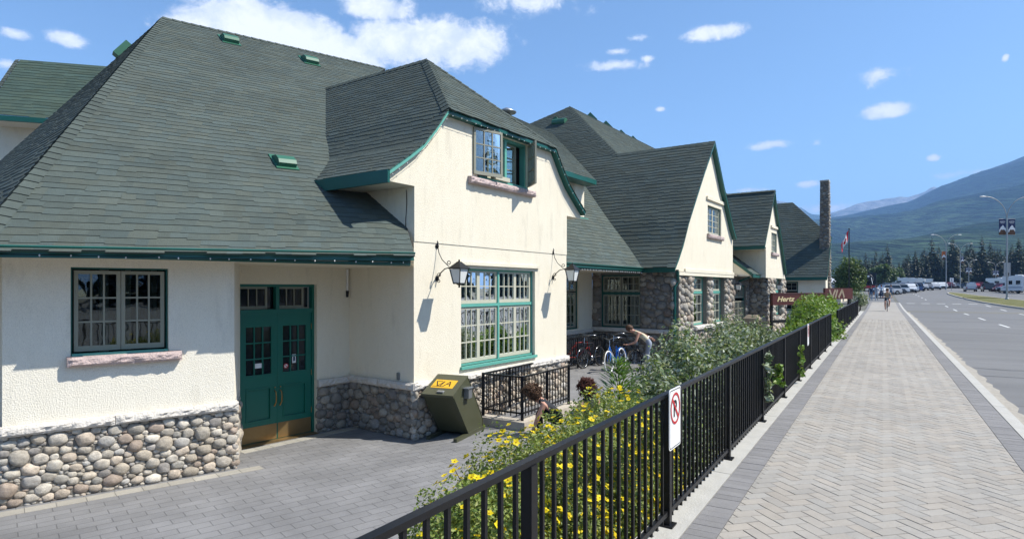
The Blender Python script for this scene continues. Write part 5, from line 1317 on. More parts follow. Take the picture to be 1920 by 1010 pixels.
for (s, t, sc, lb, sd, n, sz) in ((16.0, -2.3, .66, 'bright green bush just before the brown sign, behind the fence', 11, 4200, .07), (18.4, -2.2, .70, 'bright green bush under the brown sign lettering', 12, 4200, .075), (20.6, -2.2, .76, 'bright green bush at the very end of the near railing', 19, 3000, .07), (23.8, -2.1, 1.08, 'largest bright green bush filling the fence gap', 13, 5200, .075), (22.7, -1.7, .58, 'low green bush spilling through the fence gap onto the pavement', 14, 2600, .06), (26.2, -2.3, 1.14, 'bright green bush at the start of the far railing', 15, 4200, .085), (29., -2.5, 1.12, 'bright green bush midway behind the far railing', 16, 3200, .09), (33., -2.4, 1.12, 'bright green bush near the far end of the railing', 17, 2800, .1), (38., -2.3, .9, 'furthest bright green bush, beside the pedestrians', 18, 2400, .11)):
    shrub('green_bush', lb, 'bush', s, t, zb, [tuple(v*sc for v in b) for b in GB], n, sz, FRESH, sd, 'green bushes behind the railings', long=1.6, hole=-.15)
def sprig(label, s, z, h, seed, cols):
    o = thing('climbing_plant', label, 'plant', ST.p(s, TF+.03, z), ST.rot, 'shoots growing through the railing'); rnd = random.Random(seed)
    bl = [(rnd.uniform(-.06, .06), -.03-rnd.uniform(0, .05), h*(i+.5)/6, .09, .05, h/9) for i in range(6)]
    leafy('foliage', 'leaf', o, bl, 90, .055, cols, seed, long=1.8); m = MB(); m.tube([(0, 0, 0), (.03, -.03, h*.5), (-.02, -.04, h)], [.006, .005, .003], 5); m.build('stem', 'bark', o, world=False)
sprig('silvery shoot poking through the near railing, midway', 8.6, .28, .62, 1, SILVER); sprig('small green shoot through the near railing past the silvery one', 9.55, .35, .3, 2, FRESH)
sprig('leafy green shoot on the railing beneath the small sign', 12.4, .1, .6, 3, FRESH)

# ------------------------------------------------------------------ litter bin
def make_bin():
    # side profile: a = depth (away from the opening side), z
    c = gpt(857, 829, PL); d = (gpt(908, 805, PL)-gpt(857, 831, PL)); d.z = 0; fr = Fr(c, d)      # d runs along the visible side's foot, n faces the pavement
    t = thing('litter_bin', 'olive green bear proof litter bin with yellow sticker beside the bay wall', 'bin', c, 0)
    wd = .78; k = .62
    P = [(.12, .10), (.66, .10), (.66, .20), (.07, 1.12), (-.16, 1.12), (-.55, .86)]
    bz = lambda px, py: None
    side = [(.02, .06), (.60, .06), (.62, .22), (.16, 1.10), (-.62, .93), (-.46, .84)]
    side = [(-.02, .06), (.58, .06), (.60, .26), (.26, 1.10), (-.10, .98), (-.42, .80)]
    side = [(.43, .06), (1.02, .06), (1.02, .20), (.47, .97), (.40, 1.05), (-.144, .805)]
    m = MB(); q1, q0 = .0, -.58
    pts1 = [fr.p(a, q1, PL+z) for a, z in side]; pts0 = [fr.p(a, q0, PL+z) for a, z in side]
    m.face(pts1); m.face(pts0[::-1]); n = len(side)
    for i in range(n):
        j = (i+1) % n
        if i in (4, 5): continue
        m.face([pts1[i], pts1[j], pts0[j], pts0[i]])
    m.fbox(fr, -.02, 1.06, q1-.06, q1+.004, PL, PL+.059); m.fbox(fr, -.02, 1.06, q0-.004, q0+.06, PL, PL+.059); m.fbox(fr, .7, .78, q0+.06, q1-.06, PL+.0, PL+.05)
    for qq in (q1, q0):       # folded edges
        for i in range(n): m.tube([fr.p(side[i][0], qq, PL+side[i][1]), fr.p(side[(i+1) % n][0], qq, PL+side[(i+1) % n][1])], .009, 5)
    m.build('bin_body', 'olive_paint', t)
    m = MB(); m.face([pts1[5], pts1[0], pts0[0], pts0[5]]); m.build('bin_front', 'olive_paint', t)
    A, B = Vector((side[5][0], side[5][1])), Vector((side[4][0], side[4][1])); nn = Vector((-(B-A).y, (B-A).x)).normalized()
    def lid(u, q, h): p = A.lerp(B, u)+nn*h; return fr.p(p.x, q, PL+p.y)
    m = MB(); m.hexa([lid(-.05, q0-.01, .0), lid(1.02, q0-.01, .0), lid(1.02, q1+.012, .0), lid(-.05, q1+.012, .0), lid(-.05, q0-.01, .022), lid(1.02, q0-.01, .022), lid(1.02, q1+.012, .022), lid(-.05, q1+.012, .022)])
    for i in range(1): m.hexa([lid(-.05, q0-.01, -.03), lid(-.02, q0-.01, -.03), lid(-.02, q1+.012, -.03), lid(-.05, q1+.012, -.03), lid(-.05, q0-.01, 0), lid(-.02, q0-.01, 0), lid(-.02, q1+.012, 0), lid(-.05, q1+.012, 0)])
    ld = m.build('lid', 'olive_paint', t)
    m = MB(); u0, u1, b0, b1 = .30, .72, q0+.06, q0+.48; m.hexa([lid(u0, b0, .0225), lid(u1, b0, .0225), lid(u1, b1, .0225), lid(u0, b1, .0225), lid(u0, b0, .025), lid(u1, b0, .025), lid(u1, b1, .025), lid(u0, b1, .025)]); m.build('sticker', 'decal_yellow', ld)
    m = MB(); cq = (b0+b1)/2
    def stroke(x0, y0, x1, y1, w=.020):
        p, q = Vector((x0, y0)), Vector((x1, y1)); e = (q-p).normalized(); s = Vector((-e.y, e.x))*w/2
        m.face([lid(.51+y*1.25, cq+x, .0262) for x, y in ((p-s), (p+s), (q+s), (q-s))])
    for x0, y0, x1, y1 in ((-.17, .10, -.10, -.10), (-.10, -.10, -.02, .10), (-.17, .10, -.06, .10), (-.02, .10, -.05, -.10), (.01, -.10, .09, .10), (.09, .10, .13, -.10), (.05, -.01, .13, -.01), (-.20, -.11, .02, -.11)): stroke(x0, y0, x1, y1)
    m.build('lettering', 'ink_black', ld)
    m = MB(); m.hexa([lid(.04, q0+.26, .022), lid(.17, q0+.26, .022), lid(.17, q0+.38, .022), lid(.04, q0+.38, .022), lid(.04, q0+.26, .05), lid(.12, q0+.28, .05), lid(.12, q0+.36, .05), lid(.04, q0+.38, .05)]); m.build('handle', 'metal_grey', ld)
    m = MB(); m.fbox(fr, -.02, .24, q1+.0, q1+.11, PL+.70, PL+.93) if False else m.fbox(fr, .26, .40, q1, q1+.09, PL+.70, PL+.86); m.fbox(fr, .20, .42, q1, q1+.11, PL+.87, PL+.885); m.build('latch_box', 'metal_grey', t)
make_bin()
# ------------------------------------------------------------------ stair well railing
def make_railing():
    c = gpt(978, 808, PL); t = thing('stairwell_railing', 'low black railing round the basement steps under the bay window, on a concrete curb', 'railing', c, 0)
    A = BAY.p(BAY.hit(903)[0], .25, 0); 
    e = lambda px, py, z: gpt(px, py, z)
    z0 = PL+.16; B = e(979, 788, z0); Cc = e(1066, 757, z0); D = V(*(BAY.p(BAY.hit(905)[0]+0, .12, 0)))
    B.z = Cc.z = 0
    u = Fr(B, Cc-B); Ln = (Cc-B).length
    A = B-u.n*1.0; A.z = 0; bq = (A-BAY.o).dot(BAY.n)
    A = e(906, 778, z0); A.z = 0
    Dd = Cc+(A-B); H = .80
    m = MB()
    for p, q in ((A, B), (B, Cc)):
        for z in (z0+H, z0+.13): beam(m, p+V(0, 0, z), q+V(0, 0, z), .045 if z > z0+.5 else .03, .03)
    p, q = A, Dd
    for z in (z0+H, z0+.13): beam(m, p+V(0, 0, z), q+V(0, 0, z), .045 if z > z0+.5 else .03, .03)
    m.build('rail', 'black_iron', t)
    for p in (A, B, Cc, B.lerp(Cc, .5), Dd.lerp(A, .5)):
        m = MB(); m.box(p.x-.028, p.x+.028, p.y-.028, p.y+.028, z0, z0+H+.02); m.build('post', 'black_iron', t)
    for p, q in ((A, B), (B, Cc), (A, Dd)):
        n = int((q-p).length/.115); m = MB()
        for i in range(1, n): r = p.lerp(q, i/n); m.tube([r+V(0, 0, z0+.06), r+V(0, 0, z0+H)], .011, 5, caps=False)
        m.build('slat_panel', 'black_iron', t)
    m = MB(); o1 = .12
    def curb(p, q, w=.26):
        d = (q-p).normalized(); s = Vector((d.y, -d.x, 0))*w/2; p = p-d*.13; q = q+d*.13; m.hexa([p-s+V(0, 0, PL), p+s+V(0, 0, PL), q+s+V(0, 0, PL), q-s+V(0, 0, PL), p-s+V(0, 0, z0), p+s+V(0, 0, z0-.004), q+s+V(0, 0, z0-.004), q-s+V(0, 0, z0)])
    curb(A, B); d = (Cc-B).normalized(); curb(B+d*.27, Cc+d*.25); m.build('curb', 'concrete_warm', t)
make_railing()
# bicycle rail in front of the wing
def rack():
    z0 = PL; A = SP(5.9, -2.2, 0); B = SP(11.9, -2.2, 0); t = thing('bicycle_rail', 'long low black railing in the shade behind the parked bicycles', 'railing', A+V(0, 0, PL), 0)
    m = MB()
    for z in (PL+1.0, PL+.14): beam(m, A+V(0, 0, z), B+V(0, 0, z), .05, .04)
    m.build('rail', 'black_iron', t); n = 42; m = MB()
    for i in range(n+1): r = A.lerp(B, i/n); m.tube([r+V(0, 0, PL+(0 if i % 14 == 0 else .1)), r+V(0, 0, PL+1.0)], .03 if i % 14 == 0 else .012, 5, caps=False)
    m.build('slat_panel', 'black_iron', t)
rack()
# ------------------------------------------------------------------ brown sign on posts, stone planter
def brown_sign():
    a, b = px3(1447, 570, 27.5), px3(1597, 558, 31.5)
    fr = Fr(a, b-a); L_ = (V(b.x, b.y, 0)-V(a.x, a.y, 0)).length
    t = thing('brown_sign', 'long brown board sign with cream Hertz lettering above the bushes', 'sign', V(a.x, a.y, PL), 0)
    zt0, zb0 = px3(1447, 551.5, 27.5).z, px3(1447, 570, 27.5).z
    m = MB(); m.fbox(fr, 0, L_*.62, -.05, .05, zb0, zt0); m.build('board', 'sign_brown', t)
    m = MB(); m.fbox(fr, -.03, L_*.62, -.07, .07, zt0, zt0+.05); m.fbox(fr, -.03, L_*.62, -.07, .07, zb0-.05, zb0); m.build('board_trim', 'sign_brown', t)
    za = px3(1597, 540, 31.5).z; m = MB(); m.fbox(fr, L_*.625, L_, -.05, .05, za-.55, za); m.build('board', 'sign_brown', t)
    m = MB(); x0 = fr.hit(1455)[0]; x1 = fr.hit(1488)[0]; cx, cz = (x0+x1)/2, (zt0+zb0)/2
    text_into(m, 'Hertz', lambda x, y, h: fr.p(cx+x, .052+h, cz+y), width=(x1-x0), height=(zt0-zb0)*.52, shear=.28, bold=.025, thick=.012); m.build('lettering', 'sign_cream', t)
    m = MB(); cx2 = fr.hit(1568)[0]; za2 = za-.28
    def st(x0, y0, x1, y1, w=.13):
        p, q = Vector((x0, y0)), Vector((x1, y1)); e = (q-p).normalized(); s = Vector((-e.y, e.x))*w/2
        m.extrude([fr.p(cx2+v.x, .052, za2+v.y) for v in (p-s, p+s, q+s, q-s)], fr.n*.012)
    for s_ in ((-.75, .2, -.5, -.2), (-.5, -.2, -.2, .2), (.0, .2, -.2, -.2), (.1, -.2, .45, .2), (.45, .2, .65, -.2)): st(*s_)
    m.build('emblem', 'cloth_tan', t)
    for x in (.1, L_*.60, L_*.98):
        m = MB(); m.fbox(fr, x-.07, x+.07, -.12, -.05, PL, zt0); m.build('post', 'ink_black', t)
    m = MB(); m.fbox(fr, .0, L_*.62, -.1, .0, zb0-.85, zb0-.72); m.build('cross_beam', 'ink_black', t)
brown_sign()
def planter():
    c = gpt(1478, 612, PL); o = thing('stone_planter', 'low rough boulder planter below the brown sign', 'planter', SP(0, 0, 0), 0)
    o.location = px3(1470, 604, 25.5); o.location.z = PL; LOC[o.name] = Matrix.Translation(o.location)
    m = MB(); rnd = random.Random(4)
    for i in range(6): m2 = MB(); m2.ico((i*.55, i*.8+rnd.uniform(-.1, .1), .3), (.48, .42, .40), 3, (.40*rnd.uniform(.7, 1.1), .34, .28), jit=.25, rnd=rnd); m2.build('boulder', 'cobble', o, world=False)
planter()
def porch_bin():
    c = px3(1411, 612, 27.5); o = thing('waste_bin', 'dark square waste bin with a tan top by the porch', 'bin', V(c.x, c.y, PL), BAY.rot)
    m = MB(); m.box(-.32, .32, -.3, .3, 0, .95); m.box(-.36, .36, -.34, .34, .0, .06); m.build('bin_body', 'paint_dark', o, world=False)
    m = MB(); m.box(-.35, .35, -.33, .33, .952, 1.25); m.hexa([(-.35, -.33, 1.25), (.35, -.33, 1.25), (.35, .33, 1.25), (-.35, .33, 1.25), (-.2, -.2, 1.4), (.2, -.2, 1.4), (.2, .2, 1.4), (-.2, .2, 1.4)]); m.build('bin_hood', 'cloth_tan', o, world=False)
    m = MB(); m.box(-.2, .2, -.345, -.331, 1.0, 1.18); m.build('bin_opening', 'ink_black', o, world=False)
porch_bin()
# ------------------------------------------------------------------ bicycles
def bicycle(label, loc, rot, paint, cruiser=False, tyre='rubber', lean=6, basket=False):
    o = thing('bicycle', label, 'bicycle', loc, rot, 'bicycles parked against the rail'); o.rotation_euler = (R(lean), 0, rot)
    r = .33; wb = 1.05
    for x in (0, wb):
        m = MB(); m.tube([(x+r*math.cos(a*math.pi/14), 0, r+r*math.sin(a*math.pi/14)) for a in range(29)], .02 if not cruiser else .026, 6, caps=False); w = m.build('tyre', tyre, o, world=False)
        m = MB(); m.tube([(x+(r-.03)*math.cos(a*math.pi/14), 0, r+(r-.03)*math.sin(a*math.pi/14)) for a in range(29)], .008, 5, caps=False)
        for k in range(14): a = k*math.pi/7; m.tube([(x, .02*(-1)**k, r), (x+(r-.03)*math.cos(a), 0, r+(r-.03)*math.sin(a))], .0022, 3, caps=False)
        m.tube([(x, -.05, r), (x, .05, r)], .02, 6); m.build('wheel_rim', 'chrome', w, world=False)
    m = MB(); hd = (wb-.16, 0, .80); hb = (wb-.10, 0, .62); st = (.36, 0, .78); bb = (.45, 0, .29)
    T = lambda a, b, w=.017: m.tube([a, b], w, 6)
    if cruiser:
        m.tube([hd, (.75, 0, .55), (.52, 0, .36), bb], .02, 6); m.tube([hb, (.74, 0, .42), (.55, 0, .29), bb], .02, 6)
    else: T(hd, st); T(hb, bb, .02)
    T(bb, st); T(hd, hb, .02)
    for y in (-.05, .05): T((0, y, r), (.42, y*.5, .30), .010); T((0, y, r), (.36, y*.4, .74), .009); T((wb, y, r), (wb-.09, y*.8, .62), .013)
    m.build('frame', paint, o, world=False)
    if cruiser:
        for x in (0, wb):
            m = MB(); pts = [(x+(r+.045)*math.cos(a), r+(r+.045)*math.sin(a)) for a in [R(10+170*i/14) for i in range(15)]]
            for (x0, z0), (x1, z1) in zip(pts, pts[1:]): m.face([(x0, -.03, z0), (x1, -.03, z1), (x1, .03, z1), (x0, .03, z0)])
            m.build('mudguard', 'chrome' if x else paint, o, world=False)
    m = MB(); m.lathe([(0, -.012), (.09, -.012), (.09, .012), (0, .012)], bb, 14, M=Matrix.Rotation(R(90), 3, 'X')); T(( .45, -.03, .29), (.55, -.06, .18), .012); T((.45, .03, .29), (.35, .06, .40), .012); m.box(.53, .63, -.16, -.06, .165, .19); m.box(.30, .40, .06, .16, .39, .415); m.build('crank', 'chrome', o, world=False)
    m = MB(); T((.36, 0, .78), (.335, 0, .90), .013); m.hexa([(.18, -.09, .90), (.45, -.02, .91), (.45, .02, .91), (.18, .09, .90), (.17, -.10, .95), (.46, -.02, .94), (.46, .02, .94), (.17, .10, .95)]); m.build('saddle', 'rubber', o, world=False)
    m = MB(); k = .12 if cruiser else .0
    m.tube([hd, (wb-.20, 0, .98)], .013, 6); m.tube([(wb-.42-k, -.32, 1.03), (wb-.30, -.28, 1.06), (wb-.16, -.10, 1.05), (wb-.19, 0, 1.0), (wb-.16, .10, 1.05), (wb-.30, .28, 1.06), (wb-.42-k, .32, 1.03)], .011, 6); m.build('handlebar', 'chrome', o, world=False)
    if basket:
        m = MB(); m.box(wb-.05, wb+.28, -.17, .17, .78, .80)
        for y in (-.17, .17): m.box(wb-.05, wb+.28, y-.006, y+.006, .80, 1.0)
        for x in (wb-.05, wb+.28): m.box(x-.006, x+.006, -.164, .164, .80, 1.0)
        m.build('basket', 'cloth_tan', o, world=False)
    return o
def face_at(px, py, z=PL): return gpt(px, py, z)
bicycle('blue cruiser bicycle with whitewall tyres standing in the sun', gpt(1167, 691.5, PL), math.atan2(-.85, -.53), 'paint_blue', True, 'sign_white', 5)
b = bicycle('red mountain bicycle half hidden behind the corner of the bay', gpt(1062, 688, PL), R(38), 'paint_red', lean=4)
b = bicycle('dark bicycle left of the blue cruiser, in the shade', gpt(1112, 690, PL)+V(.35, .75, 0), R(230), 'paint_dark', lean=5)
b = bicycle('dark bicycle right of the blue cruiser, under the person in the vest', gpt(1196, 697, PL)+V(.75, .9, 0), R(222), 'paint_dark', True, lean=5)
b = bicycle('black bicycle parked just behind the blue cruiser at the rail', gpt(1170, 690, PL)+V(.45, 1.5, 0), R(228), 'paint_dark', lean=5)
# ------------------------------------------------------------------ people
def skin_body(joints, edges, rad, mats, name, parent):
    """one continuous figure: joints dict -> point, edges of joint names, radii, mats: {slot: joints}"""
    names = list(joints); ix = {n: i for i, n in enumerate(names)}
    me = bpy.data.meshes.new(name); me.from_pydata([joints[n] for n in names], [(ix[a], ix[b]) for a, b in edges], [])
    o = bpy.data.objects.new(name, me); C.objects.link(o)
    o.modifiers.new('skin', 'SKIN'); sv = me.skin_vertices[0].data
    for i, n in enumerate(names): sv[i].radius = rad[n] if isinstance(rad[n], tuple) else (rad[n], rad[n]); sv[i].use_root = (n == 'pelvis')
    sb = o.modifiers.new('subsurf', 'SUBSURF'); sb.levels = 2; sb.render_levels = 2
    dg = bpy.context.evaluated_depsgraph_get(); e = o.evaluated_get(dg); m2 = bpy.data.meshes.new_from_object(e)
    bpy.data.objects.remove(o, do_unlink=True); bpy.data.meshes.remove(me)
    order = list(mats); m2.materials.clear()
    for s in order: m2.materials.append(MATS[s])
    segs = [(Vector(joints[a]), Vector(joints[b]), a, b) for a, b in edges]
    jm = {j: i for i, s in enumerate(order) for j in mats[s]}
    for p in m2.polygons:
        best = None
        for a, b, na, nb in segs:
            t = max(0, min(1, (p.center-a).dot(b-a)/max(1e-9, (b-a).length_squared))); ra, rb_ = rad[na], rad[nb]; ra = max(ra) if isinstance(ra, tuple) else ra; rb_ = max(rb_) if isinstance(rb_, tuple) else rb_
            d = (p.center-a.lerp(b, t)).length-.85*(ra+(rb_-ra)*t)
            if best is None or d < best[0]: best = (d, na if t < (.85 if na == 'chest' and nb != 'neck' else .5) else nb)
        p.material_index = jm.get(best[1], 0); p.use_smooth = True
    ob = bpy.data.objects.new(name, m2); C.objects.link(ob); ob.parent = parent; LOC[ob.name] = PM(parent)
    return ob
def person(label, loc, rot, J, mats, hair, hair_r=(.105, .115, .12), curly=0, group=None, hair_off=(0, -.02, .04), seed=1, long=0):
    t = thing('person', label, 'person', loc, rot, group); J = {k: Vector(v) for k, v in J.items()}
    edges = [('pelvis', 'spine'), ('spine', 'chest'), ('chest', 'neck'), ('neck', 'skull'), ('skull', 'crown')]
    rad = dict(pelvis=(.145, .11), spine=(.125, .095), chest=(.15, .105), neck=.052, skull=(.075, .088), crown=(.058, .07))
    fw = (J['face']-J['skull']).normalized(); upv = (J['crown']-J['skull']).normalized(); rt = fw.cross(upv)
    for s, k in (('L', -1), ('R', 1)):
        for a in ('hip', 'knee', 'ankle', 'toe', 'shoulder', 'elbow', 'wrist', 'palm'): pass
        edges += [('pelvis', 'hip'+s), ('hip'+s, 'knee'+s), ('knee'+s, 'ankle'+s), ('ankle'+s, 'toe'+s), ('chest', 'shoulder'+s), ('shoulder'+s, 'elbow'+s), ('elbow'+s, 'wrist'+s), ('wrist'+s, 'palm'+s)]
        rad.update({'hip'+s: .088, 'knee'+s: .062, 'ankle'+s: .044, 'toe'+s: (.04, .03), 'shoulder'+s: .058, 'elbow'+s: .042, 'wrist'+s: .029, 'palm'+s: (.036, .02)})
        d = (J['palm'+s]-J['wrist'+s]).normalized(); sd = d.cross(Vector((0, 1, .3))).normalized() if abs(d.y) < .9 else Vector((1, 0, 0)); inn = sd.cross(d)
        for f in range(4):
            n1, n2 = 'f%d%s' % (f, s), 'g%d%s' % (f, s); L_ = (.072, .085, .080, .062)[f]; b = J['palm'+s]+sd*(f-1.5)*.021+d*.02
            J[n1] = b+d*L_*.55; J[n2] = b+d*L_+inn*.022; edges += [('palm'+s, n1), (n1, n2)]; rad[n1] = .0095; rad[n2] = .008
        J['t'+s] = J['wrist'+s].lerp(J['palm'+s], .6)-sd*.045+d*.02; J['u'+s] = J['t'+s]-sd*.012+d*.035; edges += [('wrist'+s, 't'+s), ('t'+s, 'u'+s)]; rad['t'+s] = .011; rad['u'+s] = .009
    body = skin_body({k: tuple(v) for k, v in J.items() if k != 'face'}, edges, rad, mats, 'body', t)
    c = J['skull'].lerp(J['crown'], .45)
    m = MB(); M_ = Matrix((rt, fw, upv)).transposed()
    hc = c+M_ @ Vector(hair_off)
    if curly:
        rnd = random.Random(seed)
        for i in range(420):
            d = Vector((rnd.gauss(0, 1), rnd.gauss(0, 1), rnd.gauss(0, 1))).normalized()
            if d.y > .45 and d.z < .55: continue
            r = curly*rnd.uniform(.75, 1.12); p = hc+M_ @ Vector((d.x*r, d.y*r, d.z*r)); k = .020*rnd.uniform(.6, 1.5)
            ax = d.orthogonal().normalized(); a2 = d.cross(ax); m.tube([p+M_ @ (ax*k*math.cos(q*1.3)+a2*k*math.sin(q*1.3)+d*(.012*q-.02)) for q in range(6)], [.007, .008, .007, .007, .006, .003], 4)
        m.ico(hc, (curly*.86, curly*.80, curly*.86), 2, M=M_, jit=.15)
    else:
        m.ico(hc, hair_r, 3, M=M_, jit=.08)
        if long: m.ico(hc+M_ @ Vector((0, -.05, -.12)), (.08, .05, .14), 2, M=M_)
    m.build('hair', hair, t, world=False)
    m = MB(); f0 = c+fw*.088-upv*.005
    for k in (-1, 1): m.ico(f0+rt*.032*k-fw*.012, (.011, .008, .006), 1, M=M_)
    m.build('eye', 'ink_black', t, world=False) if False else None
    m = MB(); m.ico(f0-upv*.028+fw*.006, (.013, .018, .026), 1, M=M_); m.build('nose', 'skin', t, world=False)
    for k in (-1, 1): m = MB(); m.ico(f0+rt*.032*k-fw*.014+upv*.003, (.013, .008, .007), 1, M=M_); m.build('eye', 'ink_black', t, world=False)
    m = MB(); m.ico(f0-upv*.065-fw*.012, (.022, .008, .006), 1, M=M_); m.build('mouth', 'sign_brown', t, world=False)
    for k in (-1, 1): m = MB(); m.ico(c+rt*.083*k-upv*.02, (.012, .022, .032), 1, M=M_); m.build('ear', 'skin', t, world=False)
    return t
def sides(**kw):
    out = {}
    for k, (x, y, z) in kw.items(): out[k+'L'] = (-x, y, z); out[k+'R'] = (x, y, z)
    return out
TOP = ['spine', 'chest', 'pelvis']; LEGS = ['pelvis', 'hipL', 'hipR', 'kneeL', 'kneeR', 'ankleL', 'ankleR']; FEET = ['toeL', 'toeR']; SLV = ['shoulderL', 'shoulderR', 'elbowL', 'elbowR', 'wristL', 'wristR']
def wear(top, legs, shoes='rubber', sleeves=False, bare_legs=False):
    d = {'skin': [], top: ['spine', 'chest']+(SLV[:4] if sleeves else []), legs: ['pelvis', 'hipL', 'hipR']+([] if bare_legs else ['kneeL', 'kneeR', 'ankleL', 'ankleR']), shoes: FEET}
    return d
sit = dict(pelvis=(0, 0, .28), spine=(0, .10, .42), chest=(0, .26, .57), neck=(0, .38, .645), skull=(0, .475, .68), crown=(0, .53, .755), face=(0, .60, .60),
           **sides(hip=(.10, .02, .27), knee=(.15, .40, .46), ankle=(.13, .36, .09), toe=(.14, .52, .04), shoulder=(.17, .29, .58), elbow=(.21, .40, .34), wrist=(.17, .46, .17), palm=(.15, .50, .11)))
g = gpt(1052, 818, PL)
person('person in charcoal sleeveless top with curly light hair, bending forward by the stair railing', g, R(82), sit, wear('cloth_charcoal', 'cloth_black'), 'hair_brown', curly=.145, seed=3, group=None)
sit2 = dict(sit); sit2.update(spine=(0, .03, .45), chest=(0, .10, .63), neck=(0, .15, .74), skull=(0, .18, .81), crown=(0, .20, .90), face=(0, .32, .78))
for k, x in (('L', -1), ('R', 1)): sit2['shoulder'+k] = (x*.18, .10, .64); sit2['elbow'+k] = (x*.22, .22, .42); sit2['wrist'+k] = (x*.15, .36, .40); sit2['palm'+k] = (x*.11, .43, .41)
g = gpt(1112, 828, PL)
person('person with bushy auburn curls crouching behind the flowers, little but the hair showing', g, R(30), sit2, wear('cloth_charcoal', 'cloth_denim'), 'hair_auburn', curly=.15, seed=4)
bend = dict(pelvis=(0, -.05, .92), spine=(0, .10, 1.06), chest=(0, .30, 1.18), neck=(0, .44, 1.24), skull=(0, .53, 1.27), crown=(0, .60, 1.34), face=(0, .64, 1.19),
            **sides(hip=(.10, -.05, .88), knee=(.11, .03, .48), ankle=(.11, -.03, .08), toe=(.12, .13, .03), shoulder=(.18, .31, 1.18), elbow=(.23, .40, .92), wrist=(.18, .60, .84), palm=(.15, .68, .83)))
bend.update(elbowR=(.30, .10, 1.12), wristR=(.22, -.10, 1.02), palmR=(.19, -.17, .98))
g = gpt(1207, 703, PL); g = g+V(.34, 1.0, 0)
person('person in a pale vest bending over the bicycles, hair tied under a cap', g, R(85), bend, wear('cloth_cream', 'cloth_grey'), 'hair_brown', group=None)
def walker(ph=1, arms=.12):
    return dict(pelvis=(0, 0, .95), spine=(0, 0, 1.12), chest=(0, .01, 1.34), neck=(0, .02, 1.50), skull=(0, .035, 1.59), crown=(0, .03, 1.69), face=(0, .16, 1.58),
                hipL=(-.10, 0, .90), hipR=(.10, 0, .90), kneeL=(-.10, .14*ph, .50), kneeR=(.10, .02*ph, .49), ankleL=(-.10, .20*ph, .09), ankleR=(.10, -.22*ph, .13), toeL=(-.11, .34*ph if ph > 0 else .20*ph+.14, .04), toeR=(.11, -.22*ph+.13, .05),
                shoulderL=(-.19, 0, 1.38), shoulderR=(.19, 0, 1.38), elbowL=(-.25, -.08*ph, 1.12), elbowR=(.25, .06*ph, 1.12), wristL=(-.24, -.10*ph+.08, .90), wristR=(.24, .16*ph, .92), palmL=(-.235, -.08*ph+.09, .83), palmR=(.235, .19*ph, .85))
def on_street(px, Y, dz=0):
    X = (px-960)/F*Y; s = .5173*X+.8558*Y; return V(X, Y, gz(s)+dz), s, .8558*X-.5173*Y
SR = ST.rot-R(90)
for px, Y, rt, ph, top, leg, hr, lb in ((1633, 70, SR, 1, 'cloth_navy', 'cloth_denim', 'hair_brown', 'pedestrian in dark top and blue jeans, nearest the far railing'), (1643.5, 70.5, SR, -1, 'cloth_grey', 'cloth_pale', 'hair_brown', 'pedestrian in grey top and pale trousers beside the one in jeans'), (1652.5, 78, SR, 1, 'cloth_pale', 'cloth_navy', 'hair_auburn', 'pedestrian in pale shirt just in front of the white car'), (1670.5, 79, SR+R(180), -1, 'cloth_grey', 'cloth_denim', 'hair_brown', 'pedestrian in grey standing at the kerb, apart from the others')):
    p, s, t_ = on_street(px, Y); J = walker(ph)
    person('person '[:0]+'person: '[:0]+lb, p, rt, J, wear(top, leg, sleeves=True), hr, group='pedestrians on the pavement')
# cyclist on the pavement
p, s, t_ = on_street(1663.5, 46.8); dirn = SR+R(180)
ride = dict(pelvis=(0, -.10, .98), spine=(0, -.02, 1.15), chest=(0, .12, 1.34), neck=(0, .20, 1.47), skull=(0, .25, 1.55), crown=(0, .26, 1.65), face=(0, .38, 1.53),
            hipL=(-.10, -.08, .94), hipR=(.10, -.08, .94), kneeL=(-.15, .26, .78), kneeR=(.14, .20, .55), ankleL=(-.12, .10, .42), ankleR=(.12, .08, .16), toeL=(-.12, .24, .38), toeR=(.12, .22, .12),
            **sides(shoulder=(.19, .14, 1.37), elbow=(.26, .30, 1.14), wrist=(.26, .48, 1.06), palm=(.27, .54, 1.06)))
person('person riding a bicycle towards us down the middle of the pavement', p, dirn, ride, wear('cloth_tan', 'cloth_charcoal', sleeves=True, bare_legs=True), 'hair_brown')
b = bicycle('bicycle ridden down the middle of the pavement', p+V(*(Matrix.Rotation(dirn, 3, 'Z') @ V(0, -.5, 0))), dirn+R(90), 'paint_dark', lean=0); b['group'] = 'ridden bicycle'
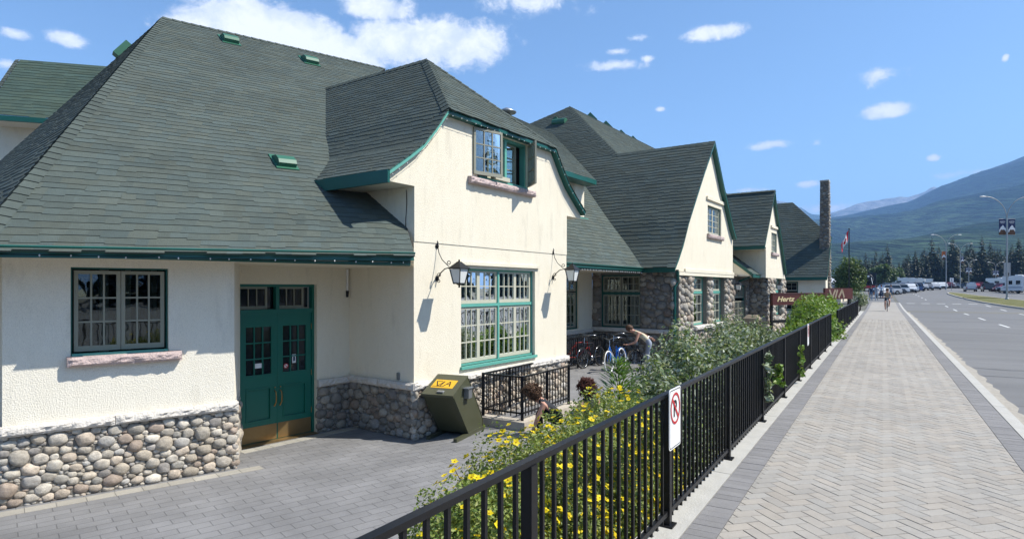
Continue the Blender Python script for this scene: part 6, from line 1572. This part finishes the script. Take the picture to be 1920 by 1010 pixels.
# ------------------------------------------------------------------ vehicles
CARC = {'white': (.72, .72, .70), 'silver': (.42, .43, .44), 'dark': (.03, .032, .036), 'red': (.34, .02, .02), 'maroon': (.14, .02, .025), 'blue': (.03, .06, .16), 'green': (.03, .08, .05), 'tan': (.34, .29, .21), 'grey': (.16, .165, .175)}
def car_proto(name, cat, prof, glass, W_, wheels, wr=.32):
    """prof: side outline (y, z); glass: cabin outline; nose towards -y"""
    t = thing(name, 'x', cat)
    m = MB(); n = len(prof); hw = W_/2
    def sec(k, inset): return [Vector((k*(hw-inset(z)), y, z)) for y, z in prof]
    ins = lambda z: .0 if z < .75 else (z-.75)*.24
    Ls, Rs = sec(-1, ins), sec(1, ins)
    m.face(Ls); m.face(Rs[::-1])
    for i in range(n): j = (i+1) % n; m.face([Ls[i], Rs[i], Rs[j], Ls[j]])
    body = m.build('body', 'car_paint', t, world=False)
    zc = [p for p in glass]; m = MB(); c = Vector((sum(y for y, z in glass)/len(glass), sum(z for y, z in glass)/len(glass)))
    for k in (-1, 1):
        m = MB(); m.face([(k*(hw-ins(z)+.006), y, z) for y, z in glass]); m.build('side_window', 'dark_glass', t, world=False)
    f = glass
    for a, b, nm in ((f[0], f[1], 'windscreen'), (f[2], f[3], 'rear_window')):
        d = Vector((b[0]-a[0], b[1]-a[1])); nrm = Vector((-d.y, d.x)).normalized()*.02
        m = MB(); m.face([(-(hw-ins(a[1])-.06), a[0]+(-.09 if nm == 'windscreen' else .09), a[1]+.0), ((hw-ins(a[1])-.06), a[0]+(-.09 if nm == 'windscreen' else .09), a[1]), ((hw-ins(b[1])-.06), b[0]+(-.07 if nm == 'windscreen' else .07), b[1]), (-(hw-ins(b[1])-.06), b[0]+(-.07 if nm == 'windscreen' else .07), b[1])]); m.build(nm, 'dark_glass', t, world=False)
    y0 = min(y for y, z in prof); y1 = max(y for y, z in prof)
    for k in (-1, 1):
        m = MB(); m.box(k*(hw-.36) if k < 0 else hw-.36, k*(hw-.1) if k < 0 else hw-.1, y0-.012, y0+.1, .60, .74) if k > 0 else m.box(-(hw-.1), -(hw-.36), y0-.012, y0+.1, .60, .74); m.build('headlight', 'headlight', t, world=False)
        m = MB(); x0, x1 = sorted((k*(hw-.28), k*(hw-.06))); m.box(x0, x1, y1-.1, y1+.012, .70, .90); m.build('tail_light', 'tail_red', t, world=False)
        for wy in wheels:
            m = MB(); m.lathe([(.0, -.1), (wr, -.1), (wr, .1), (0, .1)], (k*(hw-.09), wy, wr), 16, M=Matrix.Rotation(R(90), 3, 'Y'), smooth=False); w = m.build('wheel', 'rubber', t, world=False)
            m = MB(); m.lathe([(.0, -.105), (wr*.6, -.105), (wr*.6, .105), (0, .105)], (k*(hw-.09), wy, wr), 12, M=Matrix.Rotation(R(90), 3, 'Y'), smooth=False); m.build('wheel_rim', 'chrome', w, world=False)
    m = MB(); m.box(-hw+.08, hw-.08, y0-.03, y0+.06, .32, .52); m.box(-.45, .45, y0-.02, y0+.03, .58, .72); m.build('bumper', 'rubber', t, world=False)
    m = MB(); m.box(-hw+.08, hw-.08, y1-.06, y1+.03, .34, .54); m.build('bumper', 'rubber', t, world=False)
    return t
PROT = {
 'sedan': car_proto('parked_car', 'car', [(-2.2, .3), (-2.25, .55), (-2.15, .78), (-1.0, .93), (-.35, 1.40), (.9, 1.43), (1.6, 1.0), (2.2, .95), (2.25, .6), (2.2, .3)], [(-.88, .96), (-.32, 1.34), (.85, 1.36), (1.42, 1.0)], 1.76, (-1.4, 1.35)),
 'suv': car_proto('parked_car', 'car', [(-2.2, .36), (-2.28, .6), (-2.2, .95), (-1.1, 1.08), (-.6, 1.68), (1.9, 1.72), (2.2, 1.1), (2.25, .6), (2.2, .36)], [(-1.0, 1.1), (-.56, 1.6), (1.85, 1.62), (2.08, 1.1)], 1.86, (-1.4, 1.35), .37),
 'van': car_proto('parked_car', 'minivan', [(-2.3, .32), (-2.38, .6), (-2.2, .88), (-1.4, 1.10), (-.6, 1.70), (2.1, 1.74), (2.35, 1.05), (2.35, .6), (2.3, .32)], [(-1.3, 1.12), (-.58, 1.62), (2.05, 1.64), (2.2, 1.08)], 1.9, (-1.5, 1.45)),
 'pickup': car_proto('parked_car', 'pickup truck', [(-2.6, .42), (-2.68, .7), (-2.6, 1.02), (-1.3, 1.12), (-.8, 1.76), (.5, 1.78), (.75, 1.15), (2.6, 1.12), (2.65, .7), (2.6, .42)], [(-1.2, 1.15), (-.76, 1.68), (.46, 1.70), (.62, 1.18)], 1.9, (-1.7, 1.6), .39)}
def rv_proto():
    t = thing('motorhome', 'x', 'motorhome'); m = MB(); prof = [(-3.6, .45), (-3.75, .8), (-3.55, 1.15), (-2.9, 1.35), (-2.5, 2.0), (-3.2, 2.2), (-3.2, 2.9), (-2.9, 3.05), (3.5, 3.05), (3.6, 2.9), (3.6, .5)]
    n = len(prof); L_ = [Vector((-1.15, y, z)) for y, z in prof]; R_ = [Vector((1.15, y, z)) for y, z in prof]
    m.face(L_); m.face(R_[::-1])
    for i in range(n): j = (i+1) % n; m.face([L_[i], R_[i], R_[j], L_[j]])
    m.build('body', 'car_paint', t, world=False)
    for k in (-1, 1):
        for y0, y1, z0, z1 in ((-2.75, -2.2, 1.35, 1.85), (-.9, .3, 1.55, 2.2), (1.5, 2.9, 1.55, 2.2)): m = MB(); x0, x1 = sorted((k*1.15, k*1.165)); m.box(x0, x1, y0, y1, z0, z1); m.build('side_window', 'dark_glass', t, world=False)
        m = MB(); x0, x1 = sorted((k*1.15, k*1.162)); m.box(x0, x1, -2.6, 3.55, .95, 1.12); m.build('stripe', 'cloth_grey', t, world=False)
        for wy in (-2.6, 1.9): m = MB(); m.lathe([(.0, -.12), (.38, -.12), (.38, .12), (0, .12)], (k*1.0, wy, .38), 16, M=Matrix.Rotation(R(90), 3, 'Y'), smooth=False); m.build('wheel', 'rubber', t, world=False)
    m = MB(); m.face([(-1.0, -3.05, 1.33), (1.0, -3.05, 1.33), (1.0, -2.58, 1.98), (-1.0, -2.58, 1.98)]); m.build('windscreen', 'dark_glass', t, world=False)
    m = MB(); m.box(-.7, .7, 3.6, 3.615, 1.6, 2.3); m.build('rear_window', 'dark_glass', t, world=False)
    m = MB(); m.box(-.4, .4, -.5, .5, 3.05, 3.25); m.build('roof_unit', 'white_plastic', t, world=False)
    for k in (-1, 1): m = MB(); x0, x1 = sorted((k*.6, k*.95)); m.box(x0, x1, -3.77, -3.6, .85, 1.02); m.build('headlight', 'headlight', t, world=False)
    m = MB(); m.box(-1.05, 1.05, -3.8, -3.65, .45, .68); m.build('bumper', 'rubber', t, world=False)
    return t
PROT['rv'] = rv_proto()
used = set()
def put(kind, px, Y, rot, colour, label, group):
    p0 = PROT[kind]
    if kind in used: o = copy_tree(p0)
    else: o = p0; used.add(kind)
    p, s, t_ = on_street(px, Y, -.145); o.location = p; o.rotation_euler = (0, 0, rot); o['label'] = label; o['group'] = group
    for c in [o]+list(o.children_recursive): c.color = (*CARC[colour], 1)
    return o
TO, AW = SR, SR+R(180)            # nose towards us / going away
put('van', 1707, 116, TO, 'white', 'white minivan driving towards us, closest in the near lanes', 'cars on the near carriageway')
for kd, px, Y, cl, lb in (('pickup', 1722, 130, 'dark', 'dark pickup truck just behind the white minivan'), ('sedan', 1741, 140, 'grey', 'dark grey saloon third in the oncoming line'), ('sedan', 1755, 145, 'silver', 'silver saloon fourth in the oncoming line'), ('van', 1766, 156, 'white', 'pale minivan behind the second lamp post'), ('sedan', 1732, 140, 'silver', 'silver saloon between the dark pickup truck and the grey saloon'), ('sedan', 1786, 185, 'white', 'white saloon near the crossing sign'), ('suv', 1793, 192, 'dark', 'dark car right behind the white saloon near the crossing sign')):
    put(kd, px, Y, TO, cl, lb, 'cars on the near carriageway')
for kd, px, Y, cl, lb in (('suv', 1819, 122, 'silver', 'silver estate car driving away on the far carriageway'), ('suv', 1852, 122, 'dark', 'dark sport utility car driving away beside the median'), ('sedan', 1828.5, 150, 'red', 'red car ahead of the silver estate'), ('suv', 1835, 152, 'maroon', 'maroon car level with the red one ahead'), ('van', 1822, 172, 'white', 'white minivan far ahead on the far carriageway')):
    put(kd, px, Y, AW, cl, lb, 'cars on the far carriageway')
for kd, px, Y, cl, lb in (('sedan', 1874, 126, 'dark', 'dark car parked at the end of the row by the motorhome'), ('suv', 1880, 121, 'maroon', 'maroon car second in the parked row by the motorhome'), ('sedan', 1887, 117, 'red', 'red car parked in the row by the motorhome'), ('suv', 1895, 113, 'dark', 'dark car parked closest to the large motorhome')):
    put(kd, px, Y, SR-R(50), cl, lb, 'cars parked along the far kerb')
put('rv', 1911, 106, SR+R(196), 'white', 'large white motorhome parked at the far kerb by the tall lamp post', 'motorhomes')
put('rv', 1875, 182, SR+R(240), 'white', 'white motorhome far off before the spruces, beyond the parked row', 'motorhomes')
rv = random.Random(9)
for i, (px, Y) in enumerate(((1683, 178), (1697, 184), (1711, 188), (1725, 192))): put('rv', px, Y, SR+R(90+rv.uniform(-12, 12)), 'white', 'white motorhome parked sideways at the back of the left car park', 'motorhomes at the back of the car park')
names = (('red', 'red saloon parked first by the car park entrance'), ('silver', 'silver saloon parked next to the red saloon'), ('white', 'white saloon parked third from the entrance'), ('blue', 'dark blue saloon parked fourth from the entrance'))
for i, (cl, lb) in enumerate(names): put('sedan', 1684+i*4.5, 118+i*7, SR+R(-65), cl, lb, 'cars in the left car park, front row')
for i, (kd, px, Y, cl, lb) in enumerate((('suv', 1669, 128, 'silver', 'silver car parked behind the pedestrians'), ('sedan', 1677, 134, 'blue', 'dark blue car parked behind the pedestrian in grey'), ('suv', 1661, 120, 'dark', 'dark car parked behind the cyclist'), ('van', 1694, 158, 'white', 'white van in the second row of the car park'), ('sedan', 1706, 164, 'tan', 'tan car in the second row of the car park'), ('suv', 1716, 168, 'grey', 'grey car in the second row of the car park'))):
    put(kd, px, Y, SR+R(-70+(i % 3)*9), cl, lb, 'cars in the left car park')
put('sedan', 1655, 86, TO, 'white', 'white saloon waiting at the car park entrance behind the pedestrians', 'car at the entrance')
mo = 'oncoming queue of cars in the middle distance'; rr = random.Random(33)
for i in range(9):
    put(rr.choice(('sedan', 'suv', 'van', 'pickup')), 1738+i*6.6+rr.uniform(-2, 2), 158+i*3.2, TO+R(rr.uniform(-14, 14)), ('dark', 'silver', 'white', 'grey', 'blue', 'white', 'maroon', 'silver', 'dark')[i], 'distant car in the queue between the second lamp post and the white minivan', mo)
ml = 'cars packed in the back rows of the left car park'
for i in range(16):
    put(rr.choice(('sedan', 'suv', 'van')), 1660+(i % 8)*6.2+rr.uniform(-2, 2), 124+(i//8)*24+rr.uniform(-3, 3), SR+R(-68+rr.uniform(-10, 10)), rr.choice(('white', 'silver', 'dark', 'grey', 'blue', 'white')), 'distant car packed in the back rows of the car park, before the motorhomes', ml)
for px, Y, kd, cl, lb in ((1661, 103, 'suv', 'silver', 'silver car at the car park entrance, behind the pedestrian in pale shirt'), (1668, 106, 'sedan', 'dark', 'dark saloon at the car park entrance, behind the pedestrian in grey'), (1676, 110, 'suv', 'white', 'white car nosing out of the car park, before the red saloon'), (1689, 126, 'sedan', 'dark', 'dark saloon between the red saloon and the white minivan'), (1697, 132, 'suv', 'silver', 'silver car just left of the white minivan')):
    put(kd, px, Y, SR+R(-62+rr.uniform(-8, 8)), cl, lb, 'cars at the mouth of the left car park')
mg = 'distant cars along the foot of the spruces'; rr = random.Random(12)
for i in range(14):
    put(rr.choice(('sedan', 'suv', 'van')), 1770+i*9.5+rr.uniform(-2, 2), 202+rr.uniform(-4, 6), SR+R(rr.choice((90, 270))+rr.uniform(-9, 9)), rr.choice(('white', 'silver', 'dark', 'grey', 'blue')), 'distant parked car in the line at the foot of the spruces', mg)
# ------------------------------------------------------------------ lamp posts with banners
def lamp_post(label, px, Y, H, arm, banners=(), rot=None, yarm=False):
    p, s, t_ = on_street(px, Y, 0); o = thing('street_lamp', label, 'street lamp', p, SR if rot is None else rot, 'grey lamp posts along the median')
    m = MB(); m.tube([(0, 0, 0), (0, 0, H*.78)], [.11, .075], 10); m.lathe([(.2, 0), (.2, .12), (.11, .16)], (0, 0, 0), 10); m.build('pole', 'pole_grey', o, world=False)
    for k in (-1, 1):
        m = MB(); pts = [(0, 0, H*.74)]+[(k*arm*(1-math.cos(a)), 0, H*.78+(H*.22)*math.sin(a)) for a in [R(90*i/7) for i in range(8)]]; m.tube(pts, .045, 6)
        m.build('arm', 'pole_grey', o, world=False)
        m = MB(); m.ico((k*(arm+.32), 0, H+.0), (.40, .15, .09), 2); m.build('lamp_head', 'white_plastic', o, world=False)
    for kind, k, z in banners:
        m = MB(); w, h = .82, 1.85; x = k*(w/2+.14); n = 6
        fb = Fr((0, 0), (1, 0)); q = lambda u, v, d=0: (x+(u-.5)*w, -.02-d, z+(v-.5)*h)
        m.hexa([q(0, 0), q(1, 0), q(1, 0, -.012), q(0, 0, -.012), q(0, 1), q(1, 1), q(1, 1, -.012), q(0, 1, -.012)]); b = m.build('banner', {'navy': 'banner_navy', 'orange': 'banner_orange'}[kind], o, world=False)
        for sgn in (1, -1):
            dd = .01 if sgn > 0 else -.024
            m = MB(); m.face([q(*u, dd) for u in ((.02, .16), (.98, .16), (.98, .40), (.80, .46), (.66, .58), (.52, .62), (.40, .54), (.28, .50), (.12, .36), (.02, .32))]); m.build('mountain_picture', 'sign_white', b, world=False)
            m = MB(); m.face([q(*u, dd*1.6) for u in ((0, 0), (1, 0), (1, .20), (.90, .22), (.84, .30), (.62, .33), (.45, .31), (.30, .34), (.16, .24), (.10, .14), (0, .14))]); m.build('animal_picture', 'banner_brown', b, world=False)
            if kind == 'navy':
                m = MB(); text_into(m, 'JASPER', lambda u, v, hh, dd=dd, sgn=sgn: (x+sgn*u, -.02-dd*1.3-hh*sgn*.5, z+.62+v), width=.66, height=.17, bold=.02); m.build('lettering', 'sign_white', b, world=False)
                m = MB(); m.face([q(*u, dd*1.4) for u in ((.2, .73), (.8, .73), (.8, .755), (.2, .755))]); m.build('text_line', 'sign_white', b, world=False)
        for zz in (h/2+.02, -h/2-.02): m = MB(); m.tube([(0, 0, z+zz), (k*(w+.16), -.015, z+zz)], .018, 5); m.build('banner_rod', 'pole_grey', o, world=False)
    return o
lamp_post('tall grey double armed lamp post with two navy banners, closest to us', 1888, 73, 12.2, 2.55, [('navy', -1, 8.6), ('navy', 1, 8.6)], rot=0)
lamp_post('grey lamp post with one orange topped banner at the tip of the median', 1774, 136, 12.2, 2.7, [('orange', -1, 7.6)], rot=0)
lamp_post('grey lamp post with one navy banner, third along the median', 1800.5, 166, 12., 2.7, [('navy', 1, 7.6)], rot=0)
lamp_post('distant lamp post with two small banners, before the spruces', 1816.5, 192, 8.8, 1.9, [('navy', -1, 5.4), ('navy', 1, 5.4)], rot=0)
lamp_post('distant lamp post with two banners near the far motorhome', 1867, 196, 8.2, 2.0, [('navy', -1, 4.6), ('navy', 1, 4.6)], rot=0)
def road_sign(label, px, Y, w, h, zc, body, mark):
    p, s, t_ = on_street(px, Y, 0); o = thing('road_sign', label, 'road sign', p, 0)
    m = MB(); m.tube([(0, .05, 0), (0, .05, zc+h/2)], .04, 6); m.build('post', 'pole_grey', o, world=False)
    m = MB(); m.box(-w/2, w/2, -.01, .01, zc-h/2, zc+h/2); m.build('sign_plate', body, o, world=False)
    m = MB(); mark(m, zc); m.build('symbol', 'ink_black', o, world=False)
def seven(m, z):
    m.box(-.22, .26, -.016, -.0105, z-.5, z-.42); m.hexa([(.26, -.016, z-.42), (.14, -.016, z-.42), (-.06, -.016, z-1.2), (.06, -.016, z-1.2), (.26, -.0105, z-.42), (.14, -.0105, z-.42), (-.06, -.0105, z-1.2), (.06, -.0105, z-1.2)])
road_sign('tall pale sign board marked 7, behind the closest lamp post', 1888.5, 78, .86, 1.75, 3.6, 'pole_grey', seven)
def walkm(m, z): m.ico((0, -.014, z+.2), (.07, .004, .07), 1); m.box(-.07, .07, -.016, -.0105, z-.22, z+.12)
road_sign('small white crossing sign with black figure on the median tip', 1784.5, 128, .8, .85, 2.2, 'sign_white', walkm)
# ------------------------------------------------------------------ flag
def flag():
    p = px3(1592, 545, 62); p.z = PL; o = thing('flagpole', 'tall dark flagpole flying a red and white Canadian flag before the round tree', 'flagpole', p, 0)
    H = px3(1592, 430, 62).z-PL; m = MB(); m.tube([(0, 0, 0), (0, 0, H)], [.07, .045], 8); m.ico((0, 0, H+.05), (.08, .08, .08), 2); m.build('pole', 'ink_black', o, world=False)
    # hangs down and away to the west, in folds
    def P(u, v):
        a = u*1.75; drop = u*1.15+.35*u*u; return Vector((-.06-.66*a*.62, .10*math.sin(u*9+v*2), H-.1-v*.92*(1-.12*u)-drop+.0))
    def cloth(name, mt, u0, u1, parent):
        m = MB(); n = 8
        for i in range(n):
            for j in range(4):
                ua, ub = u0+(u1-u0)*i/n, u0+(u1-u0)*(i+1)/n; m.face([P(ua, j/4), P(ub, j/4), P(ub, (j+1)/4), P(ua, (j+1)/4)])
        m.smooth = True; return m.build(name, mt, parent, world=False)
    f = cloth('flag', 'flag_white', .25, .75, o); cloth('red_band', 'flag_red', 0, .25, f); cloth('red_band', 'flag_red', .75, 1, f)
    m = MB(); lf = [(0, .5), (.06, .3), (.14, .34), (.12, .12), (.24, .2), (.28, .1), (.4, .12), (.36, -.02), (.42, -.08), (.2, -.26), (.22, -.34), (.02, -.31), (.02, -.5)]; lf = lf+[(-x, y) for x, y in lf[::-1]]
    for sg in (.012, -.012): m.face([P(.5+x*.42, .5-y*.8)+V(0, -sg, 0) for x, y in lf])
    m.build('maple_leaf', 'flag_red', f, world=False)
flag()
# ------------------------------------------------------------------ steam locomotive on display, small shed
def loco():
    p, s, t_ = on_street(1628, 132, -.15); o = thing('steam_locomotive', 'old black steam locomotive standing on display past the end of the railing', 'locomotive', p, SR)
    m = MB(); Mr = Matrix.Rotation(R(90), 3, 'X'); m.lathe([(0, 0), (.85, 0), (.95, -.1), (.95, -9), (0, -9)], (0, 0, 2.75), 24, M=Mr); m.build('boiler', 'locomotive_black', o, world=False)
    m = MB(); m.lathe([(.18, 3.6), (.2, 4.1), (.28, 4.25), (0, 4.25)], (0, 1.1, 0), 14); m.build('chimney', 'locomotive_black', o, world=False)
    m = MB(); m.box(-1.4, 1.4, 9, 12, 1.2, 4.2); m.build('cab', 'locomotive_black', o, world=False)
    m = MB(); m.box(-1.3, 1.3, -1.0, 9, 1.2, 1.6); m.build('running_board', 'locomotive_black', o, world=False)
    m = MB(); m.box(-1.3, 1.3, -1.2, -.9, .75, 1.25); m.build('buffer_beam', 'ink_red', o, world=False)
    for k in (-1, 1):
        m = MB(); m.tube([(k*.8, -.9, 1.6), (k*.55, -.05, 3.0)], .05, 6); m.build('handrail', 'sign_white', o, world=False)
        for y in (1., 3., 5., 7.): m = MB(); m.lathe([(0, -.1), (.75, -.1), (.75, .1), (0, .1)], (k*.8, y, .78), 16, M=Matrix.Rotation(R(90), 3, 'Y')); m.build('wheel', 'locomotive_black', o, world=False)
    m = MB(); m.lathe([(0, -.03), (.22, -.03), (.22, .1), (0, .1)], (0, 0, 3.2), 14, M=Mr); m.build('headlamp', 'headlight', o, world=False)
loco()
def shed():
    p, s, t_ = on_street(1569, 75, -.2); p.z = -.6; o = thing('small_building', 'low white building with grey roof beyond the stone chimney', 'building', p, BAY.rot)
    m = MB(); m.box(-4, 4, -.9, 4, -.5, 2.2); m.build('wall', 'smooth_plaster', o, world=False)
    m = MB(); m.extrude([(-4.4, -1.4, 2.2), (-4.4, 4.4, 2.2), (-4.4, 1.5, 3.9)], (8.8, 0, 0)); m.build('roof', 'tin_roof', o, world=False)
    m = MB(); m.box(-2.5, -1.2, -.92, -.9, .8, 1.8); m.build('window', 'dark_glass', o, world=False)
shed()
# ------------------------------------------------------------------ trees
def conifer(seed, h, slim=1.):
    rnd = random.Random(seed); o = thing('spruce_tree', 'x', 'tree'); m = MB(); z = h*.05
    while z < h*.985:
        u = z/h; r = h*.17*slim*(1-u)**.82*rnd.uniform(.7, 1.15)+.12; n = rnd.randint(6, 9)
        for k in range(n):
            if rnd.random() < .10: continue
            a = rnd.random()*6.283; rr = r*rnd.uniform(.6, 1.15); d = Vector((math.cos(a), math.sin(a), 0)); w = Vector((-d.y, d.x, 0)); dr = -rr*rnd.uniform(.25, .55)
            p = Vector((0, 0, z)); g = rnd.uniform(.55, 1.35); col = (.030*g, .046*g, .018*g); t = rr*.30
            e = p+d*rr+Vector((0, 0, dr)); q = p+d*rr*.55+Vector((0, 0, dr*.35))
            m.face([p, q+w*t, e, q-w*t], col); m.face([q+w*t*1.1-Vector((0, 0, t*.7)), q, e, e+w*t*.5-Vector((0, 0, t*.6))], col); m.face([q-w*t*1.1-Vector((0, 0, t*.7)), q, e, e-w*t*.5-Vector((0, 0, t*.6))], tuple(x*.8 for x in col))
        z += h*rnd.uniform(.022, .036)
    m.build('crown', 'leaf', o, world=False); m = MB(); m.tube([(0, 0, 0), (0, 0, h*.97)], [h*.014, .02], 6); m.build('trunk', 'bark', o, world=False)
    return o
CP = [conifer(s, h, sl) for s, h, sl in ((1, 17.5, 1.15), (2, 15, 1.35), (3, 19, 1.), (4, 13, 1.4))]
firstuse = set()
def put_tree(P, px, Y, sc, label, group, rnd, dz=-.2):
    o = P if P.name not in firstuse else copy_tree(P)
    firstuse.add(P.name); p, s, t_ = on_street(px, Y, dz); o.location = p; o.rotation_euler = (0, 0, rnd.random()*6.28); o.scale = (sc*rnd.uniform(.9, 1.15), sc*rnd.uniform(.9, 1.15), sc)
    o['label'] = label; o['group'] = group; return o
rt_ = random.Random(21)
px = 1612
while px < 2080:
    k = min(1., max(0, (px-1690)/70)); Y = 225+rt_.uniform(-14, 22)
    sc = (.62+.38*k)*rt_.uniform(.72, 1.12)*.98
    put_tree(rt_.choice(CP), px, Y, sc, 'dark spruce in the row of trees beyond the road, under the mountain', 'spruces beyond the road', rt_); px += rt_.uniform(2.4, 5.0)
for i in range(62): put_tree(rt_.choice(CP), 1610+i*7.5+rt_.uniform(-4, 4), 268+rt_.uniform(-12, 20), rt_.uniform(.75, 1.1), 'dark spruce in the row of trees beyond the road, under the mountain', 'spruces beyond the road', rt_)
def broadleaf(name, label, loc, h, r, n, size, cols, seed, group=None):
    o = thing(name, label, 'tree', loc, 0, group); rnd = random.Random(seed); bl = [(0, 0, h*.62, r*.8, r*.8, h*.34)]
    for i in range(9): a = i*2.4; q = r*rnd.uniform(.35, .62); bl.append((q*math.cos(a), q*math.sin(a), h*rnd.uniform(.36, .84), r*rnd.uniform(.36, .5), r*rnd.uniform(.36, .5), h*rnd.uniform(.11, .17)))
    leafy('crown', 'leaf', o, bl, n, size, cols, seed, hole=-.05, long=1.5); m = MB(); m.tube([(0, 0, 0), (.05, 0, h*.3), (-.05, .05, h*.75)], [.17*min(1, h/5), .13*min(1, h/5), .05*min(1, h/5)], 7)
    for i in range(6): a = i*1.05+.3; m.tube([(0, 0, h*(.25+.06*i)), (r*.5*math.cos(a), r*.5*math.sin(a), h*(.45+.07*i))], [.07*min(1, h/5), .025*min(1, h/5)], 5, caps=False)
    m.build('trunk', 'bark', o, world=False); return o
p, s, t_ = on_street(1593, 66, -.2); p.z = -.5
broadleaf('leafy_tree', 'round leafy green tree behind the flagpole', p, px3(1593, 478, 66).z+.5, 1.95, 6500, .17, [(.07, .125, .035), (.10, .16, .05), (.05, .09, .03), (.14, .19, .07)], 31)
for i, (px_, Y, h, lb) in enumerate(((1655, 150, 6.5, 'pale green leafy tree behind the locomotive'), (1668, 165, 6., 'leafy tree at the back of the car park, before the pale spruces'), (1646, 165, 6.5, 'leafy tree between the round tree and the locomotive'), (1682, 190, 7., 'leafy tree at the back of the car park by the motorhomes'))):
    p, s, t_ = on_street(px_, Y, -.2); broadleaf('leafy_tree', lb, p, h, 2.4, 1800, .42, [(.07, .115, .035), (.10, .15, .05), (.05, .085, .03)], 40+i, 'leafy trees in the car park')
p, s, t_ = on_street(1612, 50, -.3)
broadleaf('pale_shrub', 'greyish pale shrub at the end of the far railing', p, 1.9, .8, 1200, .09, SILVER, 50)
# spruces across the street, reflected in the panes
rt2 = random.Random(5)
for i in range(40):
    o = copy_tree(rt2.choice(CP)); p = ST.p(-75+i*6+rt2.uniform(-2, 2), 58+rt2.uniform(-6, 8), -.2); o.location = p; o.rotation_euler = (0, 0, rt2.random()*6); k = rt2.uniform(1., 1.4); o.scale = (k, k, k); o['label'] = 'tall spruce across the street, mirrored in the station windows'; o['group'] = 'spruces across the street'
# ------------------------------------------------------------------ mountains
def mountain(name, m_, sil, Y0, Y1, amp, sc, seed, powr=1.25, pxs=None, nv=70, step=5.):
    xs = []; x = sil[0][0]
    while x <= sil[-1][0]: xs.append(x); x += step
    def hy(px):
        for (a, y), (b, z) in zip(sil, sil[1:]):
            if a <= px <= b: t = (px-a)/(b-a); return y+(z-y)*t
        return sil[-1][1]
    mb = MB(); vs = []; fs = []; nb = nv+12
    for x in xs:
        H = (540-hy(x))*Y1/F
        for j in range(nb+1):
            v = j/nv; Y = Y0+(Y1-Y0)*v; X = (x-960)/F*Y
            q = Vector((X*sc, Y*sc, seed)); nz = noise.fractal(q, 1., 2.1, 7); rg = 1-abs(noise.noise(q*.7+Vector((9, 0, 0))))*2
            up = max(0, min(1, v))**powr if v <= 1 else 1-(v-1)*1.3
            k = min(1, v*3)*(1 if v < .92 else max(.25, 1-(v-.92)*8))
            vs.append(Vector((X, Y, max(-3., EYE+H*up+(nz*.7+rg*.45-.25)*amp*k*(.3+.7*up)))))
    w = nb+1
    for i in range(len(xs)-1):
        for j in range(nb): k = i*w+j; fs.append((k, k+w, k+w+1, k+1))
    mb.mesh(vs, fs, smooth=True); return mb.build(name, m_, None, 'structure')
near = [(1180, 470), (1300, 455), (1400, 440), (1480, 424), (1520, 411), (1600, 398), (1677, 383), (1703, 378), (1722, 370), (1763, 348), (1785, 340), (1848, 318), (1896, 304), (1920, 295), (2000, 268), (2150, 235), (2300, 240), (2500, 290), (2800, 400)]
mountain('mountain', 'mountain_forest', near, 420, 3400, 95, .0011, 3.3)
far = [(1250, 420), (1380, 385), (1450, 374), (1490, 386), (1515, 400), (1545, 402), (1555, 397), (1589, 384), (1606, 378), (1620, 375), (1640, 371), (1660, 366), (1677, 364), (1687, 362), (1703, 365), (1720, 361), (1734, 358), (1745, 351), (1752, 348), (1760, 351), (1775, 357), (1850, 400), (1990, 440)]
mountain('mountain', 'mountain_rock', far, 3300, 5600, 130, .0013, 7.7, 1.1, step=3.)
# ------------------------------------------------------------------ air
def haze():
    m = bpy.data.materials.new('haze'); m.use_nodes = True; k = NT(m.node_tree)
    v = k.n('VolumePrincipled', i={'Color': (.32, .57, 1.0), 'Density': .00015, 'Anisotropy': .0}); out = k.n('OutputMaterial'); k.t.links.new(v.outputs[0], out.inputs['Volume'])
    MATS['haze'] = m; mb = MB(); mb.box(-9500, 14500, -9500, 15000, -5, 1060); mb.build('haze', 'haze', None, 'stuff')
haze()
